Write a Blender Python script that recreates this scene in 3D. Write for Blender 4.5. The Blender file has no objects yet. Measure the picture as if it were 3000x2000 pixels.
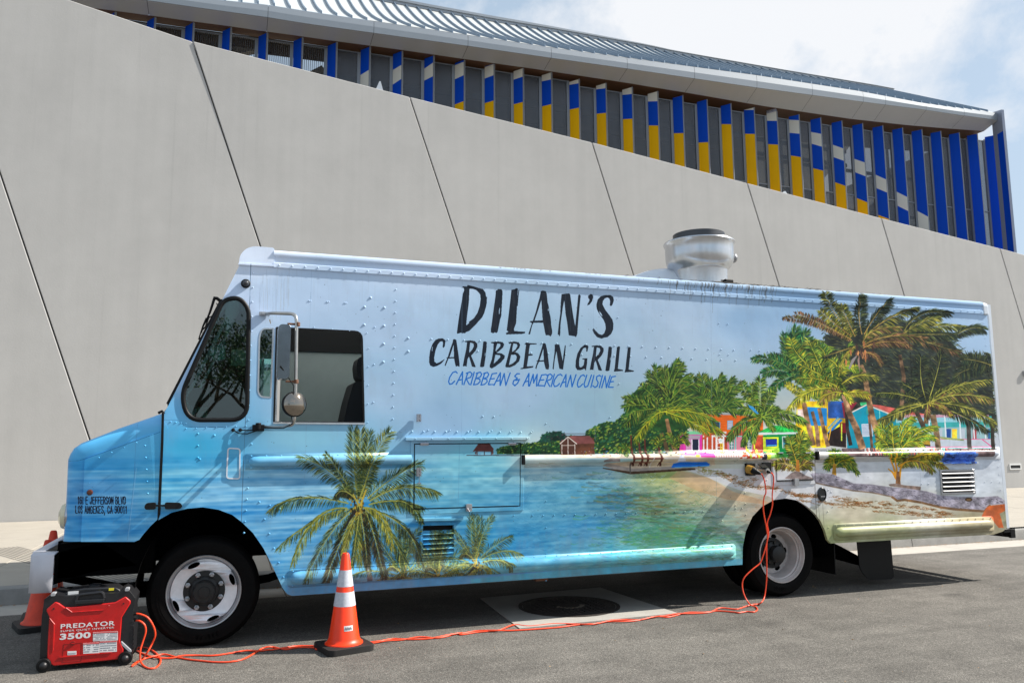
import bpy, bmesh, math, random
import numpy as np
from mathutils import Vector, Matrix
from mathutils.geometry import tessellate_polygon
random.seed(7); np.random.seed(7)
S = bpy.context.scene
COL = S.collection
PI = math.pi

# ------------------------------------------------------------------ camera, world, sun, exposure
F = 2307.0                      # focal length in photo pixels (3000 wide)
def _axes():
    v = np.array([-115.0, -17800.0, F]); x = np.array([6502.0, 257.0, F])
    up = v/np.linalg.norm(v); x -= up*(x@up); x /= np.linalg.norm(x)
    y = np.cross(up, x)
    return np.array([x, y if y[2] > 0 else -y, up])
R = _axes()
EYE = np.array([0, 0, 1.5])
cam = bpy.data.objects.new('camera', bpy.data.cameras.new('camera')); COL.objects.link(cam)
cam.data.sensor_width = 36; cam.data.lens = F/3000*36; cam.data.clip_start = .1; cam.data.clip_end = 3000
_m = Matrix([[R[i, 0], -R[i, 1], -R[i, 2]] for i in range(3)]).to_4x4(); _m.translation = EYE
cam.matrix_world = _m
S.camera = cam
SUN = Vector((1, -.20, .92)).normalized()      # towards the sun
world = bpy.data.worlds.new('World'); S.world = world; world.use_nodes = True
nt = world.node_tree; nt.nodes.clear()
def wn(t, **k):
    n = nt.nodes.new(t)
    for a, b in k.items(): setattr(n, a, b)
    return n
sky = wn('ShaderNodeTexSky', sky_type='NISHITA', sun_disc=False)
sky.sun_elevation = math.asin(SUN.z); sky.sun_rotation = math.atan2(SUN.x, SUN.y); sky.dust_density = 2.0; sky.air_density = 1.0
tc = wn('ShaderNodeTexCoord')
mp = wn('ShaderNodeMapping'); mp.inputs['Scale'].default_value = (1, 1, 1.15); mp.inputs['Location'].default_value = (.35, .1, .22)
n1 = wn('ShaderNodeTexNoise'); n1.inputs['Scale'].default_value = 3.6; n1.inputs['Detail'].default_value = 10; n1.inputs['Roughness'].default_value = .6; n1.inputs['Distortion'].default_value = .12
cr = wn('ShaderNodeValToRGB'); cr.color_ramp.elements[0].position = .47; cr.color_ramp.elements[1].position = .61
mx = wn('ShaderNodeMix', data_type='RGBA'); mx.inputs[7].default_value = (6.3, 6.45, 6.7, 1)
hz = wn('ShaderNodeMix', data_type='RGBA'); hz.inputs[0].default_value = .7; hz.inputs[7].default_value = (3.9, 4.9, 5.9, 1)
bg = wn('ShaderNodeBackground'); bg.inputs[1].default_value = .085
wo = wn('ShaderNodeOutputWorld')
L = nt.links.new
L(tc.outputs['Generated'], mp.inputs[0]); L(mp.outputs[0], n1.inputs['Vector']); 
# a large cloud bank high over the end of the roof adds to the broken cloud everywhere else
def sky_dir(px, py):
    d = R @ np.array([px-1500, py-1000, F]); return d/np.linalg.norm(d)
vd = wn('ShaderNodeVectorMath', operation='DISTANCE'); vd.inputs[1].default_value = sky_dir(2080, -60)
mr = wn('ShaderNodeMapRange'); mr.inputs[1].default_value = .06; mr.inputs[2].default_value = .40; mr.inputs[3].default_value = .15; mr.inputs[4].default_value = -.05
ad = wn('ShaderNodeMath', operation='ADD')
L(tc.outputs['Generated'], vd.inputs[0]); L(vd.outputs['Value'], mr.inputs[0]); L(n1.outputs['Fac'], ad.inputs[0]); L(mr.outputs[0], ad.inputs[1])
L(ad.outputs[0], cr.inputs[0]); L(sky.outputs[0], hz.inputs[6]); L(hz.outputs[2], mx.inputs[6]); L(cr.outputs[0], mx.inputs[0])
L(mx.outputs[2], bg.inputs[0]); L(bg.outputs[0], wo.inputs[0])
sl = bpy.data.lights.new('sun', 'SUN'); sl.energy = 5.0; sl.angle = math.radians(.53); sl.color = (1, .95, .87)
so = bpy.data.objects.new('sun', sl); COL.objects.link(so); so.rotation_euler = SUN.to_track_quat('Z', 'Y').to_euler(); so.location = (10, -3, 20)
S.view_settings.view_transform = 'Standard'; S.view_settings.look = 'None'; S.view_settings.gamma = 1
S.view_settings.exposure = 0.78; S.view_settings.use_curve_mapping = False

# ------------------------------------------------------------------ measuring: a sight line from the photograph meets a real plane
def ray(px, py): return R @ np.array([px-1500.0, py-1000.0, F])
def onY(px, py, Y): d = ray(px, py); return d*(Y/d[1])+EYE
def onX(px, py, X): d = ray(px, py); return d*(X/d[0])+EYE
def onZ(px, py, Z=0.0): d = ray(px, py); return d*((Z-EYE[2])/d[2])+EYE
YS = 6.45                       # near side of the truck
GAIN = 1.12                      # reflectance of the printed film against the colours drawn
def T(px, py): p = onY(px, py, YS); return (p[0], p[2])

# ------------------------------------------------------------------ materials
def lin(c): return tuple(((v/255)/12.92 if v/255 <= .04045 else ((v/255+.055)/1.055)**2.4) for v in c)
def mat(name, c, rough=.6, metal=0, var=.0, vscale=6, bump=0, bscale=200, srgb=True, spec=.5, coat=0, stretch=None, emit=None, alpha=None, detail=6):
    m = bpy.data.materials.new(name); m.use_nodes = True; t = m.node_tree; b = t.nodes['Principled BSDF']
    col = lin(c) if srgb else c
    b.inputs['Base Color'].default_value = (*col, 1); b.inputs['Roughness'].default_value = rough; b.inputs['Metallic'].default_value = metal
    b.inputs['Specular IOR Level'].default_value = spec; b.inputs['Coat Weight'].default_value = coat
    co = t.nodes.new('ShaderNodeTexCoord'); mpn = t.nodes.new('ShaderNodeMapping'); t.links.new(co.outputs['Object'], mpn.inputs[0])
    if stretch: mpn.inputs['Scale'].default_value = stretch
    if var > 0:
        n = t.nodes.new('ShaderNodeTexNoise'); n.inputs['Scale'].default_value = vscale; n.inputs['Detail'].default_value = detail; n.inputs['Roughness'].default_value = .65
        t.links.new(mpn.outputs[0], n.inputs['Vector'])
        r = t.nodes.new('ShaderNodeMapRange'); r.inputs[1].default_value = .3; r.inputs[2].default_value = .7; r.inputs[3].default_value = 1-var; r.inputs[4].default_value = 1+var
        mu = t.nodes.new('ShaderNodeVectorMath'); mu.operation = 'SCALE'; mu.inputs[0].default_value = col
        t.links.new(n.outputs['Fac'], r.inputs[0]); t.links.new(r.outputs[0], mu.inputs['Scale']); t.links.new(mu.outputs[0], b.inputs['Base Color'])
    if bump > 0:
        n = t.nodes.new('ShaderNodeTexNoise'); n.inputs['Scale'].default_value = bscale; n.inputs['Detail'].default_value = 4
        bp = t.nodes.new('ShaderNodeBump'); bp.inputs['Strength'].default_value = bump; bp.inputs['Distance'].default_value = .01
        t.links.new(mpn.outputs[0], n.inputs['Vector']); t.links.new(n.outputs['Fac'], bp.inputs['Height']); t.links.new(bp.outputs[0], b.inputs['Normal'])
    if alpha is not None: b.inputs['Alpha'].default_value = alpha
    return m
def glass(name, tint, refl=1.0, rough=.02, dirt=None):
    m = bpy.data.materials.new(name); m.use_nodes = True; t = m.node_tree; t.nodes.clear()
    o = t.nodes.new('ShaderNodeOutputMaterial'); g = t.nodes.new('ShaderNodeBsdfGlossy'); g.inputs['Roughness'].default_value = rough
    tr = t.nodes.new('ShaderNodeBsdfTransparent'); tr.inputs[0].default_value = (*tint, 1)
    f = t.nodes.new('ShaderNodeFresnel'); f.inputs[0].default_value = 1.5; mx = t.nodes.new('ShaderNodeMixShader')
    mu = t.nodes.new('ShaderNodeMath'); mu.operation = 'MULTIPLY'; mu.inputs[1].default_value = refl; t.links.new(f.outputs[0], mu.inputs[0])
    t.links.new(mu.outputs[0], mx.inputs[0]); t.links.new(tr.outputs[0], mx.inputs[1]); t.links.new(g.outputs[0], mx.inputs[2]); t.links.new(mx.outputs[0], o.inputs[0])
    return m

# ------------------------------------------------------------------ mesh building
class MB:
    def __init__(s): s.v = []; s.f = []; s.m = []
    def add(s, vs, fs, mi=0):
        o = len(s.v); s.v += [tuple(map(float, p)) for p in vs]; s.f += [tuple(i+o for i in f) for f in fs]; s.m += [mi]*len(fs); return s
    def box(s, a, b, mi=0):
        (x0, y0, z0), (x1, y1, z1) = a, b
        v = [(x0,y0,z0),(x1,y0,z0),(x1,y1,z0),(x0,y1,z0),(x0,y0,z1),(x1,y0,z1),(x1,y1,z1),(x0,y1,z1)]
        return s.add(v, [(0,3,2,1),(4,5,6,7),(0,1,5,4),(1,2,6,5),(2,3,7,6),(3,0,4,7)], mi)
    def cbox(s, c, d, mi=0): return s.box([c[i]-d[i]/2 for i in range(3)], [c[i]+d[i]/2 for i in range(3)], mi)
    def prism(s, rings, y0, y1, mi=0, ax=1):
        """rings of (x,z), the first the outline, the rest holes; extruded from y0 to y1"""
        if not isinstance(rings[0][0], (tuple, list, np.ndarray)): rings = [rings]
        if len(rings) == 2 and len(rings[0]) == len(rings[1]):      # a plain frame: strips of quads, no triangulation
            A, B = rings; k = len(A); Q = lambda p, y: (p[0], y, p[1]) if ax == 1 else ((y, p[0], p[1]) if ax == 0 else (p[0], p[1], y))
            vs = [Q(p, y) for y in (y0, y1) for r in (A, B) for p in r]; fs = []
            for j in range(k):
                n_ = (j+1) % k
                fs += [(j, n_, k+n_, k+j), (2*k+j, 3*k+j, 3*k+n_, 2*k+n_), (j, 2*k+j, 2*k+n_, n_), (k+j, k+n_, 3*k+n_, 3*k+j)]
            return s.add(vs, fs, mi)
        rr = []
        for i, r in enumerate(rings):
            a = sum(r[j][0]*r[(j+1) % len(r)][1]-r[(j+1) % len(r)][0]*r[j][1] for j in range(len(r)))
            r = list(r)
            if (a < 0) == (i == 0): r = r[::-1]
            rr.append(r)
        def P(x, z, y): return (x, y, z) if ax == 1 else ((y, x, z) if ax == 0 else (x, z, y))
        flat = [p for r in rr for p in r]; n = len(flat)
        tri = tessellate_polygon([[Vector((p[0], p[1], 0)) for p in r] for r in rr])
        def fy(p): return (y0(p[0]) if callable(y0) else y0)
        def fy1(p): return (y1(p[0]) if callable(y1) else y1)
        vs = [P(p[0], p[1], fy(p)) for p in flat]+[P(p[0], p[1], fy1(p)) for p in flat]
        fs = []
        for t3 in tri:
            a, b, c = t3; A, B, C = flat[a], flat[b], flat[c]
            cr_ = (B[0]-A[0])*(C[1]-A[1])-(B[1]-A[1])*(C[0]-A[0])
            if cr_ < 0: a, c = c, a
            fs += [(a, b, c), (c+n, b+n, a+n)]
        o = 0
        for r in rr:
            k = len(r)
            for j in range(k): fs.append((o+j, o+j+n, o+(j+1) % k+n, o+(j+1) % k))
            o += k
        return s.add(vs, fs, mi)
    def tube(s, pts, r, seg=8, mi=0, cap=True, smooth=None):
        pts = [Vector(p) for p in pts]; n = len(pts); rs = r if isinstance(r, (list, tuple)) else [r]*n
        vs = []; up = Vector((0, 0, 1))
        d0 = (pts[1]-pts[0]).normalized(); a = d0.cross(up)
        if a.length < .1: a = d0.cross(Vector((1, 0, 0)))
        a.normalize()
        for i, p in enumerate(pts):
            d = ((pts[min(i+1, n-1)]-pts[max(i-1, 0)])).normalized()
            a = (a-d*a.dot(d)).normalized(); b = d.cross(a)
            for k in range(seg):
                t = 2*PI*k/seg; vs.append(p+(a*math.cos(t)+b*math.sin(t))*rs[i])
        fs = [(i*seg+k, i*seg+(k+1) % seg, (i+1)*seg+(k+1) % seg, (i+1)*seg+k) for i in range(n-1) for k in range(seg)]
        if cap: fs += [tuple(range(seg))[::-1], tuple((n-1)*seg+k for k in range(seg))]
        return s.add(vs, fs, mi)
    def lathe(s, prof, c, axis='z', seg=32, mi=0, a0=0, closed=False, cap=False):
        """prof of (radius, height along the axis)"""
        vs = []
        for r, h in prof:
            for k in range(seg):
                t = 2*PI*k/seg+a0; x, y = r*math.cos(t), r*math.sin(t)
                vs.append({'z': (c[0]+x, c[1]+y, c[2]+h), 'y': (c[0]+x, c[1]+h, c[2]+y), 'x': (c[0]+h, c[1]+x, c[2]+y)}[axis])
        n = len(prof); fs = []
        for i in range(n-1 if not closed else n):
            j = (i+1) % n
            for k in range(seg): fs.append((i*seg+k, i*seg+(k+1) % seg, j*seg+(k+1) % seg, j*seg+k))
        if cap:
            if prof[0][0] > 1e-5: fs.append(tuple(range(seg))[::-1])
            if prof[-1][0] > 1e-5: fs.append(tuple((n-1)*seg+k for k in range(seg)))
        return s.add(vs, fs, mi)
    def extrude(s, prof, x0, x1, mi=0, cap=True):
        """prof of (y,z), swept along x"""
        n = len(prof); vs = [(x0, p[0], p[1]) for p in prof]+[(x1, p[0], p[1]) for p in prof]
        fs = [(i, i+1, i+1+n, i+n) for i in range(n-1)]
        if cap: fs += [(n-1, 0, n, 2*n-1), tuple(range(n))[::-1], tuple(range(n, 2*n))]
        return s.add(vs, fs, mi)
    def dome(s, c, r, h, nrm='y', mi=0):
        seg = 8; vs = []
        for rr, hh in ((1, 0), (.8, .6), (.35, .95)):
            for k in range(seg):
                t = 2*PI*k/seg; vs.append((c[0]+r*rr*math.cos(t), c[1]-h*hh, c[2]+r*rr*math.sin(t)))
        vs.append((c[0], c[1]-h, c[2]))
        fs = [(i*seg+k, i*seg+(k+1) % seg, (i+1)*seg+(k+1) % seg, (i+1)*seg+k) for i in range(2) for k in range(seg)]+[(2*seg+k, 2*seg+(k+1) % seg, 3*seg) for k in range(seg)]
        return s.add(vs, fs, mi)
def obj(name, mb, m, parent=None, label=None, kind=None, smooth=False, bevel=0, bseg=2, uv=False, cat=None, group=None, fix=True, sub=0):
    me = bpy.data.meshes.new(name); me.from_pydata(mb.v, [], mb.f)
    ms = m if isinstance(m, (list, tuple)) else [m]
    for x in ms: me.materials.append(x)
    me.polygons.foreach_set('material_index', mb.m)
    if fix or bevel:
        b = bmesh.new(); b.from_mesh(me)
        if fix: bmesh.ops.remove_doubles(b, verts=b.verts, dist=1e-5); bmesh.ops.recalc_face_normals(b, faces=b.faces)
        b.to_mesh(me); b.free()
    if uv:
        ul = me.uv_layers.new(name='UVMap'); n = len(me.loops); vi = np.empty(n, np.int32); me.loops.foreach_get('vertex_index', vi)
        co = np.empty(len(me.vertices)*3, np.float32); me.vertices.foreach_get('co', co); co = co.reshape(-1, 3)[vi]
        u = np.stack([(co[:, 0]-CX0)/(CX1-CX0), (co[:, 2]-CZ0)/(CZ1-CZ0)], 1).astype(np.float32); ul.data.foreach_set('uv', u.ravel())
    if smooth: me.polygons.foreach_set('use_smooth', [True]*len(me.polygons))
    o = bpy.data.objects.new(name, me); COL.objects.link(o)
    if smooth and smooth != 'all':
        try: me.set_sharp_from_angle(angle=math.radians(40))
        except Exception: pass
    if bevel:
        md = o.modifiers.new('bevel', 'BEVEL'); md.width = bevel; md.segments = bseg; md.limit_method = 'ANGLE'; md.angle_limit = math.radians(40)
    if sub:
        md = o.modifiers.new('sub', 'SUBSURF'); md.levels = md.render_levels = sub
    if parent is not None:
        o.parent = parent
        if parent.type == 'EMPTY': o.matrix_parent_inverse = Matrix.Translation(-parent.location)
    if label: o['label'] = label
    if kind: o['kind'] = kind
    if cat: o['category'] = cat
    if group: o['group'] = group
    return o
def thing(name, label, cat, loc=(0, 0, 0), group=None):
    o = bpy.data.objects.new(name, None); COL.objects.link(o); o.location = loc; o.empty_display_size = .2
    o['label'] = label; o['category'] = cat
    if group: o['group'] = group
    return o
def rounded(x0, z0, x1, z1, r, n=5):
    out = []
    for cx, cz, a in ((x1-r, z1-r, 0), (x0+r, z1-r, 90), (x0+r, z0+r, 180), (x1-r, z0+r, 270)):
        for k in range(n+1):
            t = math.radians(a+90*k/n); out.append((cx+r*math.cos(t), cz+r*math.sin(t)))
    return out
def rpoly(pts, r, n=5):
    """round the corners of a polygon; r one radius or one per corner"""
    out = []; N = len(pts)
    for i in range(N):
        p = Vector((*pts[i], 0)); a = Vector((*pts[i-1], 0)); b = Vector((*pts[(i+1) % N], 0)); rr = r[i] if isinstance(r, (list, tuple)) else r
        da = (a-p); db = (b-p); rr = min(rr, da.length*.48, db.length*.48); A = p+da.normalized()*rr; B = p+db.normalized()*rr
        for k in range(n+1):
            t = k/n; q = A*(1-t)**2+p*2*t*(1-t)+B*t*t; out.append((q.x, q.y))
    return out
def grow(pts, d):
    """offset a closed polygon outward by d"""
    N = len(pts); a = sum(pts[j][0]*pts[(j+1) % N][1]-pts[(j+1) % N][0]*pts[j][1] for j in range(N)); sgn = 1 if a > 0 else -1; out = []
    for i in range(N):
        p0, p, p1 = pts[i-1], pts[i], pts[(i+1) % N]
        n1_ = Vector((p[1]-p0[1], -(p[0]-p0[0]))); n2_ = Vector((p1[1]-p[1], -(p1[0]-p[0])))
        n_ = (n1_.normalized() if n1_.length > 1e-9 else Vector((0, 0)))+(n2_.normalized() if n2_.length > 1e-9 else Vector((0, 0)))
        if n_.length < 1e-6: out.append(p); continue
        n_.normalize(); out.append((p[0]+n_.x*d*sgn, p[1]+n_.y*d*sgn))
    return out
# ------------------------------------------------------------------ the printed wrap of the truck, drawn here as a flat print
CX0, CX1, CZ0, CZ1 = -1.35, 8.35, .2, 3.2
PPM = 440
CW, CH = int((CX1-CX0)*PPM), int((CZ1-CZ0)*PPM)
_R, _f = R, F
def C(p):
    """photo pixels -> canvas pixels, on the plane of the truck's side"""
    p = np.asarray(p, float).reshape(-1, 2)
    d = np.stack([p[:, 0]-1500, p[:, 1]-1000, np.full(len(p), _f)], 1)@_R.T
    t = YS/d[:, 1]
    return np.stack([(d[:, 0]*t-CX0)*PPM, (d[:, 2]*t+1.5-CZ0)*PPM], 1)
def resize(a, h, w):
    y = np.linspace(0, a.shape[0]-1.001, h); x = np.linspace(0, a.shape[1]-1.001, w)
    y0 = y.astype(int); x0 = x.astype(int); fy = (y-y0)[:, None]; fx = (x-x0)[None]
    if a.ndim == 3: fy = fy[..., None]; fx = fx[..., None]
    fy = fy*fy*(3-2*fy); fx = fx*fx*(3-2*fx)
    A = a[y0][:, x0]; B = a[y0][:, x0+1]; D = a[y0+1][:, x0]; E = a[y0+1][:, x0+1]
    return (A*(1-fx)+B*fx)*(1-fy)+(D*(1-fx)+E*fx)*fy
rng = np.random.default_rng(3)
def noise(sx, sz, octs=3):
    """sx, sz: size in metres of the largest lumps"""
    out = np.zeros((CH, CW), np.float32); amp = 1; tot = 0
    for o in range(octs):
        h = max(3, int((CZ1-CZ0)/sz*2**o)+2); w = max(3, int((CX1-CX0)/sx*2**o)+2)
        h = min(h, CH//2); w = min(w, CW//2)
        out += amp*resize(rng.random((h, w)).astype(np.float32), CH, CW); tot += amp; amp *= .55
    return out/tot-.5
KEY = np.array([
 (750,740,214,225,243),(650,900,190,208,234),(560,1100,165,196,230),(900,850,180,202,228),(1200,760,196,212,234),(1100,950,170,194,220),(1500,1150,160,186,210),(1300,1230,146,178,207),
 (900,1200,150,186,217),(600,1230,120,178,217),(1800,800,184,204,228),(2000,900,174,194,216),(1900,1030,160,184,206),(2200,950,150,180,210),(2350,900,146,178,210),
 (1700,1250,148,179,199),(2870,930,168,196,226),(2780,900,160,190,222),(1150,1150,160,188,214),(2100,850,170,196,224),
 (500,1260,82,168,213),(560,1300,60,164,207),(300,1330,82,168,217),(330,1280,88,174,221),(460,1230,110,178,224),(260,1450,88,160,213),(250,1560,60,148,207),(650,1450,110,176,217),(500,1400,78,164,207),
 (900,1280,132,188,213),(900,1370,108,164,199),(800,1500,98,164,207),(800,1600,82,156,205),(900,1700,98,168,205),(1100,1600,74,146,193),(1100,1500,82,154,197),
 (1400,1350,110,180,201),(1350,1450,98,168,195),(1450,1500,80,154,191),(1500,1600,58,144,191),(1500,1680,82,172,201),(1300,1700,94,168,203),
 (1700,1430,98,164,189),(1700,1550,70,144,185),(1800,1640,78,168,187),(1800,1480,68,124,149),(1950,1380,166,176,103),(2020,1440,176,170,127),(1930,1470,108,140,119),
 (1950,1560,74,140,119),(2000,1610,90,180,185),(2120,1540,140,166,151),(2100,1650,88,178,189),(2160,1460,174,168,145),(2150,1400,198,202,195),(2060,1400,186,178,151),
 (2220,1500,178,168,150),(2300,1400,206,206,208),(2450,1440,206,206,206),(2500,1400,200,202,208),(2500,1500,200,190,166),(2450,1570,158,164,116),(2600,1570,170,172,132),
 (2700,1500,198,192,176),(2850,1540,160,150,120),(2700,1380,188,196,208),(2850,1420,206,212,220),(2880,1350,200,206,216),(2000,1340,220,210,195),(1750,1350,148,180,189),(2300,1350,214,200,190),(1600,1330,188,204,204)], float)
def field():
    gh, gw = 60, 194
    xs = np.linspace(0, CW, gw); ys = np.linspace(0, CH, gh); X, Y = np.meshgrid(xs, ys)
    P = C(KEY[:, :2]); num = np.zeros((gh, gw, 3)); den = np.zeros((gh, gw))
    for (x, y), c in zip(P, KEY[:, 2:]):
        d2 = ((X-x)*.8)**2+((Y-y)*1.5)**2+500; w = d2**-1.7; num += w[..., None]*c; den += w
    return resize(num/den[..., None], CH, CW)/255.0
CV = field().astype(np.float32)
def fill(pts, c, a=1.0, holes=(), nz=0.0, canvas=False):
    rings = [np.asarray(pts, float) if canvas else C(pts)]+[np.asarray(h, float) if canvas else C(h) for h in holes]
    P = rings[0]; x0 = max(0, int(P[:, 0].min())); x1 = min(CW, int(P[:, 0].max())+2); y0 = max(0, int(P[:, 1].min())); y1 = min(CH, int(P[:, 1].max())+2)
    if x1 <= x0 or y1 <= y0: return
    X = np.arange(x0, x1)[None]+.5; Y = np.arange(y0, y1)[:, None]+.5; m = np.zeros((y1-y0, x1-x0), bool)
    for r in rings:
        q = np.roll(r, -1, 0)
        for (ax, ay), (bx, by) in zip(r, q):
            if ay == by: continue
            m ^= ((ay > Y) != (by > Y)) & (X < (bx-ax)*(Y-ay)/(by-ay)+ax)
    reg = CV[y0:y1, x0:x1]; col = np.array(c, np.float32)/255
    if nz: 
        k = 1+nz*(NZ[y0:y1, x0:x1][m])*2; v = np.clip(col[None]*k[:, None], 0, 1)
    else: v = col
    reg[m] = reg[m]*(1-a)+v*a
def line(pts, w, c, a=1.0, nz=0):
    """w in photo pixels, or (w0, w1)"""
    p = np.asarray(pts, float); n = len(p)
    if not isinstance(w, (list, tuple)): w = (w, w)
    ws = np.linspace(w[0], w[1], n) if len(w) == 2 else np.asarray(w, float)
    t = np.gradient(p, axis=0); t /= (np.linalg.norm(t, axis=1)[:, None]+1e-9); nn = np.stack([-t[:, 1], t[:, 0]], 1)
    fill(np.concatenate([p+nn*ws[:, None]/2, (p-nn*ws[:, None]/2)[::-1]]), c, a, nz=nz)
def bez(a, b, c, n=14):
    t = np.linspace(0, 1, n)[:, None]; a, b, c = (np.asarray(q, float) for q in (a, b, c)); return a*(1-t)**2+b*2*t*(1-t)+c*t*t
def stroke(pts, w, c):
    """even strokes with round joints, for lettering"""
    p = np.asarray(pts, float)
    for a, b in zip(p[:-1], p[1:]):
        d = b-a; d /= np.linalg.norm(d)+1e-9; n = np.array([-d[1], d[0]])*w/2; fill([a+n, b+n, b-n, a-n], c)
    for a in p: fill([(a[0]+w/2*math.cos(t), a[1]+w/2*math.sin(t)) for t in np.linspace(0, 2*PI, 9)[:-1]], c)
NZ = noise(.08, .06, 4)
W1 = noise(1.6, .05, 3); W2 = noise(.5, .022, 3); BL = noise(2.2, .5, 4); FN = noise(.09, .03, 2)
YY, XX = np.mgrid[0:CH, 0:CW].astype(np.float32); ZM = YY/PPM+CZ0; XM = XX/PPM+CX0
def sst(a, b, x): t = np.clip((x-a)/(b-a), 0, 1); return t*t*(3-2*t)
water = (1-sst(1.25, 1.5, ZM))*(1-sst(3.8, 4.3, XM)*sst(1.05, 1.3, ZM))*(1-sst(4.6, 5.3, XM))
leftw = 1-sst(.8, 2.6, XM)
CV += (water*(.14+.13*leftw))[..., None]*(W1+W2*.9)[..., None]*np.array([1.6, 1.05, .5], np.float32)
CV += (water*.16)[..., None]*FN[..., None]*np.array([1.1, 1.0, .8], np.float32)
skyz = sst(1.5, 1.9, ZM)
CV += (skyz*.10*sst(1, 4, XM))[..., None]*BL[..., None]*np.array([1.4, 1.0, .7], np.float32)
CV += (sst(4.6, 5.2, XM)*(1-sst(1.25, 1.35, ZM))*.10)[..., None]*(FN+NZ)[..., None]
CV = np.clip(CV, 0, 1)
rd = random.Random(5)
# ripples over the shallows
for i in range(2600):
    x = rd.uniform(1500, 2300); y = rd.uniform(1380, 1680)
    if y < 1380+(x-1900)*.25: continue
    g = rd.random(); l = rd.uniform(8, 34)*(.5+(y-1380)/300)
    c = rd.choice([(30,80,70),(50,110,60),(90,70,40),(190,215,225),(150,190,200),(40,110,130),(120,140,70)])
    if x > 2100 and y < 1560: c = rd.choice([(150,110,80),(205,200,190),(170,150,120)])
    if x < 1800: c = rd.choice([(40,100,150),(120,180,215),(50,120,165)])
    line([(x, y), (x+l*.4, y+rd.uniform(1, 5)), (x+l*.7, y-rd.uniform(0, 4)), (x+l, y-rd.uniform(-2, 4))], (rd.uniform(1.2, 3.2), .4), c, rd.uniform(.15, .5)*(.6 if x < 1750 else 1))
for i in range(240):        # weed tint of the near shallows
    x = rd.gauss(1900, 110); y = rd.gauss(1490+(x-1900)*.35, 26); l = rd.uniform(20, 60)
    line([(x, y), (x+l/2, y+3), (x+l, y-1)], (rd.uniform(3, 8), 1), rd.choice([(40,60,70),(90,80,40),(50,110,50),(150,120,60)]), .25)
for i in range(260):
    x = rd.gauss(1950, 120); y = rd.gauss(1570+(x-1900)*.1, 24); l = rd.uniform(14, 50)
    line([(x, y), (x+l/2, y+3), (x+l, y-2)], (rd.uniform(3, 7), 1), rd.choice([(60,140,60),(90,160,70),(50,120,90)]), .3)
# wet sand, edge of the water, dry sand
fill([(1990,1376),(2080,1400),(2150,1440),(2230,1462),(2330,1500),(2260,1480),(2130,1462),(2050,1440),(1960,1400)], (196,150,110), .5, nz=.2)
fill([(1960,1362),(2060,1372),(2180,1372),(2440,1372),(2440,1460),(2330,1500),(2250,1452),(2170,1436),(2120,1418),(2060,1392)], (204,204,208), .85, nz=.06)
# ---- fronds
def frond(b, tip, ctl, ln, pal, n=44, wid=3.0, ang=58, droop=.35, wind=0.0, rach=None, a=1.0, fill_=1.0, under=True):
    if under:
        dk = [tuple(int(v*.42) for v in c) for c in pal]; frond(b, tip, ctl, ln*.86, dk, int(n*.7), wid*1.6, ang+8, droop+.12, wind, None, a, 1.0, False)
    n = int(n*1.8); wid *= .68; pal = [tuple(int(v*k_) for v in c) for c in pal for k_ in (.62, .85, 1.0)]
    P = bez(b, ctl, tip, n+1); Tn = np.gradient(P, axis=0); Tn /= np.linalg.norm(Tn, axis=1)[:, None]+1e-9
    for side in (-1, 1):
        for i in range(2, n+1):
            t = i/n; k = math.sin(min(1, t*1.25+.12)*PI*.62)**.8*(1.0 if t < .85 else 1-(t-.85)*2.2)
            th = math.radians(ang*(1-.55*t))*side; tx, ty = Tn[i]; dx = tx*math.cos(th)-ty*math.sin(th); dy = tx*math.sin(th)+ty*math.cos(th)
            dy += droop+rd.uniform(-.2, .2); dx += wind+rd.uniform(-.18, .18); m_ = math.hypot(dx, dy)+1e-6; l = ln*k*rd.uniform(.75, 1.1)
            x, y = P[i]+np.array([rd.uniform(-2, 2), rd.uniform(-1, 1)]); ex, ey = x+dx/m_*l, y+dy/m_*l+l*.08
            mx_, my_ = x+dx/m_*l*.5-dy/m_*wid*.5, y+dy/m_*l*.5+dx/m_*wid*.5-droop*l*.06
            mx2, my2 = mx_+dy/m_*wid, my_-dx/m_*wid
            fill([(x, y), (mx_, my_), (ex, ey), (mx2, my2)], rd.choice(pal), a)
    if rach: line(P, (rach[1], .8), rach[0])
LG = [(52,74,40),(86,104,50),(120,132,62),(38,58,38),(150,152,74),(70,92,46),(28,44,34)]
YG = [(150,150,50),(186,178,62),(120,128,44),(90,104,40),(204,196,90)]
DG = [(30,44,30),(50,62,36),(78,88,44),(24,32,28),(96,80,44)]
def A7(x, y): return (780+x/2.904, 1240+y/2.904)
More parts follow.
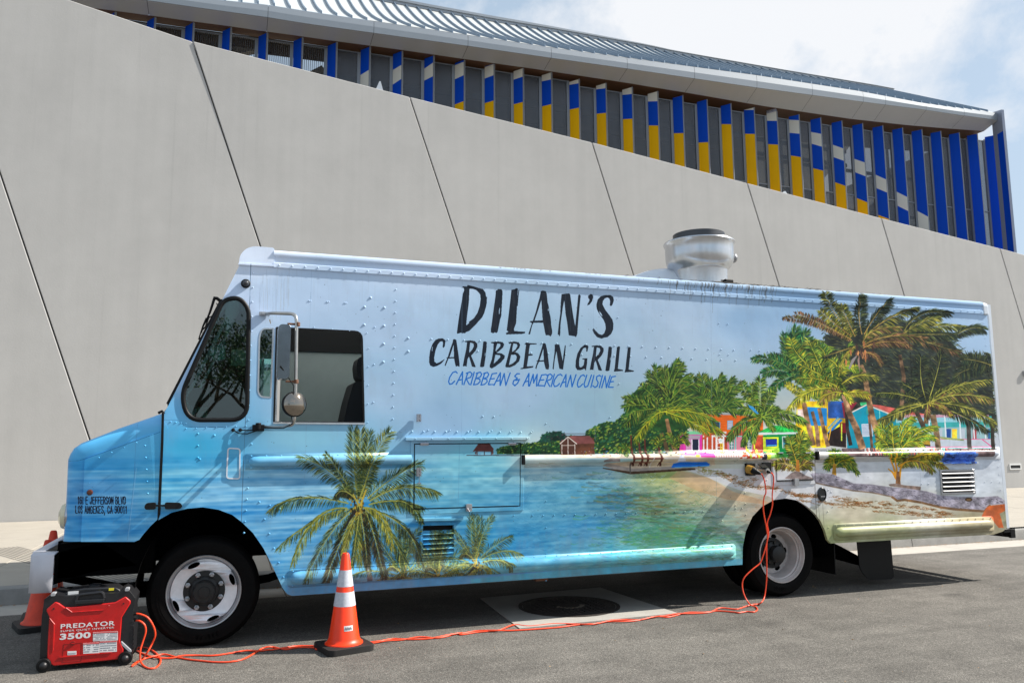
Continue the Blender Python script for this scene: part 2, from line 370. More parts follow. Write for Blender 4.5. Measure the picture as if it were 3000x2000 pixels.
def palm_left(tf, s, extra=True):
    def Fd(tip, ctl, ln, pal, b=(790, 690), rach=((150,150,70), 4), **k):
        k.setdefault('n', int(58*max(s, .7))); frond(tf(*b), tf(*tip), tf(*ctl), ln/2.904*s*1.12, pal, under=(s > .8 and pal is DG), wid=max(1.3, 2.5*s), rach=(rach[0], rach[1]*s), **k)
    Fd((1000,1320),(930,930),95,DG,b=(840,740)); Fd((480,1385),(640,960),110,DG); Fd((325,1350),(540,850),120,LG,droop=.6)
    Fd((1180,1180),(1060,860),150,LG,droop=.9); Fd((860,1200),(840,950),90,DG)
    Fd((300,290),(560,360),110,LG,b=(760,640),droop=.5); Fd((510,262),(620,400),60,LG,b=(740,600)); Fd((740,65),(735,350),120,LG,b=(780,640),droop=-.1)
    Fd((800,75),(810,350),120,LG+YG,b=(790,640),droop=-.1); Fd((875,90),(850,330),100,LG,b=(800,640),droop=-.1); Fd((1040,80),(890,260),110,LG+YG[:2],b=(810,640),droop=.1)
    Fd((900,320),(860,470),90,LG,b=(800,620),droop=.8); Fd((1290,345),(1060,450),120,LG,b=(860,640),droop=.5); Fd((1440,575),(1160,470),120,LG+YG[:2],b=(880,660),droop=.7)
    Fd((40,725),(260,560),110,LG,b=(700,680),droop=.8); Fd((700,560),(600,520),70,LG,b=(790,660),droop=.8); Fd((590,620),(640,520),60,DG,b=(760,640),droop=1)
    Fd((1310,700),(1100,620),110,LG,b=(870,690),droop=.9); Fd((1320,830),(1230,640),70,LG,b=(1100,660),droop=.6)
    Fd((105,1050),(420,760),95,LG+YG[:2],b=(700,730),droop=.9); Fd((225,1175),(400,680),110,YG+LG[:2],b=(690,720),droop=.9)
    Fd((1310,1160),(1240,820),120,DG+LG[:3],b=(900,740),droop=.8); Fd((1070,1050),(1010,700),95,YG,b=(830,715),droop=.9)
    Fd((640,1185),(690,900),85,YG,b=(780,760),droop=.9); Fd((795,1190),(770,900),90,YG+LG[:2],b=(790,770),droop=.9); Fd((730,1210),(760,1000),60,LG,b=(790,770),droop=.9)
    for i in range(40):
        x, y = tf(795+rd.gauss(0, 38), 725+rd.gauss(0, 40)); r = 3.4*s
        fill([(x-r, y), (x, y-r*1.6), (x+r, y), (x, y+r*1.6)], rd.choice([(50,40,24),(96,80,36),(180,150,50),(30,26,20),(140,120,46)]))
    line([tf(760,740), tf(700,830), tf(660,900)], (9*s, 2*s), (36,32,30)); line([tf(850,560), tf(800,700)], (4*s, 6*s), (186,160,60)); line([tf(740,600), tf(790,700)], (4*s, 5*s), (170,150,60))
line([A7(850,1120), A7(860,1230), A7(885,1370)], (12, 16), (120,110,110), .8, nz=.5)
line([A7(1160,1150), A7(1160,1250), A7(1165,1400)], (15, 20), (70,76,84), .75, nz=.5)
palm_left(lambda x, y: A7(1150+(x-795)*.62, 1290+(y-700)*.62), .6)
palm_left(lambda x, y: A7(1450+(x-795)*.5, 1290+(y-700)*.62), .6)
palm_left(lambda x, y: A7(1775+(x-795)*.60, 1185+(y-700)*.62), .62)
palm_left(A7, 1.0)
# strip below the print's lower edge is plain water again
fill([(835,1714),(1100,1700),(1580,1672),(2176,1636),(2176,1660),(1580,1702),(840,1752)], (84,150,196), 1, nz=.12)
fill([A7(1740,1322),(1700,1664),(2176,1636),(2176,1660),A7(1740,1372)], (76,168,190), .8, nz=.15)
# ---- distant shore
def A8(x, y): return (1700+x/3.36, 1000+y/3.36)
def Z7(x, y): return (2280+x/3.016, 840+y/3.016)
GRN = [(30,76,40),(54,108,50),(104,136,50),(26,58,34),(136,152,60),(36,90,64),(34,62,42)]
def shrub(poly_top, y1, pal, n=420, r=6):
    """foliage between a top line and a base line"""
    P = np.array(poly_top, float); base = [(P[-1, 0], y1), (P[0, 0], y1)]; fill(np.concatenate([P, base]), pal[3], 1, nz=.5)
    for i in range(n):
        x = rd.uniform(P[0, 0], P[-1, 0]); yt = np.interp(x, P[:, 0], P[:, 1]); y = yt+(y1-yt)*rd.random()**1.3-2
        s = r*rd.uniform(.3, 1); q = [(x+math.cos(k*1.26+rd.random())*s*rd.uniform(.4, 1.2), y+math.sin(k*1.26)*s*rd.uniform(.3, .9)) for k in range(5)]
        fill(q, rd.choice(pal), .9)
shrub([(1520,1312),(1560,1300),(1580,1290),(1590,1272),(1610,1266),(1640,1262),(1660,1275),(1700,1280),(1740,1262),(1780,1248),(1830,1240)], 1328, [(30,80,70),(24,66,60),(50,110,60),(24,60,50),(110,60,80)], 500, 5)
shrub([(1455,1316),(1480,1306),(1530,1300),(1580,1296),(1640,1294),(1700,1300)], 1330, GRN, 420, 5)
shrub([(1715,1268),(1740,1252),(1775,1236),(1800,1240),(1830,1210),(1850,1170),(1870,1140),(1905,1130),(1960,1150),(2010,1240),(2020,1290)], 1328, GRN, 1500, 7)
fill([(1390,1325),(1412,1302),(1430,1300),(1444,1312),(1444,1330),(1392,1330)], (96,56,52), 1, nz=.5); fill([(1384,1322),(1400,1300),(1432,1297),(1446,1316)], (100,52,50), 1, nz=.5)
fill([(1396,1322),(1440,1322),(1440,1332),(1396,1332)], (130,190,215)); line([(1398,1320),(1398,1333)], 2, (60,40,40)); line([(1418,1320),(1418,1333)], 2, (60,40,40)); line([(1438,1320),(1438,1333)], 2, (60,40,40)); line([(1366,1333),(1450,1333),(1600,1334)], 2.5, (60,60,70))
fill([(1530,1332),(1800,1330),(2290,1328),(2290,1345),(1800,1342),(1530,1338)], (204,190,174), 1, nz=.2)
fill([(1640,1294),(1668,1278),(1740,1282),(1742,1330),(1642,1332)], (100,60,44), 1, nz=.4); fill([(1668,1276),(1728,1276),(1744,1298),(1690,1300)], (132,76,74), 1, nz=.3)
fill([(1640,1298),(1664,1280),(1688,1298),(1684,1330),(1644,1330)], (80,50,40)); line([(1640,1300),(1664,1279),(1690,1300)], 3, (225,215,205)); line([(1646,1300),(1646,1331)], 2, (225,215,205)); line([(1664,1282),(1664,1331)], 2, (225,215,205)); line([(1684,1300),(1684,1331)], 2, (225,215,205)); line([(1646,1304),(1684,1304)], 1.5, (225,215,205))
line([(1655,1270),(1720,1270)], 1.5, (70,60,60)); line([(1655,1276),(1720,1276)], 1.5, (70,60,60))
# dark mass behind the right-hand palms
def mass(poly, c, n, pal, l=26, wind=(1, .35)):
    P = np.array(poly, float)
    for (ax, ay), (bx, by) in zip(P, np.roll(P, -1, 0)):      # ragged edge of leaf tips
        m_ = int(math.hypot(bx-ax, by-ay)/2.2)
        for i in range(m_):
            t = rd.random(); x, y = ax+(bx-ax)*t+rd.gauss(0, 5), ay+(by-ay)*t+rd.gauss(0, 5); th = rd.uniform(-.9, .9); ll = l*rd.uniform(.5, 1.3); dx, dy = wind[0]*math.cos(th)*ll, (wind[1]+math.sin(th))*ll
            fill([(x-dx*.4, y-dy*.4), (x, y-2.2), (x+dx, y+dy), (x, y+2)], rd.choice(pal), .95)
    fill(P, c, 1, nz=.5); cp = C(P)
    x0, x1, y0, y1 = P[:, 0].min(), P[:, 0].max(), P[:, 1].min(), P[:, 1].max()
    for i in range(n):
        x, y = rd.uniform(x0, x1), rd.uniform(y0, y1); ins = False
        for (ax, ay), (bx, by) in zip(P, np.roll(P, -1, 0)):
            if (ay > y) != (by > y) and x < (bx-ax)*(y-ay)/(by-ay)+ax: ins = not ins
        if not ins: continue
        t = rd.uniform(-.5, .7); ll = l*rd.uniform(.4, 1.2); dx, dy = wind[0]*math.cos(t)*ll, (wind[1]+math.sin(t))*ll
        fill([(x, y), (x+dx*.5, y+dy*.5-1.6), (x+dx, y+dy), (x+dx*.5, y+dy*.5+1.2)], rd.choice(pal), .75)
DK = [(34,42,38),(46,58,42),(76,80,46),(40,54,48),(56,74,62),(96,98,54),(28,34,32)]
mass([Z7(x, y) for x, y in ((410,430),(560,420),(700,400),(860,330),(1000,300),(1200,330),(1400,400),(1520,480),(1620,620),(1740,640),(1860,600),(1925,1180),(1880,1300),(1500,1130),(1000,1100),(560,1080),(560,960),(420,700))], (42,48,44), 3000, DK, 24)
mass([Z7(x, y) for x, y in ((50,450),(110,400),(210,400),(240,480),(220,600),(200,860),(110,800),(60,600))], (20,70,44), 240, [(20,80,50),(30,110,60),(16,50,36),(60,130,70)], 24, (.3, -.9))
mass([Z7(x, y) for x, y in ((200,560),(260,500),(330,480),(420,540),(540,700),(560,900),(500,1000),(300,960),(200,860),(180,700))], (44,70,26), 380, [(130,150,40),(70,100,34),(40,60,26),(160,160,50)], 24)
# houses
fill([A8(1200,708),A8(1330,712),A8(1800,732),A8(1800,1050),A8(1190,1050)], (222,98,24), 1, nz=.12)
for i in range(12): line([A8(1200,730+i*26), A8(1800,748+i*24)], 1, (186,76,18), .6)
fill([A8(1195,700),A8(1330,706),A8(1800,726),A8(1800,736),A8(1195,714)], (150,150,160))
for x0, y0, x1, y1, c in ((1295,790,1378,862,(30,60,90)),(1447,776,1502,866,(190,190,205)),(1590,780,1645,830,(190,180,200))):
    fill([A8(x0,y0),A8(x1,y0),A8(x1,y1),A8(x0,y1)], (110,170,205)); fill([A8(x0+7,y0+7),A8(x1-7,y0+7),A8(x1-7,y1-7),A8(x0+7,y1-7)], c)
    if c[0] > 100:
        for k in range(5): line([A8(x0+8,y0+14+k*15), A8(x1-8,y0+14+k*15)], 1, (120,120,140))
fill([A8(985,905),A8(1200,905),A8(1200,1110),A8(975,1110)], (214,60,160), 1, nz=.1); fill([A8(1000,895),A8(1120,880),A8(1220,905),A8(1215,915),A8(1000,915)], (120,200,150)); fill([A8(1040,920),A8(1185,920),A8(1185,960),A8(1040,960)], (170,150,165))
fill([A8(1040,962),A8(1100,962),A8(1100,1090),A8(1040,1090)], (200,150,180)); fill([A8(1095,962),A8(1165,962),A8(1165,1092),A8(1095,1092)], (30,40,60)); line([A8(1100,962),A8(1100,1092)], 3, (235,225,235)); line([A8(1168,962),A8(1168,1092)], 3, (235,225,235))
line([A8(1025,930),A8(1025,1100)], 4, (232,60,170)); line([A8(1190,930),A8(1190,1120)], 6, (226,50,160))
fill([A8(1200,905),A8(1440,905),A8(1450,1060),A8(1200,1060)], (176,70,40), 1, nz=.3)
for x in (1215,1250,1300,1345): line([A8(x,920),A8(x,1090)], 4, rd.choice([(220,190,200),(200,90,50),(232,226,226)]))
line([A8(1200,960),A8(1300,905)], 5, (190,80,40)); line([A8(1300,930),A8(1440,930)], 5, (232,226,226)); line([A8(1330,895),A8(1440,895)], 6, (222,215,215)); line([A8(1340,900),A8(1340,1090)], 5, (235,230,230)); line([A8(1410,900),A8(1410,1090)], 5, (235,230,230))
for y in (960,1000,1040,1075): line([A8(1340,y),A8(1410,y)], 2, (235,230,230))
q = A8(1382,975); fill([(q[0]+7*math.cos(t), q[1]+8*math.sin(t)) for t in np.linspace(0, 6.28, 14)[:-1]], (240,240,240)); line([(q[0]-4, q[1]), (q[0]+4, q[1])], 1.5, (90,150,150)); line([A8(1383,1000),A8(1383,1110)], 3, (230,200,40)); line([A8(1400,1000),A8(1400,1110)], 3, (240,210,60))
fill([A8(1440,920),A8(1710,920),A8(1710,1075),A8(1450,1075)], (214,130,150), 1, nz=.06); fill([A8(1435,905),A8(1570,880),A8(1720,905),A8(1720,930),A8(1435,930)], (196,80,66), 1, nz=.15); line([A8(1436,932),A8(1718,932)], 3, (90,200,190)); line([A8(1530,930),A8(1530,1075)], 3, (90,200,190))
for x0, x1 in ((1475,1508),(1640,1680)):
    fill([A8(x0-6,940),A8(x1+6,940),A8(x1+6,1062),A8(x0-6,1062)], (90,190,180)); fill([A8(x0,946),A8(x1,946),A8(x1,1056),A8(x0,1056)], (90,110,120))
    line([A8((x0+x1)/2,946),A8((x0+x1)/2,1056)], 2, (235,240,235))
    for y in (975,1003,1030): line([A8(x0,y),A8(x1,y)], 1.5, (235,240,235))
fill([A8(1700,930),A8(1800,930),A8(1800,1075),A8(1700,1075)], (150,60,40), 1, nz=.3)
line([A8(1636,930),A8(1636,1130)], 4, (226,216,50)); line([A8(1712,930),A8(1716,1140)], 4, (206,216,60))
fill([A8(1690,1060),A8(1800,1060),A8(1800,1100),A8(1690,1100)], (170,90,90), 1, nz=.6)
fill([A8(1800,905),A8(2200,905),A8(2230,1130),A8(1960,1140),A8(1850,1100),A8(1800,1090)], (0,122,62), 1, nz=.12); fill([A8(1745,893),A8(1880,832),A8(1930,826),A8(2120,832),A8(2235,893)], (30,150,62), 1, nz=.1)
for i in range(22): line([A8(1885+i*11,834),A8(1765+i*22,892)], 1.4, (60,190,90) if i % 2 else (10,110,50), .7)
fill([A8(1750,895),A8(2240,890),A8(2240,908),A8(1752,920)], (222,228,226))
fill([A8(1797,940),A8(1952,940),A8(1952,1080),A8(1803,1080)], (204,222,50)); fill([A8(1825,962),A8(1936,958),A8(1936,1030),A8(1830,1034)], (24,50,160)); fill([A8(1834,1018),A8(1932,1014),A8(1932,1026),A8(1834,1030)], (60,170,220)); line([A8(1826,962),A8(1936,958)], 2, (20,60,40))
fill([A8(1985,932),A8(2045,930),A8(2048,1050),A8(1990,1050)], (214,226,220)); fill([A8(1993,942),A8(2037,940),A8(2040,1042),A8(1998,1042)], (50,90,100)); fill([A8(1998,990),A8(2038,988),A8(2040,1040),A8(1998,1042)], (70,160,190))
fill([A8(1830,1045),A8(1960,1045),A8(1950,1150),A8(1850,1140)], (160,200,60), 1, nz=.2)
fill([A8(1800,1090),A8(2250,1100),A8(2250,1145),A8(1900,1150)], (90,160,60), .6, nz=.4)
# belt of bright print across the rub rail
for pts, c in (([(1165,1085),(1300,1100),(1310,1140),(1165,1140)],(226,70,170)),([(1010,1085),(1165,1085),(1165,1120),(1010,1120)],(206,120,190)),([(1120,1110),(1160,1110),(1150,1140),(1115,1135)],(214,206,70)),([(1310,1100),(1560,1100),(1560,1140),(1310,1140)],(238,220,214)),
               ([(1545,1150),(1600,1090),(1790,1070),(1790,1140),(1690,1150)],(214,76,44)),([(1770,1090),(1825,1090),(1815,1160),(1768,1160)],(50,50,60)),([(1815,1090),(1850,1090),(1855,1160),(1820,1160)],(206,220,60)),([(1850,1090),(1885,1095),(1898,1150),(1855,1155)],(150,206,110))):
    fill([A8(*p) for p in pts], c, .95, nz=.08)
for i in range(26):
    x, y = rd.uniform(1560, 1780), rd.uniform(1095, 1145); q = A8(x, y); r = rd.uniform(1.2, 4); fill([(q[0]+r*math.cos(t), q[1]+r*math.sin(t)) for t in np.linspace(0, 6.28, 9)[:-1]], (240,220,214))
for x in (1650,1730): line([A8(x,1060),A8(x+10,1150)], 5, (206,220,60))
for x in np.arange(1320,1560,24): line([A8(x,1105),A8(x,1140)], 1.4, (190,120,110))
for i in range(120):
    x = rd.uniform(0, 1000); y = rd.uniform(1040, 1120); s_ = rd.uniform(4, 22); fill([A8(x,y),A8(x+s_,y),A8(x+s_,y+s_*.4),A8(x,y+s_*.5)], rd.choice([(220,90,60),(235,225,220),(240,180,150),(200,200,60),(70,110,170),(90,60,50),(60,80,60)]), .8)
# yellow and blue house on stilts
fill([Z7(170,1010),Z7(600,1010),Z7(600,1210),Z7(420,1420),Z7(300,1420),Z7(150,1250)], (220,176,30), 1, nz=.12); fill([Z7(170,1080),Z7(240,1080),Z7(240,1200),Z7(170,1200)], (220,190,180), 1, nz=.15)
fill([Z7(255,1060),Z7(430,1070),Z7(430,1225),Z7(270,1225)], (30,140,214), 1, nz=.15); fill([Z7(440,1010),Z7(600,1010),Z7(600,1160),Z7(440,1160)], (40,90,170), 1, nz=.4); fill([Z7(560,1020),Z7(700,1020),Z7(640,1100),Z7(580,1160)], (150,40,60), 1, nz=.3)
for i in range(9): line([Z7(300+i*16,1225),Z7(300+i*16,1380)], 2, (236,200,50) if i % 2 else (150,110,20))
line([Z7(440,1300),Z7(560,1170)], 7, (30,120,200)); line([Z7(440,1250),Z7(530,1150)], 3, (60,160,220)); 
for i in range(8): line([Z7(450+i*12,1290-i*14),Z7(450+i*12,1250-i*14)], 1.5, (60,160,220))
fill([Z7(440,1290),Z7(600,1200),Z7(600,1420),Z7(440,1400)], (36,24,24), 1, nz=.6); fill([Z7(545,1200),Z7(600,1200),Z7(600,1290),Z7(545,1290)], (120,20,30)); line([Z7(560,1205),Z7(560,1360)], 3.5, (180,200,60)); line([Z7(440,1380),Z7(470,1230)], 3, (206,150,40))
# teal house
fill([Z7(600,1160),Z7(640,1110),Z7(780,1038),Z7(970,1115),Z7(1040,1160),Z7(1040,1420),Z7(610,1425)], (8,150,176), 1, nz=.10)
line([Z7(640,1112),Z7(782,1040),Z7(975,1118)], 4, (222,206,196)); fill([Z7(800,1035),Z7(900,1045),Z7(1330,1130),Z7(1320,1150),Z7(980,1115)], (206,96,86), 1, nz=.15); fill([Z7(720,1020),Z7(780,1018),Z7(790,1036),Z7(730,1050)], (60,190,120))
fill([Z7(735,1210),Z7(835,1206),Z7(838,1320),Z7(742,1324)], (206,214,226)); 
for k in range(8): line([Z7(742,1222+k*12),Z7(832,1220+k*12)], 1.2, (130,150,180))
fill([Z7(778,1075),Z7(800,1075),Z7(800,1125),Z7(780,1125)], (60,150,140)); line([Z7(895,1090),Z7(900,1240)], 3, (120,200,190)); line([Z7(912,1170),Z7(915,1240)], 3, (150,200,140))
fill([Z7(1040,1150),Z7(1885,1140),Z7(1900,1430),Z7(1040,1425)], (60,170,170), 1, nz=.1); fill([Z7(1040,1150),Z7(1870,1150),Z7(1870,1190),Z7(1040,1200)], (150,206,220)); fill([Z7(1160,1240),Z7(1870,1240),Z7(1870,1345),Z7(1160,1345)], (150,186,190), 1, nz=.12); fill([Z7(1050,1130),Z7(1860,1130),Z7(1860,1150),Z7(1050,1156)], (200,150,170), 1, nz=.2)
for x0, x1, c in ((1485,1525,(30,76,150)),(1535,1580,(224,176,50)),(1720,1752,(176,60,70)),(1600,1650,(186,196,206)),(1410,1450,(190,200,210)),(1855,1870,(40,90,150))): fill([Z7(x0,1255),Z7(x1,1255),Z7(x1,1345),Z7(x0,1345)], c)
for x in (1330,1470,1600,1720,1820): line([Z7(x,1140),Z7(x+14,1345)], 4, (226,232,236))
fill([Z7(1200,1345),Z7(1890,1345),Z7(1890,1420),Z7(1200,1420)], (206,212,222), 1, nz=.1)
for i in range(60): line([Z7(1205+i*11.4,1350),Z7(1205+i*11.4,1412)], 1, (170,190,200))
line([Z7(1200,1345),Z7(1890,1345)], 2, (226,110,150)); line([Z7(1200,1414),Z7(1890,1414)], 2.5, (226,110,150)); line([Z7(1800,1345),Z7(1885,1410)], 3, (224,100,150)); fill([Z7(1265,1320),Z7(1335,1315),Z7(1345,1400),Z7(1275,1395)], (150,120,40)); line([Z7(1270,1395),Z7(1345,1402)], 4, (30,26,24)); fill([Z7(1410,1320),Z7(1640,1345),Z7(1640,1358),Z7(1450,1345)], (130,140,90))
fill([Z7(560,1425),Z7(1890,1425),Z7(1890,1500),Z7(560,1500)], (110,90,90), 1, nz=.6)
for i in range(90): x = rd.uniform(740,1500); line([Z7(x,1420),Z7(x+rd.uniform(-6,6),1490)], rd.uniform(1.5, 4), rd.choice([(60,170,160),(200,90,80),(226,206,200),(70,50,50),(90,60,60)]), .85)
fill([Z7(1450,1455),Z7(1720,1455),Z7(1735,1560),Z7(1430,1560)], (60,100,180), 1, nz=.5)
for i in range(60): x, y = rd.uniform(1440,1710), rd.uniform(1460,1550); fill([Z7(x,y),Z7(x+30,y-8),Z7(x+36,y+14),Z7(x+6,y+18)], rd.choice([(40,80,170),(90,140,210),(30,40,80),(70,110,190)]), .8)
# tall palms on the right, back ones first
OL = [(108,116,48),(74,88,42),(146,146,58),(54,66,38),(172,162,70)]
BR = [(130,90,60),(160,120,80),(96,70,48),(110,104,50),(70,56,40)]
DT = [(44,58,36),(64,76,44),(30,42,34),(88,92,50),(30,54,46)]
YY_ = [(164,164,50),(200,180,50),(126,144,44),(92,120,40),(220,198,74)]
GG = [(56,112,46),(98,146,50),(136,164,56),(36,80,40),(170,176,70),(30,62,36)]
def Fr(A, b, tip, ctl, ln, pal, n=46, wid=3, k=3.016, **kw): frond(A(*b), A(*tip), A(*ctl), ln/k, pal, n=n, wid=wid, **kw)
W_ = dict(wind=.55, droop=.35)
for tip, ctl, pal in (((1600,740),(1700,680),DT),((1560,800),(1650,700),DT),((1640,640),(1760,640),DT),((1500,230),(1200,180),DT),((1590,580),(1300,480),BR+DT),((1620,350),(1300,320),OL),((1400,270),(1250,300),OL),((1800,370),(1680,330),DT),((1540,420),(1400,420),DT)):
    Fr(Z7, (1100, 420) if tip[1] < 600 and tip[0] < 1700 else ((1530, 460) if tip[0] == 1800 else (1900, 700)), tip, ctl, 110, pal, rach=((130,120,60), 3), **W_)
line([Z7(1075,600),Z7(1110,800),Z7(1080,1180)], (10, 14), (90,70,52), 1, nz=.5); line([Z7(1210,1080),Z7(1290,1250)], (12, 14), (70,58,46), 1, nz=.5)
line([Z7(1675,1100),Z7(1690,1430)], (12, 13), (74,68,64), 1, nz=.5); line([Z7(1885,1180),Z7(1900,1440)], (9, 12), (50,44,38), 1, nz=.5)
line([Z7(1365,1130),Z7(1400,1300),Z7(1415,1440)], (18, 16), (110,90,66), 1, nz=.5)
for tip, ctl, pal, ln in (((870,940),(1080,920),DT+OL[:2],60),((930,1200),(1020,1040),OL,90),((1100,860),(1180,880),DT,60),((1260,620),(1240,850),DT,120),((1440,600),(1400,800),DT,110),((1700,900),(1500,830),OL,110),((1850,820),(1500,860),OL,100),((1880,990),(1560,900),OL+BR[:2],110),((1900,1200),(1650,1000),OL,120),((1830,1260),(1560,1080),DT,110),((1520,1120),(1420,1020),YY_[:2]+BR,70),((1300,1180),(1320,1100),BR,60),((860,1190),(1010,1120),OL,80)):
    Fr(Z7, (1320, 1030), tip, ctl, ln, pal, rach=((150,146,60), 3), droop=.55, wind=.25)
# green upright palm and its neighbour on the far left of the group
line([Z7(225,1020),Z7(250,1150),Z7(310,1400)], (14, 15), (120,90,64), 1, nz=.5); line([Z7(300,1100),Z7(340,1250),Z7(355,1410)], (10, 12), (110,84,64), 1, nz=.5); line([Z7(360,1070),Z7(400,1250),Z7(440,1410)], (11, 12), (120,92,66), 1, nz=.5); line([Z7(600,1050),Z7(610,1250),Z7(640,1400)], (9, 11), (56,44,38), 1, nz=.5)
for tip, ctl, ln in (((50,430),(60,600),90),((150,370),(110,600),110),((240,400),(180,600),100),((-60,620),(60,640),80),((-130,760),(10,700),80),((-60,900),(40,800),80),((-220,640),(0,600),70)):
    Fr(Z7, (150, 780), tip, ctl, ln, [(20,80,50),(30,110,60),(16,50,36),(80,130,60),(130,150,60)], rach=((90,120,60), 2.5), wind=.3, droop=.1)
line([Z7(730,690),Z7(765,780),Z7(800,1000),Z7(830,1150),Z7(880,1300),Z7(915,1440)], (13, 21), (140,108,76), 1, nz=.55)
line([Z7(800,1130),Z7(830,1430)], (7, 8), (96,72,56), 1, nz=.5)
line([Z7(580,950),Z7(620,1100),Z7(690,1250),Z7(745,1430)], (14, 22), (136,104,76), 1, nz=.55)
for i in range(60):
    t = i/60; y = 720+t*700; x = np.interp(y, [720,780,1000,1150,1300,1440], [740,765,800,830,880,915]); w = 20+t*14; line([Z7(x-w,y),Z7(x+w,y-4)], 1.2, (90,66,48), .5)
    y = 960+t*450; x = np.interp(y, [950,1100,1250,1430], [580,620,690,745]); w = 18+t*16; line([Z7(x-w,y),Z7(x+w,y-4)], 1.2, (90,66,48), .5)
for tip, ctl, pal, ln, b in (((110,470),(150,640),YY_[:3]+GG[:2],100,(400,780)),((270,470),(330,620),GG+YY_[:2],100,(420,800)),((350,520),(460,600),GG,90,(480,800)),((380,620),(520,640),YY_[:2]+GG,80,(540,760)),((210,700),(330,740),GG+YY_[:2],70,(540,880)),
                         ((160,810),(350,780),YY_[:3]+GG[:2],70,(540,890)),((80,860),(150,900),YY_,50,(280,1000)),((90,1070),(250,860),YY_,90,(540,900)),((370,1010),(460,900),YY_[:3]+BR[:2],80,(560,940)),((790,960),(700,900),YY_[:3]+BR[:1],80,(580,950)),((640,500),(560,640),GG,60,(535,780)),((700,730),(560,640),YY_[:3]+GG[:2],100,(535,790)),((860,800),(700,740),OL,90,(560,860)),((640,1010),(600,930),YY_,60,(570,940))):
    Fr(Z7, b, tip, ctl, ln, pal, rach=((176,166,50), 3.2), wind=.35, droop=.4)
for tip, ctl, pal, ln, b in (((400,60),(480,240),OL+DT[:2],90,(660,420)),((560,180),(600,280),OL,80,(680,440)),((720,90),(700,280),DT,100,(740,420)),((960,130),(850,250),DT,110,(760,420)),((1200,190),(950,260),OL+DT,110,(760,440)),((50,275),(330,270),BR,50,(640,480)),((160,240),(400,320),BR[:3]+OL[:1],60,(650,470)),((370,210),(460,300),YY_[:2]+OL,60,(650,440)),
                         ((400,620),(560,560),DT,40,(680,530)),((1070,360),(800,340),OL+BR[:2],90,(745,500)),((1280,450),(960,390),BR+OL[:2],110,(745,520)),((1150,520),(960,440),BR,90,(750,540)),((540,740),(570,600),YY_[:2]+OL,50,(690,520)),((900,680),(860,570),BR,60,(750,580))):
    Fr(Z7, b, tip, ctl, ln, pal, rach=((150,120,60), 3), **W_)
for i in range(26): x, y = rd.gauss(735, 50), rd.gauss(570, 40); fill([Z7(x,y),Z7(x+12,y+20),Z7(x+4,y+70),Z7(x-8,y+30)], rd.choice([(160,100,60),(96,66,50),(60,44,38),(186,130,80)]))
fill([Z7(620,720),Z7(650,640),Z7(700,600),Z7(670,660),Z7(630,730)], (150,140,140)); fill([Z7(700,650),Z7(712,720),Z7(722,760),Z7(716,600)], (150,120,110))
# young palms on the sand
for tip, ctl in (((880,1270),(960,1200)),((930,1450),(930,1330)),((1190,1160),(1060,1180)),((1220,1270),(1100,1200)),((1390,1240),(1180,1230)),((1370,1330),(1200,1260)),((1260,1400),(1120,1280)),((880,1400),(920,1250)),((1010,1240),(1000,1300))):
    Fr(Z7, (1040, 1560), tip, ctl, 80, YY_[:3]+GG[:3]+[(170,190,40)], rach=((196,176,40), 3), wind=.3, droop=.3)
def Z5(x, y): return (2500+x/3.734, 1300+y/3.734)
for tip, ctl, pal in (((1010,260),(720,40),YY_+BR[:2]),((930,130),(700,60),YY_),((860,280),(680,100),YY_+BR[:2])): Fr(Z5, (490, 250), tip, ctl, 110, pal, k=3.734, rach=((206,150,30), 4), wind=.1, droop=.6)
for p in ([(490,420),(470,250),(440,100)],[(500,420),(520,250),(560,200)],[(485,420),(440,250),(380,110)],[(470,380),(430,310),(380,270)]): line([Z5(*q) for q in p], (7, 3), (206,140,30))
line([Z5(488,300),Z5(490,460)], (8, 16), (130,90,60), 1, nz=.6); fill([Z5(385,440),Z5(470,430),Z5(560,450),Z5(740,465),Z5(735,505),Z5(560,480),Z5(400,460)], (130,110,100), 1, nz=.5)
def P6(x, y): return (2140+x/6.918, 1320+y/6.918)
for tip, ctl in (((1230,-80),(1300,60)),((1400,-330),(1290,-50)),((1560,-200),(1400,-40)),((1620,80),(1450,40)),((1260,-200),(1260,0)),((1480,-330),(1350,-100)),((1580,280),(1440,240)),((920,270),(1040,190)),((1200,-250),(1240,-60))):
    Fr(P6, (1350, 380 if tip[1] > 200 else 300), tip, ctl, 190, YY_[:3]+GG[:4] if tip[1] < 200 else YY_+BR, k=6.918, rach=((190,160,40), 2.5), wind=.2, droop=.35, n=34)
line([P6(1350,180),P6(1350,420)], (8, 12), (170,110,40)); fill([P6(1080,560),P6(1230,440),P6(1330,405),P6(1420,440),P6(1520,500),P6(1700,560),P6(1420,590)], (150,132,128), 1, nz=.6)
for tip, ctl in (((2010,180),(2050,80)),((2120,30),(2120,120)),((2300,160),(2200,60)),((2380,330),(2250,150)),((1980,300),(2020,200)),((2560,430),(2350,120)),((2060,60),(2080,120)),((2480,250),(2300,80))):
    Fr(P6, (2110, 330), tip, ctl, 170, YY_[:3]+GG[:4], k=6.918, rach=((190,170,40), 2.5), wind=.25, droop=.35, n=34)
line([P6(2110,260),P6(2100,490)], (8, 13), (180,130,40), 1, nz=.3)
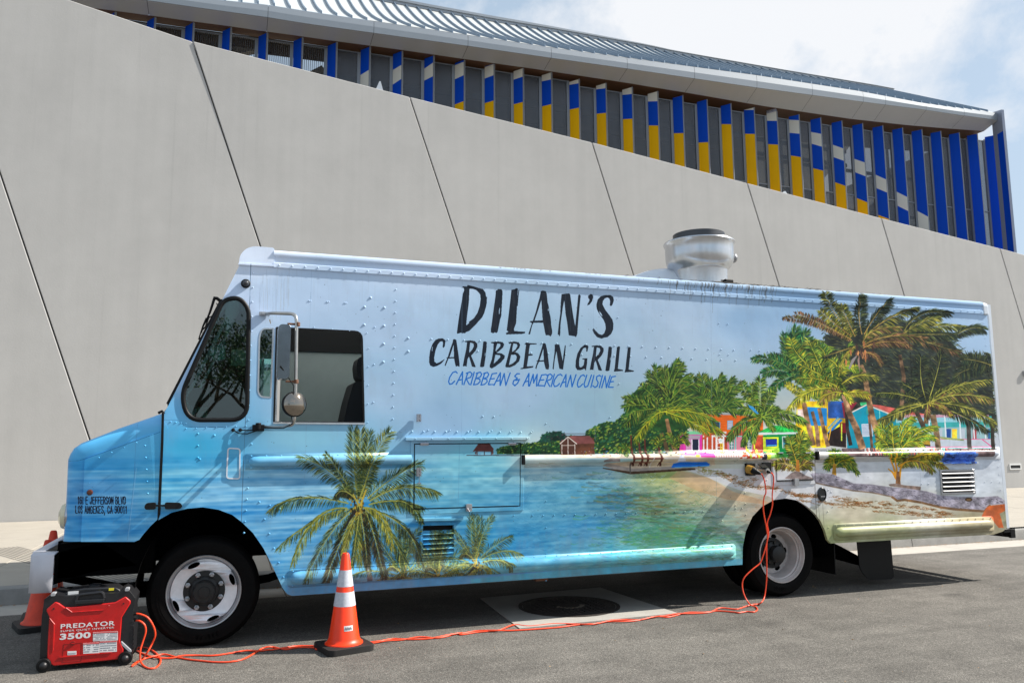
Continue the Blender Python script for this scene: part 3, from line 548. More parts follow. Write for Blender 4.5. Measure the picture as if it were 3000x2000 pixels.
# middle palms
for tip, ctl in (((1080,360),(1180,500)),((1190,350),(1240,480)),((1290,400),(1300,520)),((1380,350),(1340,520)),((1490,370),(1400,520)),((1540,450),(1420,520)),((1570,600),(1450,560)),((1220,620),(1260,560)),((1500,690),(1430,600)),((1120,500),(1200,500))):
    Fr(A8, (1340, 690), tip, ctl, 110, GG, k=3.36, rach=((90,120,50), 2), wind=.5, droop=.2)
for tip, ctl, ln in (((1590,400),(1620,520),70),((1690,430),(1660,560),70),((1770,370),(1760,560),100),((1890,480),(1830,580),80),((1930,660),(1860,640),80),((1570,680),(1680,640),80),((1460,940),(1560,760),110),((1600,1000),(1640,840),90),((1700,980),(1700,860),70),((2200,780),(1980,640),110),((2140,850),(1960,760),80),((1900,860),(1860,800),60)):
    Fr(A8, (1795, 740), tip, ctl, ln, GG+YY_[2:4], k=3.36, rach=((130,150,50), 2), wind=.2, droop=.5)
fill([A8(1650,620),A8(1700,640),A8(1760,710),A8(1740,715),A8(1665,650)], (60,150,210))
fill([A8(x, y) for x, y in ((470,560),(560,470),(700,420),(760,300),(840,260),(960,280),(1050,400),(1180,520),(1230,660),(1180,760),(1060,860),(760,880),(560,860),(480,760))], (34,72,34), .95, nz=.6)
line([A8(800,900),A8(830,980),A8(860,1090)], (10, 12), (96,76,50), 1, nz=.5)
for x in (500,580,635): line([A8(x,920+(x-500)*.3),A8(x+2,1090)], 4.5, (90,40,30))
for tip, ctl, ln in (((690,320),(720,480),110),((745,265),(760,450),120),((840,280),(820,450),120),((940,205),(850,380),120),((990,240),(880,420),110),((1050,340),(920,430),110),((1140,420),(960,440),110),((1260,600),(1040,480),120),((600,440),(720,520),80),((450,560),(640,560),90),((440,640),(640,600),90),((450,800),(600,640),110),((470,720),(620,650),70),((545,960),(620,740),110),((700,770),(700,680),70),((1340,700),(1100,600),110),((1180,760),(1000,700),90)):
    Fr(A8, (830, 660), tip, ctl, ln, GG, k=3.36, rach=((130,150,50), 2.6), wind=.45, droop=.3)
line([A8(850,760),A8(875,880),A8(905,990),A8(945,1095)], (10, 15), (140,104,70), 1, nz=.55)
for tip, ctl, ln in (((1360,880),(1040,620),150),((1300,770),(1060,640),120),((545,970),(640,760),90),((1250,880),(1020,740),110),((690,790),(740,690),70)):
    Fr(A8, (830, 690), tip, ctl, ln, YY_[:4]+[(190,200,40)]+GG[:2], k=3.36, rach=((196,196,50), 3), wind=.35, droop=.5)
for tip, ctl in (((880,980),(930,930)),((1060,1000),(980,920)),((1040,920),(980,900)),((870,920),(920,940)),((720,990),(760,940)),((800,940),(780,960)),((400,1080),(430,960)),((480,1070),(440,980))):
    Fr(A8, (940, 1060) if tip[0] > 860 else ((770, 1060) if tip[0] > 600 else (440, 1150)), tip, ctl, 60, GG+YY_[:2], k=3.36, n=26, wid=2.4, wind=0, droop=.2)
# jetty and kayak
fill([A8(215,1222),A8(260,1196),A8(520,1190),A8(700,1236),A8(1140,1215),A8(1310,1218),A8(1120,1260),A8(500,1300)], (150,140,132), 1, nz=.25); fill([A8(220,1240),A8(500,1280),A8(1130,1245),A8(1135,1262),A8(500,1306),A8(225,1250)], (70,50,34), 1, nz=.4)
fill([A8(270,1196),A8(1010,1130),A8(1300,1140),A8(1330,1215),A8(900,1228),A8(520,1250)], (196,176,150), .9, nz=.2)
fill([A8(895,1240),A8(915,1200),A8(980,1186),A8(1240,1184),A8(1275,1206),A8(1270,1220),A8(960,1238)], (20,110,214), 1, nz=.08); line([A8(930,1238),A8(1270,1224)], 1.5, (90,190,220))
for x in (510,590,645,780): line([A8(x-6,1040),A8(x,1120),A8(x+8,1225)], 6, (84,44,34), 1, nz=.3); line([A8(x-20,1225),A8(x,1180)], 2.5, (84,44,34))
line([A8(500,1150),A8(800,1150)], 4.5, (110,56,44)); line([A8(520,1190),A8(700,1190)], 3, (110,56,44)); line([A8(490,1180),A8(492,1300)], 3.5, (90,84,78)); fill([A8(215,1170),A8(280,1145),A8(370,1150),A8(380,1180),A8(220,1185)], (140,130,126), 1, nz=.5); fill([A8(940,1190),A8(955,1130),A8(990,1120),A8(1030,1180)], (206,210,226), 1, nz=.15); line([A8(680,1240),A8(725,1090)], 2.4, (200,196,190)); line([A8(810,1150),A8(1120,1150)], 3, (214,210,206)); line([A8(820,1185),A8(1120,1180)], 2.4, (190,186,184))
# fallen trunk and drift weed
def log():
    top = [P6(1600,470),(2388,1384),(2440,1388),Z5(0,430),Z5(200,440),Z5(400,470),Z5(560,480),Z5(800,515),Z5(950,560),Z5(1150,575),Z5(1400,580),Z5(1580,568),Z5(1660,620)]
    bot = [Z5(1664,655),Z5(1500,665),Z5(1430,735),Z5(1100,712),Z5(950,690),Z5(750,640),Z5(560,610),Z5(480,620),Z5(420,575),Z5(200,530),Z5(0,510),(2440,1425),(2390,1414)]
    fill(top+bot, (150,144,156), 1, nz=.55)
    line(bot[1:9][::-1], 7, (110,76,44), .9, nz=.5); line([bot[i] for i in (8,9,10,11,12)], 4, (120,96,76), .8, nz=.5)
    for i in range(500):
        x = rd.uniform(2385, 2945); yt = np.interp(x, [p[0] for p in top], [p[1] for p in top]); b2 = bot[::-1]; yb = np.interp(x, [p[0] for p in b2], [p[1] for p in b2]); y = rd.uniform(yt+2, yb-3); l = rd.uniform(3, 11)
        line([(x, y), (x+l, y+l*.3+rd.uniform(-2, 2))], (rd.uniform(1, 2.4), .5), rd.choice([(90,84,100),(70,62,70),(186,180,194),(110,104,120)]), .7)
    q = Z5(1262,607); fill([(q[0]+11*math.cos(t), q[1]+6*math.sin(t)) for t in np.linspace(0, 6.28, 14)[:-1]], (60,46,30)); fill([(q[0]+7*math.cos(t), q[1]+4*math.sin(t)) for t in np.linspace(0, 6.28, 14)[:-1]], (110,80,50))
    fill([Z5(1460,690),Z5(1500,672),Z5(1668,655),Z5(1675,900),Z5(1620,830),Z5(1645,915),Z5(1590,915),Z5(1560,880),Z5(1500,800),Z5(1400,795),Z5(1440,720)], (190,92,44), 1, nz=.25)
    fill([Z5(1600,760),Z5(1675,720),Z5(1680,915),Z5(1650,915)], (140,136,110), 1, nz=.4)
log()
def weed(x0, y0, x1, y1, n, sp=3, c=((140,86,44),(110,70,40),(170,110,60),(90,70,30))):
    for i in range(n):
        t = rd.random(); x, y = x0+(x1-x0)*t+rd.gauss(0, sp*2), y0+(y1-y0)*t+rd.gauss(0, sp); l = rd.uniform(3, 14)
        line([(x, y), (x+l*.5, y+rd.uniform(-3, 3)), (x+l, y+rd.uniform(-2, 3))], (rd.uniform(.8, 2), .5), rd.choice(c), .85)
weed(2040,1373,2130,1390,90,4,((120,120,30),(140,110,40),(90,80,30))); weed(2100,1385,2150,1400,60,4); weed(2130,1402,2200,1425,90,3); weed(2160,1418,2215,1400,50,4); weed(2205,1425,2290,1432,90,3); weed(2290,1437,2340,1450,60,3); weed(2320,1450,2395,1452,160,3); weed(2335,1462,2370,1470,30,2)
weed(2390,1470,2500,1482,90,3); weed(2440,1456,2520,1478,120,4); weed(2500,1474,2560,1470,60,2); weed(2580,1474,2605,1478,50,3); weed(2500,1480,2620,1490,60,1.5); weed(2635,1480,2645,1484,30,3); weed(2660,1484,2740,1492,60,2); weed(2550,1495,2780,1518,90,1.5); weed(2745,1500,2780,1507,90,3); weed(2620,1494,2730,1508,60,1.5); weed(2655,1500,2760,1512,40,2)
# soften the drawing to the look of a printed photograph: leaf-scale unevenness, then a light blur
fo = (sst(4.55, 4.75, XM)*sst(1.15, 1.4, ZM)*sst(.0, .08, CV[..., 1]-CV[..., 2]))[..., None]; CV *= 1+fo*(.16+(NZ*.8+FN*.35))[..., None]*np.array([1.02, .97, 1.0], np.float32); CV = np.clip(CV, 0, 1)
CV[1:-1, 1:-1] = (CV[1:-1, 1:-1]*4+(CV[:-2, 1:-1]+CV[2:, 1:-1]+CV[1:-1, :-2]+CV[1:-1, 2:])*2+CV[:-2, :-2]+CV[2:, 2:]+CV[:-2, 2:]+CV[2:, :-2])/16
# ---- lettering
def A3(x, y): return (1230+x/3.7935, 820+y/3.7935)
def gl(outer, holes=(), dx=0, dy=0, c=(24,32,44), sx=1, sy=1, o=(0, 0)):
    tf = lambda p: A3(o[0]+(p[0]-o[0])*sx+dx, o[1]+(p[1]-o[1])*sy+dy)
    fill([tf(p) for p in outer], c, 1, holes=[[tf(p) for p in h] for h in holes])
gl([(472,85),(478,70),(525,72),(530,56),(600,72),(650,88),(700,100),(730,140),(736,185),(746,190),(745,250),(735,300),(715,370),(690,420),(655,455),(625,492),(600,515),(550,565),(510,580),(505,590),(470,592),(455,585),(445,590),(415,597),(412,585),(420,520),(432,430),(445,350),(465,240),(478,150),(492,118),(488,90)], [[(552,98),(590,100),(625,112),(655,140),(672,165),(675,215),(665,290),(640,365),(600,425),(545,465),(548,478),(515,505),(525,400),(545,250)]])
gl([(845,115),(860,112),(870,100),(905,102),(920,125),(915,230),(905,400),(892,440),(880,500),(865,575),(850,590),(832,580),(820,592),(805,588),(788,580),(790,540),(797,500),(815,360),(840,180)], [[(885,310),(890,312),(888,350),(885,380),(879,380),(880,340)]])
gl([(1018,110),(1050,105),(1075,90),(1090,100),(1082,250),(1075,400),(1070,480),(1045,545),(1050,565),(1110,572),(1170,575),(1168,592),(1130,600),(1050,602),(960,605),(955,590),(985,575),(965,560),(975,480),(985,400),(1005,230)]); line([A3(1101,112),A3(1092,180),A3(1082,290)], (2.4, 3), (24,32,44))
LA = [(1345,125),(1365,117),(1385,122),(1400,125),(1410,150),(1420,250),(1432,290),(1440,360),(1452,410),(1458,460),(1460,500),(1470,560),(1472,590),(1455,628),(1430,612),(1400,615),(1390,580),(1380,520),(1370,475),(1265,475),(1250,500),(1235,560),(1225,605),(1205,600),(1220,560),(1245,480),(1222,465),(1225,455),(1255,455),(1290,350),(1310,270),(1330,200)]
gl(LA, [[(1350,225),(1355,300),(1365,448),(1275,452),(1310,350)],[(1425,315),(1431,320),(1430,345),(1424,340)]])
gl([(1575,158),(1620,152),(1660,150),(1672,165),(1690,300),(1705,400),(1727,515),(1738,400),(1750,280),(1760,170),(1775,160),(1788,175),(1775,300),(1757,500),(1750,600),(1735,635),(1715,622),(1700,622),(1680,618),(1655,615),(1648,560),(1635,460),(1620,380),(1605,225),(1590,300),(1565,480),(1560,610),(1550,628),(1545,610),(1532,605),(1545,480),(1560,380),(1565,260)])
gl([(1870,170),(1880,172),(1895,155),(1920,162),(1927,190),(1915,235),(1885,275),(1870,278),(1860,285),(1865,262),(1880,240),(1885,215),(1872,200)])
gl([(2150,250),(2140,275),(2125,292),(2110,280),(2115,235),(2105,205),(2085,195),(2055,205),(2035,235),(2030,270),(2060,330),(2110,395),(2140,440),(2152,490),(2148,550),(2125,600),(2085,635),(2050,640),(2020,652),(1970,635),(1935,595),(1918,555),(1930,535),(1955,565),(1990,600),(2025,610),(2050,590),(2065,545),(2062,490),(2040,440),(1990,370),(1965,320),(1963,270),(1975,220),(2010,180),(2060,168),(2120,168),(2150,190),(2156,225)], [[(1995,345),(2015,370),(2030,400),(2022,402),(2000,375)]])
gl([(285,670),(278,735),(262,755),(252,740),(258,700),(250,680),(225,685),(200,715),(175,780),(160,860),(162,905),(185,925),(215,915),(275,878),(272,890),(235,930),(190,955),(150,965),(115,950),(102,910),(105,850),(115,780),(140,710),(175,665),(210,650),(255,648)], [[(143,735),(139,790),(134,790),(136,750)]])
SA = ([(370,660),(385,655),(405,665),(415,730),(430,830),(442,930),(440,965),(420,955),(400,962),(390,925),(380,870),(320,872),(300,920),(285,955),(275,950),(290,905),(305,870),(290,868),(310,855),(340,760),(365,690)], [[(375,720),(380,855),(330,857),(350,800)]]); gl(*SA)
SR = ([(500,678),(560,670),(610,678),(638,705),(640,740),(620,785),(585,825),(570,840),(600,910),(622,965),(605,968),(578,960),(565,910),(545,850),(530,880),(520,960),(500,955),(478,960),(480,940),(495,860),(515,770),(525,690),(502,690)], [[(560,695),(595,705),(600,735),(580,775),(548,810),(553,750)]]); gl(*SR)
SI = ([(705,685),(725,680),(745,690),(742,750),(730,860),(715,960),(695,968),(668,965),(672,930),(690,820),(700,730)], [[(727,800),(729,830),(725,850),(722,830)]]); gl(*SI)
gl([(790,690),(870,682),(920,690),(938,715),(925,750),(880,790),(850,808),(910,815),(945,840),(940,870),(900,915),(840,960),(800,982),(778,972),(775,950),(800,880),(815,790),(820,705),(792,702)], [[(862,705),(895,710),(895,735),(860,775),(840,790),(850,740)],[(840,830),(890,835),(895,855),(860,895),(820,930),(830,880)]])
gl([(985,690),(1050,682),(1100,692),(1115,720),(1105,755),(1060,800),(1095,815),(1118,850),(1105,900),(1060,945),(1000,972),(955,970),(950,955),(970,880),(990,800),(1015,705),(988,702)], [[(1040,705),(1075,710),(1085,730),(1065,770),(1025,800),(1030,750)],[(1015,830),(1060,830),(1078,850),(1070,890),(1035,925),(990,945),(1000,900)]])
gl([(1165,712),(1190,692),(1215,700),(1300,705),(1295,715),(1225,718),(1215,770),(1210,822),(1255,825),(1252,838),(1208,842),(1190,960),(1262,955),(1258,972),(1180,985),(1120,990),(1118,980),(1148,972),(1160,880),(1172,780),(1180,720)])
gl([(1365,705),(1385,700),(1400,710),(1415,780),(1430,890),(1438,960),(1428,995),(1400,990),(1388,950),(1378,905),(1325,908),(1305,950),(1295,988),(1283,980),(1297,930),(1308,905),(1292,898),(1312,892),(1340,800),(1362,730)], [[(1372,765),(1378,890),(1330,893),(1352,830)]])
gl([(1500,718),(1550,715),(1560,760),(1588,900),(1600,800),(1612,725),(1622,725),(1615,830),(1600,930),(1592,995),(1570,990),(1550,985),(1535,900),(1518,790),(1500,880),(1487,995),(1475,985),(1485,900),(1497,800)])
gl([(1875,740),(1862,795),(1848,795),(1850,765),(1840,750),(1815,760),(1790,810),(1772,880),(1770,950),(1780,970),(1800,965),(1820,945),(1830,885),(1805,880),(1808,872),(1862,868),(1858,930),(1845,1010),(1830,985),(1790,1000),(1750,1000),(1730,970),(1732,900),(1750,820),(1785,755),(1830,720),(1865,725)])
gl(*SR, dx=1410, dy=54, sx=.95, sy=.95, o=(500, 678)); gl(*SI, dx=1392, dy=58, sx=.95, sy=.95, o=(705, 685))
SL = ([(2190,745),(2215,735),(2225,745),(2215,850),(2205,950),(2200,985),(2262,1000),(2255,1010),(2155,1018),(2158,1005),(2165,980),(2175,880),(2187,780)],); gl(*SL); gl(*SL, dx=120, dy=8)
BLUE = (22,100,184)
SK = {'C': [[(1,.12),(.8,0),(.45,.08),(.1,.45),(0,.8),(.15,1),(.45,.95),(.75,.75)]], 'A': [[(0,1),(.75,0),(.8,1)],[(.2,.68),(.8,.6)]], 'R': [[(.1,1),(.5,.05)],[(.3,.12),(.75,0),(1,.15),(.85,.42),(.35,.55),(.75,1)]], 'I': [[(.2,1),(.8,0)]],
      'B': [[(.05,1),(.45,.05)],[(.3,.1),(.75,0),(.95,.15),(.8,.38),(.35,.5),(.75,.55),(.8,.75),(.5,.95),(.05,1)]], 'E': [[(1,.05),(.45,.1),(.05,.95),(.75,.95)],[(.2,.52),(.75,.48)]], 'N': [[(0,1),(.35,.05),(.6,1),(1,0)]], 'M': [[(0,1),(.35,.05),(.45,.75),(.8,.05),(.8,1)]],
      'U': [[(.35,0),(.05,.75),(.2,1),(.55,.9),(.95,0)]], 'S': [[(1,.1),(.8,0),(.45,.12),(.45,.35),(.7,.6),(.6,.88),(.3,1),(0,.85)]], '&': [[(.95,.05),(.6,.05),(.3,.25),(.7,.42),(.2,.6),(.1,.85),(.4,1),(.75,.8),(.95,.55)],[(.5,.58),(1,.5)]]}
for ch, x0, x1 in (('C',322,412),('A',408,492),('R',484,578),('I',560,610),('B',596,690),('B',678,768),('E',760,850),('A',828,912),('N',898,1000),('&',1028,1108),('A',1150,1228),('M',1222,1320),('E',1310,1400),('R',1380,1470),('I',1455,1500),('C',1488,1578),('A',1566,1640),('N',1640,1732),('C',1752,1830),('U',1822,1908),('I',1896,1940),('S',1925,2008),('I',1990,2035),('N',2025,2112),('E',2095,2172)):
    yb = 1158+(x0-322)*.022; yt = yb-(142-.004*(x0-322)); sk_ = 8
    for st in SK[ch]: stroke([A3(x0+(x1-x0)*p[0]+sk_*(.5-p[1]), yt+(yb-yt)*p[1]) for p in st], 3.6, BLUE)
# address on the hood, condensed bold capitals
BF = {'1': [[(.2,.2),(.55,0),(.55,1)]], '6': [[(.95,.15),(.5,0),(.08,.2),(.08,.85),(.5,1),(.92,.85),(.92,.55),(.5,.42),(.1,.55)]], 'E': [[(.95,0),(.1,0),(.1,1),(.95,1)],[(.1,.48),(.85,.48)]], 'J': [[(.8,0),(.8,.85),(.5,1),(.1,.9),(.1,.7)]], 'F': [[(.95,0),(.1,0),(.1,1)],[(.1,.5),(.8,.5)]],
      'R': [[(.1,1),(.1,0),(.7,0),(.9,.15),(.9,.38),(.7,.5),(.1,.5)],[(.6,.5),(.95,1)]], 'S': [[(.92,.22),(.7,0),(.3,0),(.1,.2),(.2,.42),(.8,.58),(.92,.8),(.7,1),(.3,1),(.08,.8)]], 'O': [[(.5,0),(.12,.15),(.08,.5),(.12,.85),(.5,1),(.88,.85),(.92,.5),(.88,.15),(.5,0)]], 'N': [[(.1,1),(.1,0),(.9,1),(.9,0)]],
      'B': [[(.1,0),(.7,0),(.88,.15),(.88,.35),(.7,.47),(.1,.47)],[(.7,.47),(.94,.65),(.94,.85),(.7,1),(.1,1),(.1,0)]], 'L': [[(.12,0),(.12,1),(.9,1)]], 'V': [[(.02,0),(.5,1),(.98,0)]], 'D': [[(.1,0),(.6,0),(.92,.2),(.92,.8),(.6,1),(.1,1),(.1,0)]], 'A': [[(.02,1),(.5,0),(.98,1)],[(.2,.68),(.8,.68)]],
      'G': [[(.92,.25),(.6,0),(.3,.02),(.08,.3),(.08,.7),(.3,1),(.65,1),(.92,.85),(.92,.52),(.55,.52)]], 'K': [[(.1,0),(.1,1)],[(.9,0),(.12,.58)],[(.4,.4),(.95,1)]], ',': [[(.4,.9),(.5,1.0),(.25,1.25)]], 'C': [[(.92,.28),(.65,.02),(.35,.02),(.1,.25),(.08,.7),(.3,1),(.65,1),(.92,.75)]],
      '9': [[(.1,.85),(.5,1),(.9,.8),(.9,.15),(.5,0),(.1,.15),(.1,.42),(.5,.55),(.88,.45)]], '0': [[(.5,0),(.12,.15),(.08,.5),(.12,.85),(.5,1),(.88,.85),(.92,.5),(.88,.15),(.5,0)]]}
def A5(x, y): return (150+x/3.137, 1150+y/3.137)
def text(s, x0, x1, yt0, yt1, h, w):
    adv = (x1-x0)/sum(.6 if c in ' ,' else (.8 if c == '1' else 1) for c in s); x = x0
    for c in s:
        a = adv*(.6 if c in ' ,' else (.8 if c == '1' else 1)); yt = yt0+(yt1-yt0)*(x-x0)/(x1-x0)
        for st in BF.get(c, []): stroke([A5(x+a*(.06+.76*p[0]), yt+h*p[1]) for p in st], w, (22,34,54))
        x += a
text('161 E JEFFERSON BLVD', 220, 684, 962, 958, 66, 2.8)
text('LOS ANGEKES, CA 90011', 198, 696, 1048, 1042, 66, 2.8)
# ---- seams, grime and drips of the sheets; a darker line paints the hood crease's shade
for p, c, w, a in (([(735,775),(731,900),(722,1150),(712,1400),(706,1560)],(70,100,130),1.6,.9),([(477,1230),(520,1230),(545,1250),(735,1252)],(60,100,140),1.3,.8),([(913,790),(898,1240),(880,1700)],(120,150,180),1,.45),([(1354,800),(1352,1300)],(120,150,180),1,.45),([(1345,1300),(1342,1480)],(80,120,160),1,.5),([(1738,850),(1744,1290)],(130,150,175),1,.45),([(2082,870),(2086,1250)],(130,150,175),1,.5),([(2098,1380),(2102,1620)],(120,130,130),1,.6),
                   ([(2658,915),(2676,1180)],(14,18,18),1.3,.7),([(2692,1330),(2704,1520)],(150,155,165),1,.6),([(401,1224),(392,1400),(372,1586)],(70,120,170),1.2,.6),([(399,1370),(373,1586)],(140,190,225),2.4,.5),([(2386,1340),(2388,1440),(2393,1520)],(60,50,46),1.6,.7),([(2396,1440),(2404,1560)],(90,80,70),1,.6),([(2410,1470),(2416,1570)],(90,80,70),1,.6),([(226,1349),(300,1325),(469,1265)],(30,100,160),1.5,.8),([(184,1351),(226,1349)],(40,100,150),1.2,.8)):
    line(p, w, c, a)
for i in range(46):
    x = rd.uniform(760, 850); y = rd.uniform(780, 860); line([(x, y), (x-1, y+rd.uniform(20, 110))], rd.uniform(.8, 2.4), rd.choice([(150,166,190),(165,170,176),(140,156,176)]), .22)
for i in range(70):
    x = rd.uniform(850, 2200); y = 785+(x-850)*.068+rd.uniform(0, 60); line([(x, y), (x-1, y+rd.uniform(20, 90))], rd.uniform(.8, 2.2), (150,164,180), .12)
for i in range(260):
    x = rd.uniform(500, 2900); y = rd.uniform(800, 1650); r = rd.uniform(.7, 1.8); fill([(x-r, y), (x, y-r), (x+r, y), (x, y+r)], (60,66,74), .55)
for i in range(150):         # soot run down from the roof fan, chips along the rail
    x = rd.gauss(2130, 90); y0_ = 824+(x-2000)*.07; line([(x, y0_), (x-1, y0_+abs(rd.gauss(0, 26)))], rd.uniform(.8, 3), (88,84,80), rd.uniform(.15, .5))
for i in range(60):
    x = rd.uniform(1450, 1760); y = 752+(x-1200)*.0718*1.0+rd.uniform(-3, 14); r = rd.uniform(.8, 2.6); fill([(x-r*2, y), (x, y-r), (x+r*2, y), (x, y+r)], (70,66,66), .7)
for x in (855,858): line([(790,936),(793,948)], (3, 1.5), (120,90,40), .6)
WRAP = bpy.data.images.new('wrap_print', CW, CH)
_px = np.ones((CH, CW, 4), np.float32); _px[..., :3] = np.clip(CV, 0, 1); WRAP.pixels.foreach_set(_px.ravel()); WRAP.update(); WRAP.pack()
del _px
def wrap_mat(gain=1.0):
    m = bpy.data.materials.new('printed_wrap'); m.use_nodes = True; t = m.node_tree; b = t.nodes['Principled BSDF']
    im = t.nodes.new('ShaderNodeTexImage'); im.image = WRAP; im.interpolation = 'Linear'; im.extension = 'EXTEND'
    co = t.nodes.new('ShaderNodeTexCoord'); n = t.nodes.new('ShaderNodeTexNoise'); n.inputs['Scale'].default_value = 2.2; n.inputs['Detail'].default_value = 5; t.links.new(co.outputs['Object'], n.inputs['Vector'])
    r = t.nodes.new('ShaderNodeMapRange'); r.inputs[3].default_value = gain*.93; r.inputs[4].default_value = gain*1.07; t.links.new(n.outputs['Fac'], r.inputs[0])
    mu = t.nodes.new('ShaderNodeVectorMath'); mu.operation = 'SCALE'; t.links.new(im.outputs['Color'], mu.inputs[0]); t.links.new(r.outputs[0], mu.inputs['Scale'])
    # road dust and splash thrown up on the lowest half metre, broken into patches
    sx = t.nodes.new('ShaderNodeSeparateXYZ'); t.links.new(co.outputs['Object'], sx.inputs[0]); hz_ = t.nodes.new('ShaderNodeMapRange'); hz_.inputs[1].default_value = .35; hz_.inputs[2].default_value = .85; hz_.inputs[3].default_value = .62; hz_.inputs[4].default_value = .36; t.links.new(sx.outputs[2], hz_.inputs[0])
    dn = t.nodes.new('ShaderNodeTexNoise'); dn.inputs['Scale'].default_value = 5; dn.inputs['Detail'].default_value = 9; dn.inputs['Roughness'].default_value = .75; mp_ = t.nodes.new('ShaderNodeMapping'); mp_.inputs['Scale'].default_value = (1.6, 1, .5); t.links.new(co.outputs['Object'], mp_.inputs[0]); t.links.new(mp_.outputs[0], dn.inputs['Vector'])
    ml_ = t.nodes.new('ShaderNodeMath'); ml_.operation = 'MULTIPLY'; t.links.new(dn.outputs['Fac'], ml_.inputs[0]); t.links.new(hz_.outputs[0], ml_.inputs[1]); dr_ = t.nodes.new('ShaderNodeMapRange'); dr_.inputs[1].default_value = .19; dr_.inputs[2].default_value = .42; dr_.inputs[3].default_value = 0; dr_.inputs[4].default_value = .42; t.links.new(ml_.outputs[0], dr_.inputs[0])
    dx_ = t.nodes.new('ShaderNodeMix'); dx_.data_type = 'RGBA'; dx_.inputs[7].default_value = (.24, .21, .18, 1); t.links.new(dr_.outputs[0], dx_.inputs[0]); t.links.new(mu.outputs[0], dx_.inputs[6]); t.links.new(dx_.outputs[2], b.inputs['Base Color'])
    b.inputs['Roughness'].default_value = .36; b.inputs['Specular IOR Level'].default_value = .2
    n2 = t.nodes.new('ShaderNodeTexNoise'); n2.inputs['Scale'].default_value = 3.0; n2.inputs['Detail'].default_value = 2; bp = t.nodes.new('ShaderNodeBump'); bp.inputs['Strength'].default_value = .25; bp.inputs['Distance'].default_value = .02
    t.links.new(co.outputs['Object'], n2.inputs['Vector']); t.links.new(n2.outputs['Fac'], bp.inputs['Height']); t.links.new(bp.outputs[0], b.inputs['Normal'])
    return m
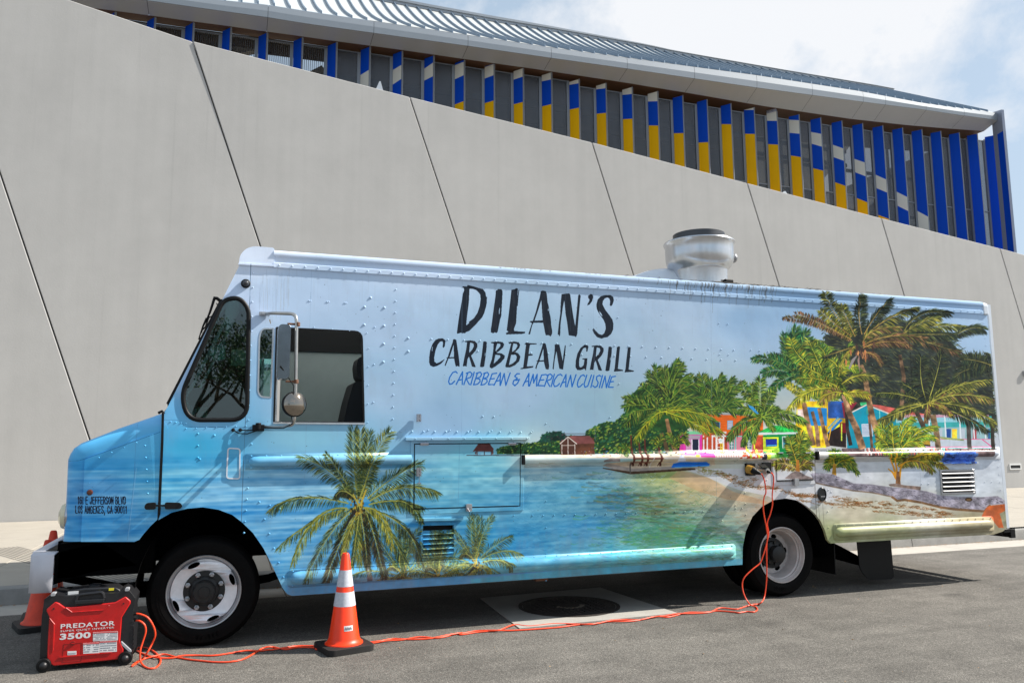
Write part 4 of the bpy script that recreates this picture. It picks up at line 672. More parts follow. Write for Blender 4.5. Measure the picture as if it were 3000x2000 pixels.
# ------------------------------------------------------------------ setting: ground
def asphalt_mat():
    m = bpy.data.materials.new('asphalt'); m.use_nodes = True; t = m.node_tree; b = t.nodes['Principled BSDF']; co = t.nodes.new('ShaderNodeTexCoord')
    def noi(s, d, r=.6):
        n = t.nodes.new('ShaderNodeTexNoise'); n.inputs['Scale'].default_value = s; n.inputs['Detail'].default_value = d; n.inputs['Roughness'].default_value = r; t.links.new(co.outputs['Object'], n.inputs['Vector']); return n
    v = t.nodes.new('ShaderNodeTexVoronoi'); v.inputs['Scale'].default_value = 150; t.links.new(co.outputs['Object'], v.inputs['Vector'])
    r1 = t.nodes.new('ShaderNodeValToRGB'); e = r1.color_ramp.elements; e[0].position = 0; e[0].color = (.076, .070, .062, 1); e[1].position = 1; e[1].color = (.25, .232, .205, 1)
    x = r1.color_ramp.elements.new(.55); x.color = (.132, .121, .107, 1); y = r1.color_ramp.elements.new(.9); y.color = (.165, .152, .135, 1)
    sp = t.nodes.new('ShaderNodeSeparateColor'); t.links.new(v.outputs['Color'], sp.inputs[0]); t.links.new(sp.outputs[0], r1.inputs[0])
    big = noi(.55, 6, .6); mid = noi(3.2, 5); 
    a = t.nodes.new('ShaderNodeMath'); a.operation = 'ADD'; t.links.new(big.outputs['Fac'], a.inputs[0]); t.links.new(mid.outputs['Fac'], a.inputs[1])
    mr_ = t.nodes.new('ShaderNodeMapRange'); mr_.inputs[1].default_value = .7; mr_.inputs[2].default_value = 1.3; mr_.inputs[3].default_value = .72; mr_.inputs[4].default_value = 1.22; t.links.new(a.outputs[0], mr_.inputs[0])
    mu = t.nodes.new('ShaderNodeVectorMath'); mu.operation = 'SCALE'; t.links.new(r1.outputs[0], mu.inputs[0]); t.links.new(mr_.outputs[0], mu.inputs['Scale'])
    # faint tyre-worn streaks along the lane
    ms = t.nodes.new('ShaderNodeMapping'); ms.inputs['Scale'].default_value = (.25, 3.2, 1); st = t.nodes.new('ShaderNodeTexNoise'); st.inputs['Scale'].default_value = 1.6; st.inputs['Detail'].default_value = 4
    t.links.new(co.outputs['Object'], ms.inputs[0]); t.links.new(ms.outputs[0], st.inputs['Vector']); m2 = t.nodes.new('ShaderNodeMapRange'); m2.inputs[1].default_value = .35; m2.inputs[2].default_value = .7; m2.inputs[3].default_value = .88; m2.inputs[4].default_value = 1.1
    t.links.new(st.outputs['Fac'], m2.inputs[0]); mu2 = t.nodes.new('ShaderNodeVectorMath'); mu2.operation = 'SCALE'; t.links.new(mu.outputs[0], mu2.inputs[0]); t.links.new(m2.outputs[0], mu2.inputs['Scale'])
    # oil spots and old patches
    sn = noi(1.7, 3, .5); sr = t.nodes.new('ShaderNodeMapRange'); sr.inputs[1].default_value = .62; sr.inputs[2].default_value = .76; sr.inputs[3].default_value = 1.0; sr.inputs[4].default_value = .66; t.links.new(sn.outputs['Fac'], sr.inputs[0])
    fn = noi(38, 3, .6); fr_ = t.nodes.new('ShaderNodeMapRange'); fr_.inputs[1].default_value = .3; fr_.inputs[2].default_value = .7; fr_.inputs[3].default_value = .86; fr_.inputs[4].default_value = 1.14; t.links.new(fn.outputs['Fac'], fr_.inputs[0])
    pm = t.nodes.new('ShaderNodeMath'); pm.operation = 'MULTIPLY'; t.links.new(sr.outputs[0], pm.inputs[0]); t.links.new(fr_.outputs[0], pm.inputs[1])
    mu3 = t.nodes.new('ShaderNodeVectorMath'); mu3.operation = 'SCALE'; t.links.new(mu2.outputs[0], mu3.inputs[0]); t.links.new(pm.outputs[0], mu3.inputs['Scale']); t.links.new(mu3.outputs[0], b.inputs['Base Color'])
    b.inputs['Roughness'].default_value = .9; b.inputs['Specular IOR Level'].default_value = .3
    bp = t.nodes.new('ShaderNodeBump'); bp.inputs['Strength'].default_value = .5; bp.inputs['Distance'].default_value = .005; t.links.new(v.outputs['Distance'], bp.inputs['Height']); t.links.new(bp.outputs[0], b.inputs['Normal'])
    return m
M_ASPH = asphalt_mat()
M_GUT = mat('gutter_concrete', (166, 160, 151), .85, var=.10, vscale=5, bump=.25, bscale=120)
M_KERB = mat('kerb_concrete', (132, 130, 126), .85, var=.16, vscale=7, bump=.25, bscale=120)
M_WALK = mat('sidewalk_concrete', (158, 151, 140), .85, var=.07, vscale=2.5, bump=.3, bscale=150)
M_PAD = mat('pad_concrete', (158, 154, 147), .85, var=.12, vscale=4, bump=.2, bscale=100)
def poly_obj(name, pts, z, m, kind='structure', th=None, **k):
    mb = MB(); n = len(pts)
    if th: mb.prism([tuple(p) for p in pts], z-th, z, ax=2)
    else: mb.add([(x, y, z) for x, y in pts], [tuple(range(n))])
    return obj(name, mb, m, kind=kind, **k)
GY, KY, WY, BZ = 8.42, 9.02, 16.83, .15
poly_obj('ground', [(-400, -400), (400, -400), (400, 600), (-400, 600)], -.02, mat('bare_ground', (120, 112, 100), .95, var=.2, vscale=.3))
g = MB(); nx, ny = 40, 20
xs = np.linspace(-60, 80, nx); ys = np.linspace(-40, GY, ny)
g.add([(x, y, 0) for y in ys for x in xs], [(j*nx+i, j*nx+i+1, (j+1)*nx+i+1, (j+1)*nx+i) for j in range(ny-1) for i in range(nx-1)])
obj('road', g, M_ASPH, kind='structure')
# the gutter pan, a fall of a few millimetres, cut every three metres
gut = bpy.data.objects.new('gutter', None); COL.objects.link(gut); gut['kind'] = 'structure'
for i in range(-8, 12):
    x = i*3.05+.6; mb = MB(); e = .006
    mb.add([(x+e, GY, .003), (x+3.05-e, GY, .003), (x+3.05-e, KY+.02, -.012), (x+e, KY+.02, -.012), (x+e, GY, -.06), (x+3.05-e, GY, -.06), (x+3.05-e, KY+.02, -.06), (x+e, KY+.02, -.06)], [(0,1,2,3),(4,7,6,5),(0,4,5,1),(1,5,6,2),(2,6,7,3),(3,7,4,0)])
    obj('gutter_slab', mb, M_GUT, gut)
kb = bpy.data.objects.new('kerb', None); COL.objects.link(kb); kb['kind'] = 'structure'
KP = [(KY, -.05), (KY+.02, .10), (KY+.035, .135), (KY+.07, BZ), (KY+.16, BZ+.002), (KY+.16, -.05)]
for i in range(-5, 7):
    x = i*6.1+3.25; mb = MB().extrude(KP, x+.006, x+6.1-.006); obj('kerb_stone', mb, M_KERB, kb, smooth=True)
# the dirt line and blown leaves where the gutter meets the kerb
lit = MB(); rq = random.Random(4)
for i in range(1500):
    x = rq.uniform(-6, 14); y = KY-.02-abs(rq.gauss(0, .03)); s_ = rq.uniform(.004, .018); a = rq.uniform(0, 6.3); z = -.008+rq.uniform(.004, .012)
    lit.add([(x+s_*math.cos(a), y+s_*.5*math.sin(a), z), (x-s_*.5*math.sin(a), y+s_*.4*math.cos(a), z+.004), (x-s_*math.cos(a), y-s_*.5*math.sin(a), z), (x+s_*.5*math.sin(a), y-s_*.4*math.cos(a), z+.002)], [(0,1,2,3)])
obj('gutter_litter', lit, mat('dry_leaf', (150, 112, 70), .9, var=.4, vscale=40), kind='stuff', fix=False)
lit = MB()
for i in range(170):
    x = rq.uniform(-1.5, 9); y = rq.uniform(2.6, 7.0); s_ = rq.uniform(.006, .016); a = rq.uniform(0, 6.3)
    lit.add([(x+s_*math.cos(a), y+s_*math.sin(a), .004), (x-s_*.3*math.sin(a), y+s_*.3*math.cos(a), .009), (x-s_*math.cos(a), y-s_*math.sin(a), .004), (x+s_*.3*math.sin(a), y-s_*.3*math.cos(a), .006)], [(0,1,2,3)])
obj('road_litter', lit, mat('dry_leaf_scrap', (176, 140, 96), .9, var=.4, vscale=40), kind='stuff', fix=False)
walk = bpy.data.objects.new('sidewalk', None); COL.objects.link(walk); walk['kind'] = 'structure'
XJ = [-14+2.9*i for i in range(16)]; YJ = [KY+.165, 10.55, 13.6, WY-.01]
for i in range(len(XJ)-1):
    for j in range(3):
        e = .005; mb = MB().box((XJ[i]+e, YJ[j]+e, -.02), (XJ[i+1]-e, YJ[j+1]-e, BZ+.001*((i*7+j*3) % 3))); obj('slab', mb, M_WALK, walk, bevel=.006, bseg=1)
obj('sidewalk_bed', MB().box((-60, KY+.162, -.03), (80, WY+3, BZ-.02)), mat('joint_grit', (112, 106, 98), .95), walk)
# grooved warning border of the kerb ramp
gm = MB(); a0 = onZ(-60, 1610, BZ); a1 = onZ(300, 1712, BZ)
dx, dy = a1[0]-a0[0], a1[1]-a0[1]; ln_ = math.hypot(dx, dy); ux, uy = dx/ln_, dy/ln_
for k in range(9):
    ox, oy = a0[0]+uy*(-.02)+(-uy)*k*.052, a0[1]+ux*k*.052
    p = (ox, oy); q = (ox+ux*ln_, oy+uy*ln_); w = .006
    gm.add([(p[0]-uy*w, p[1]+ux*w, BZ+.0035), (p[0]+uy*w, p[1]-ux*w, BZ+.0035), (q[0]+uy*w, q[1]-ux*w, BZ+.0035), (q[0]-uy*w, q[1]+ux*w, BZ+.0035)], [(0,1,2,3)])
obj('tooled_groove', gm, mat('groove_grit', (92, 88, 82), .95), walk)
# concrete pad and manhole
pp_ = [onZ(*q)[:2] for q in ((1522, 1842), (1408, 1753), (1758, 1722), (1985, 1797))]
poly_obj('manhole_pad', pp_, .008, M_PAD, th=.05)
mc = onZ(1667, 1777)[:2]; MR = .47
man = thing('manhole_cover', 'round dark iron manhole cover set in the pale concrete pad under the truck', 'manhole cover', (mc[0], mc[1], .008))
M_IRON = mat('cast_iron', (52, 46, 42), .75, metal=.3, var=.3, vscale=14, bump=.4, bscale=60)
obj('ring', MB().lathe([(MR, 0), (MR, .004), (MR-.035, .005), (MR-.035, .001)], (mc[0], mc[1], .0085), seg=64), M_IRON, man)
cv = MB().lathe([(MR-.042, 0), (MR-.042, .0035), (0, .0035)], (mc[0], mc[1], .009), seg=64)
for i in range(-7, 8):
    for j in range(-7, 8):
        if math.hypot(i, j)*.055 < MR-.09 and math.hypot(i, j) > 2.4: cv.cbox((mc[0]+i*.055, mc[1]+j*.055, .0145), (.03, .03, .006))
obj('cover', cv, M_IRON, man)
# scraped lettering ring in the middle of the lid
sc = MB()
for k in range(26):
    a = PI+PI*k/26+.1; r0 = .10+.012*(k % 3); sc.cbox((mc[0]+r0*math.cos(a)*1.1, mc[1]+r0*math.sin(a), .0150), (.02, .018, .003))
obj('emblem', sc, mat('worn_iron', (120, 108, 96), .7, var=.3, vscale=40), man)

# ------------------------------------------------------------------ the tall concrete wall of slanted panels
M_WALL = mat('cast_concrete', (182, 180, 177), .9, var=.05, vscale=.30, bump=.12, bscale=30, detail=9)
def streaky(m):
    t = m.node_tree; b = t.nodes['Principled BSDF']; lk = b.inputs['Base Color'].links[0]; src = lk.from_socket
    co = t.nodes.new('ShaderNodeTexCoord'); mp_ = t.nodes.new('ShaderNodeMapping'); mp_.inputs['Scale'].default_value = (3.4, 1, .10); n = t.nodes.new('ShaderNodeTexNoise'); n.inputs['Scale'].default_value = 1.3; n.inputs['Detail'].default_value = 7
    t.links.new(co.outputs['Object'], mp_.inputs[0]); t.links.new(mp_.outputs[0], n.inputs['Vector'])
    r = t.nodes.new('ShaderNodeMapRange'); r.inputs[1].default_value = .4; r.inputs[2].default_value = .72; r.inputs[3].default_value = 1.01; r.inputs[4].default_value = .965; t.links.new(n.outputs['Fac'], r.inputs[0])
    mu = t.nodes.new('ShaderNodeVectorMath'); mu.operation = 'SCALE'; t.links.new(src, mu.inputs[0]); t.links.new(r.outputs[0], mu.inputs['Scale'])
    # weep below the coping and damp at the foot
    n3 = t.nodes.new('ShaderNodeTexNoise'); n3.inputs['Scale'].default_value = 1.1; n3.inputs['Detail'].default_value = 8; n3.inputs['Roughness'].default_value = .7; t.links.new(co.outputs['Object'], n3.inputs['Vector'])
    r3 = t.nodes.new('ShaderNodeMapRange'); r3.inputs[1].default_value = .35; r3.inputs[2].default_value = .7; r3.inputs[3].default_value = .95; r3.inputs[4].default_value = 1.03; t.links.new(n3.outputs['Fac'], r3.inputs[0])
    mu3 = t.nodes.new('ShaderNodeVectorMath'); mu3.operation = 'SCALE'; t.links.new(mu.outputs[0], mu3.inputs[0]); t.links.new(r3.outputs[0], mu3.inputs['Scale']); # run-off marks hanging from the coping: narrow vertical streaks, here and there
    m4 = t.nodes.new('ShaderNodeMapping'); m4.inputs['Scale'].default_value = (9, 1, .16); n4 = t.nodes.new('ShaderNodeTexNoise'); n4.inputs['Scale'].default_value = 1.0; n4.inputs['Detail'].default_value = 3; t.links.new(co.outputs['Object'], m4.inputs[0]); t.links.new(m4.outputs[0], n4.inputs['Vector'])
    r4 = t.nodes.new('ShaderNodeMapRange'); r4.inputs[1].default_value = .63; r4.inputs[2].default_value = .76; r4.inputs[3].default_value = 1; r4.inputs[4].default_value = .93; t.links.new(n4.outputs['Fac'], r4.inputs[0])
    mu4 = t.nodes.new('ShaderNodeVectorMath'); mu4.operation = 'SCALE'; t.links.new(mu3.outputs[0], mu4.inputs[0]); t.links.new(r4.outputs[0], mu4.inputs['Scale']); t.links.new(mu4.outputs[0], b.inputs['Base Color'])
streaky(M_WALL)
wall = thing('concrete_wall', 'tall pale grey concrete wall of slanted panels stepping down behind the truck', 'wall', (8, WY, 0))
tops = [(-12.2, 11.9, .36), (-5.78, 10.85, .358), (-1.02, 9.87, .350), (3.59, 9.33, .348), (8.15, 8.83, .324), (12.66, 8.28, .317), (17.13, 7.74, .293), (21.63, 7.22, .293), (26.2, 6.66, .29), (31, 6.1, .29)]
for i in range(len(tops)-1):
    x0, z0, s0 = tops[i]; x1, z1, s1 = tops[i+1]; e = .013; zb = .02
    q = [(x0+e, z0), (x0+e+s0*(z0-zb), zb), (x1-e+s1*(z1-zb), zb), (x1-e, z1)]
    mb = MB(); n = 14; lean = .022 if i == 1 else 0      # the second panel stands a little back at the top of its right edge
    for v in range(2):
        pass
    front = []; 
    gv = []; nu, nv = 6, 10
    for a in range(nv+1):
        for b in range(nu+1):
            t_, u = a/nv, b/nu; lx = q[1][0]+(q[0][0]-q[1][0])*t_; rx = q[2][0]+(q[3][0]-q[2][0])*t_; lz = zb+(q[0][1]-zb)*t_; rz = zb+(q[3][1]-zb)*t_
            gv.append((lx+(rx-lx)*u, WY+lean*max(0, t_-.45)**2*3*u, lz+(rz-lz)*u))
    N = len(gv); fr = [(a*(nu+1)+b, a*(nu+1)+b+1, (a+1)*(nu+1)+b+1, (a+1)*(nu+1)+b) for a in range(nv) for b in range(nu)]
    mb.add(gv, fr); mb.add([(x, WY+.30, z) for x, y, z in gv], [f[::-1] for f in fr])
    rim = [b for b in range(nu+1)]+[a*(nu+1)+nu for a in range(1, nv+1)]+[nv*(nu+1)+b for b in range(nu-1, -1, -1)]+[a*(nu+1) for a in range(nv-1, 0, -1)]
    fs = [(rim[k], rim[k]+N, rim[(k+1) % len(rim)]+N, rim[(k+1) % len(rim)]) for k in range(len(rim))]
    mb.f += [tuple(f) for f in fs]; mb.m += [0]*len(fs)
    obj('panel', mb, M_WALL, wall, bevel=.012, bseg=1)
obj('joint_backing', MB().prism([(-12, .02), (36, .02), (31, 5.9), (21.6, 6.95), (-1, 9.6), (-12, 11.6)], WY+.06, WY+.25), mat('joint_seal', (84, 80, 74), .9), wall)
for q, w_, h_ in (((1112, 259), .16, .16), ((2298, 566), .22, .05)):       # lifting brackets left on the coping
    p = onY(*q, WY+.1); obj('coping_bracket', MB().prism([(p[0]-w_/2, p[2]-.03), (p[0]+w_/2, p[2]-.06), (p[0]+w_*.12, p[2]+h_), (p[0]-w_*.05, p[2]+h_)], WY+.08, WY+.14), mat('galvanised', (190, 194, 198), .4, metal=.6), wall)
fx = thing('wall_light', 'small white slot shaped light recessed in the concrete wall behind the truck rear', 'wall light', tuple(onY(2972, 1367, WY)))
a = onY(2956, 1358, WY); b = onY(2991, 1374, WY)
M_WHITE = mat('white_paint', (228, 228, 226), .5)
M_BLK = mat('black_plastic', (22, 22, 24), .45, var=.2, vscale=20)
fr = MB().prism([[(a[0], b[2]), (b[0], b[2]), (b[0], a[2]), (a[0], a[2])], [(a[0]+.03, b[2]+.03), (b[0]-.03, b[2]+.03), (b[0]-.03, a[2]-.04), (a[0]+.03, a[2]-.04)]], WY-.02, WY-.002); obj('frame', fr, M_WHITE, fx)
obj('lens', MB().box((a[0]+.03, WY-.008, b[2]+.03), (b[0]-.03, WY-.003, a[2]-.04)), M_BLK, fx)
a = onY(2995, 1086, WY); fx2 = thing('wall_box', 'tiny grey electrical box high on the concrete wall at the right edge', 'junction box', tuple(a))
obj('housing', MB().box((a[0], WY-.05, a[2]-.16), (a[0]+.14, WY-.002, a[2])), mat('grey_box', (150, 150, 152), .5), fx2, bevel=.008)
obj('cover_plate', MB().box((a[0]+.015, WY-.056, a[2]-.145), (a[0]+.125, WY-.0505, a[2]-.015)), mat('grey_box_lid', (124, 124, 128), .4), fx2)

# ------------------------------------------------------------------ the building behind: fins, glazing, fascia, ribbed roof
YB, YE, YR = 24.0, 23.0, 28.25
M_BL = mat('blue_panel', (0, 74, 196), .6, var=.04, vscale=1, spec=.15); M_YL = mat('yellow_panel', (250, 188, 0), .6, var=.04, vscale=1, spec=.15); M_WP = mat('off_white_panel', (226, 222, 210), .6, var=.04, vscale=1)
M_FE = mat('fin_edge', (142, 146, 152), .4, metal=.5); M_MULL = mat('mullion_grey', (128, 132, 138), .45, metal=.4)
M_FAS = mat('fascia_metal', (152, 158, 164), .38, metal=.35, var=.03, vscale=.6); M_SOF = mat('soffit_metal', (200, 202, 200), .5, metal=.2, var=.03, vscale=.7); M_WOOD = mat('soffit_wood', (112, 80, 56), .6, var=.15, vscale=3, stretch=(.3, 6, 1))
M_ROOF = mat('roof_sheet', (200, 202, 200), .45, metal=.25, var=.05, vscale=1.5); M_RIB = mat('roof_rib', (116, 134, 152), .45, metal=.5)
hall = thing('arena_building', 'long building with blue, yellow and white fins under a curved ribbed metal roof', 'building', (12, YB, 0))
FX = [(-4.767+1.0375*k) for k in range(36)]; KPX = [199,316,433,546,655,758,862,960,1056,1150,1241,1331,1418,1502,1584,1663,1740,1817,1891,1965,2035,2105,2171,2237,2301,2366,2427,2488,2546,2603,2658,2713,2766,2817,2871,2922]
Lpx = [(-200,-36),(0,-10),(90,0),(200,14),(310,29),(433,45),(546,61),(655,75),(758,90),(862,104),(960,118),(1150,143),(1350,172),(1584,205),(1817,240),(2035,276),(2237,311),(2488,348),(2650,366),(2766,376),(2906,386)]
Mpx = [(-200,-85),(250,-24),(560,20),(783,51),(900,70),(1095,97),(1371,135),(1614,170),(1835,201),(2210,256),(2516,297),(2696,320),(2802,336),(2907,350)]
Tpx = [(-200,-118),(250,-50),(638,0),(782,15),(900,34),(1091,62),(1368,103),(1614,140),(1835,170),(2210,220),(2516,267),(2696,301),(2805,317),(2903,329)]
Spx = [(-100,-290),(500,-110),(900,-40),(1100,0),(1270,32),(1436,62),(1623,93),(1793,123),(1900,142),(1965,156),(2284,211),(2556,256)]
def curve(px, Y): P = np.array([onY(x, y, Y) for x, y in px]); return lambda x: float(np.interp(x, P[:, 0], P[:, 2]))
YSF = 23.66                                   # where the sloping underside meets the flat soffit
ZL, ZM_, ZT, ZS = curve(Lpx, YSF), curve(Mpx, YE), curve(Tpx, YE), curve(Spx, YR)
XL, XR = -9.0, 30.08
# fins: (left y, right y, colour after) boundaries measured top to bottom
B_, Y_, W0 = 0, 1, 2
FB = {7:[B_], 8:[B_,(221,206),W0], 9:[B_,(206,191),W0,(249,232),B_], 10:[B_,(202,184),W0,(237,224),B_], 11:[B_,(192,182),W0,(233,221),B_,(307,297),Y_], 12:[B_,(190,183),W0,(231,221),B_,(303,295),Y_],
      13:[W0,(234,225),B_,(306,299),Y_], 14:[W0,(239,233),B_,(312,305),Y_], 15:[W0,(249,244),B_,(321,315),Y_], 16:[W0,(262,258),B_,(333,330),Y_], 17:[W0,(278,275),B_,(349,347),Y_], 18:[W0,(297,296),B_,(367,367),Y_],
      19:[B_,(390,389),Y_], 20:[B_,(417,415),Y_], 21:[B_,(363,363),Y_], 22:[W0,(322,321),B_,(391,391),Y_], 23:[B_,(318,317),W0,(353,353),B_,(421,422),Y_], 24:[B_,(350,351),W0,(388,390),B_,(454,458),Y_],
      25:[B_,(386,391),W0,(420,428),B_,(491,498),Y_], 26:[B_,(423,433),W0,(459,469),B_,(532,542),Y_], 27:[B_,(464,474),W0,(503,514),B_,(578,590),Y_], 28:[B_,(510,523),W0,(549,561),B_,(627,638),Y_],
      29:[B_,(559,574),W0,(600,615),B_], 30:[B_,(615,631),W0]}
WX, WD = .22, .30
def wallz(X, Y):                              # lowest level that shows over the wall, less a margin
    return 4.5
FINCOL = {0: 'blue', 1: 'blue and yellow', 2: 'white'}
for k in range(35):
    x0 = FX[k]; p0 = (x0, YB); p1 = (x0+WX, YB-WD); zt = ZL(x0)-.02-(.10 if k > 14 else 0); zb = 4.6; spec = FB.get(k, [B_])
    nrm = Vector((p1[0]-p0[0], p1[1]-p0[1], 0)).cross(Vector((0, 0, 1))).normalized()*.02
    mb = MB(); lv = [(zt, zt)]; cols = [spec[0]]
    for s_ in range(1, len(spec), 2):
        yl, yr = spec[s_]; lv.append((float(onY(KPX[k], yl, YB)[2]), float(onY(KPX[k]+26, yr, YB-WD)[2]))); cols.append(spec[s_+1])
    lv.append((zb, zb))
    for c, (t0, t1), (b0, b1) in zip(cols, lv[:-1], lv[1:]):
        for sg, fl in ((1, 0), (-1, 1)):
            a_ = [(p0[0]+nrm.x*sg, p0[1]+nrm.y*sg, b0), (p1[0]+nrm.x*sg, p1[1]+nrm.y*sg, b1), (p1[0]+nrm.x*sg, p1[1]+nrm.y*sg, t1), (p0[0]+nrm.x*sg, p0[1]+nrm.y*sg, t0)]
            mb.add(a_, [(0, 1, 2, 3) if not fl else (3, 2, 1, 0)], c)
    f = obj('fin', mb, [M_BL, M_YL, M_WP], hall, fix=False)
    ed = MB()
    for (px_, py_) in (p1,):
        d = Vector((p1[0]-p0[0], p1[1]-p0[1], 0)).normalized()
        ed.add([(px_+nrm.x*1.3, py_+nrm.y*1.3, zb), (px_+d.x*.03+nrm.x*1.3, py_+d.y*.03+nrm.y*1.3, zb), (px_+d.x*.03-nrm.x*1.3, py_+d.y*.03-nrm.y*1.3, zb), (px_-nrm.x*1.3, py_-nrm.y*1.3, zb),
                (px_+nrm.x*1.3, py_+nrm.y*1.3, zt+.01), (px_+d.x*.03+nrm.x*1.3, py_+d.y*.03+nrm.y*1.3, zt+.01), (px_+d.x*.03-nrm.x*1.3, py_+d.y*.03-nrm.y*1.3, zt+.01), (px_-nrm.x*1.3, py_-nrm.y*1.3, zt+.01)], [(0,3,2,1),(4,5,6,7),(0,1,5,4),(1,2,6,5),(2,3,7,6),(3,0,4,7)])
    if k >= 8:                                 # the joint between the two sheets of a fin
        zj = float(onY(KPX[k], 255 if k < 12 else np.interp(k, [12,14,18,22,27,31,34],[300,380,395,425,470,510,528])*1.0, YB)[2]); zj = 9.9
        ed.cbox(((p0[0]+p1[0])/2+nrm.x*1.02, (p0[1]+p1[1])/2+nrm.y*1.02, zj), (.001, .001, .001))
    obj('edge_strip', ed, M_FE, f)
# glazing bays
def mesh_mat():
    m = bpy.data.materials.new('perforated_mesh'); m.use_nodes = True; t = m.node_tree; b = t.nodes['Principled BSDF']; b.inputs['Base Color'].default_value = (.09, .085, .08, 1); b.inputs['Roughness'].default_value = .5; b.inputs['Metallic'].default_value = .4
    co = t.nodes.new('ShaderNodeTexCoord'); w = t.nodes.new('ShaderNodeTexWave'); w.inputs['Scale'].default_value = 5.2; w.bands_direction = 'X'; t.links.new(co.outputs['Object'], w.inputs['Vector'])
    r = t.nodes.new('ShaderNodeMapRange'); r.inputs[1].default_value = .25; r.inputs[2].default_value = .6; r.inputs[3].default_value = .05; r.inputs[4].default_value = .5; t.links.new(w.outputs['Fac'], r.inputs[0]); t.links.new(r.outputs[0], b.inputs['Alpha']); return m
M_MESH = mesh_mat()
M_SCR = mat('grey_screen', (96, 100, 106), .35, metal=.3, var=.15, vscale=1.4, alpha=.55, stretch=(4, 1, .5))
for k in range(-1, 35):
    x0 = (FX[k] if k >= 0 else -5.8)-.01; x1 = FX[k+1]-.02; zt = min(ZL(x0), ZL(x1))-(.10 if k < 15 else .24); y = YB+.02
    if k < 7: pn = obj('mesh_panel', MB().box((x0+.05, y, 4.7), (x1-.05, y+.01, zt)), M_MESH, hall)
    else: pn = obj('screen_panel', MB().box((x0+.05, y, 4.7), (x1-.05, y+.012, zt)), M_SCR, hall)
    fm = MB().box((x0, y-.03, 4.6), (x0+.045, y+.05, zt+.04)).box((x1-.10, y-.03, 4.6), (x1, y+.05, zt+.04)).box((x0+.045, y-.02, zt), (x1-.10, y+.04, zt+.04))
    for zz in (6.4, 9.35, 12.2 if k < 7 else 11.2): fm.box((x0+.045, y-.02, zz), (x1-.10, y+.04, zz+.045))
    obj('mullion', fm, M_MULL, pn)
# hall walls behind the glass: dimness painted dark, brighter end bays painted pale
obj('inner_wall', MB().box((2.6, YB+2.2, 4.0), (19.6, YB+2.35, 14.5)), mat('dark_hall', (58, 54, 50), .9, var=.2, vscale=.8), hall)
obj('inner_wall', MB().box((19.6, YB+3.4, 4.0), (29.6, YB+3.5, 12.6)), mat('pale_hall', (170, 176, 184), .8, var=.2, vscale=.9, stretch=(3, 1, .6)), hall)
ic = MB()
for i in range(12): ic.box((20+i*.83, YB+2.4, 4), (20.07+i*.83, YB+2.5, 14.6))
for z in (6.5, 8.9, 11.4, 13.2): ic.box((19.6, YB+2.3, z), (29.6, YB+2.42, z+.12))
obj('inner_frame', ic, mat('inner_steel', (120, 126, 134), .5, metal=.3), hall)
ib = MB()
for z in (12.9, 13.5): ib.box((2.7, YB+1.2, z), (24, YB+1.3, z+.14))
obj('inner_beam', ib, mat('inner_beam_grey', (92, 88, 82), .7), hall)
for a, b in (((-4.3, 12.1), (.9, 14.35)), ((-2.2, 10.2), (2.5, 13.6))):
    d = Vector((b[0]-a[0], 0, b[1]-a[1])); n_ = Vector((-d.z, 0, d.x)).normalized()*.17
    obj('brace', MB().prism([(a[0]-n_.x, a[1]-n_.z), (b[0]-n_.x, b[1]-n_.z), (b[0]+n_.x, b[1]+n_.z), (a[0]+n_.x, a[1]+n_.z)], YB+.9, YB+1.2), mat('brace_steel', (150, 142, 128), .6), hall)
# underside deck, corrugated at the open end
dk = MB(); n = 60
xd = np.linspace(XL, 2.6, 9)
for i in range(30):
    y0 = YB+.13+i*.035; z_ = .03 if i % 2 else 0
    for a, b in zip(xd[:-1], xd[1:]): dk.add([(a, y0, ZL(a)+.01+z_), (b, y0, ZL(b)+.01+z_), (b, y0+.035, ZL(b)+.01+.03-z_), (a, y0+.035, ZL(a)+.01+.03-z_)], [(0,1,2,3)])
obj('roof_deck', dk, mat('deck_brown', (84, 70, 56), .7, var=.15, vscale=2), hall, fix=False)
def strip(name, rows, m, n=80, x0=XL, x1=XR, th=None):
    xs_ = np.linspace(x0, x1, n); mb = MB(); vs = []
    for fn in rows: vs += [fn(x) for x in xs_]
    r = len(rows); mb.add(vs, [(j*n+i, j*n+i+1, (j+1)*n+i+1, (j+1)*n+i) for j in range(r-1) for i in range(n-1)])
    return obj(name, mb, m, hall, fix=False, smooth=False)
strip('soffit', [lambda x: (x, YSF, ZL(x)), lambda x: (x, YB+.12, ZL(x)+.02)], M_WOOD)
strip('soffit', [lambda x: (x, YB+.12, ZL(x)+.02), lambda x: (x, 26.4, ZL(x)+.06)], M_WOOD, x0=2.6)
XJN = [float(onY(px, 100, YE)[0]) for px in (60, 425, 783, 1095, 1371, 1614, 1835, 2030, 2210, 2370, 2516, 2580, 2696, 2805, 2903)]
XJN[0] = XL; XJN[-1] = XR
for a, b in zip(XJN[:-1], XJN[1:]):
    e = .006; strip('fascia_panel', [lambda x: (x, YE, ZT(x)), lambda x: (x, YE-.02, (ZT(x)+ZM_(x))/2), lambda x: (x, YE, ZM_(x))], M_FAS, n=8, x0=a+e, x1=b-e)
    strip('underside_panel', [lambda x: (x, YE+.006, ZM_(x)-.004), lambda x: (x, YSF, ZL(x))], M_SOF, n=8, x0=a+e, x1=b-e)
strip('fascia_backing', [lambda x: (x, YE+.05, ZT(x)-.01), lambda x: (x, YE+.05, ZM_(x)+.03), lambda x: (x, YSF+.03, ZL(x)+.04)], mat('joint_dark', (60, 62, 64), .8))
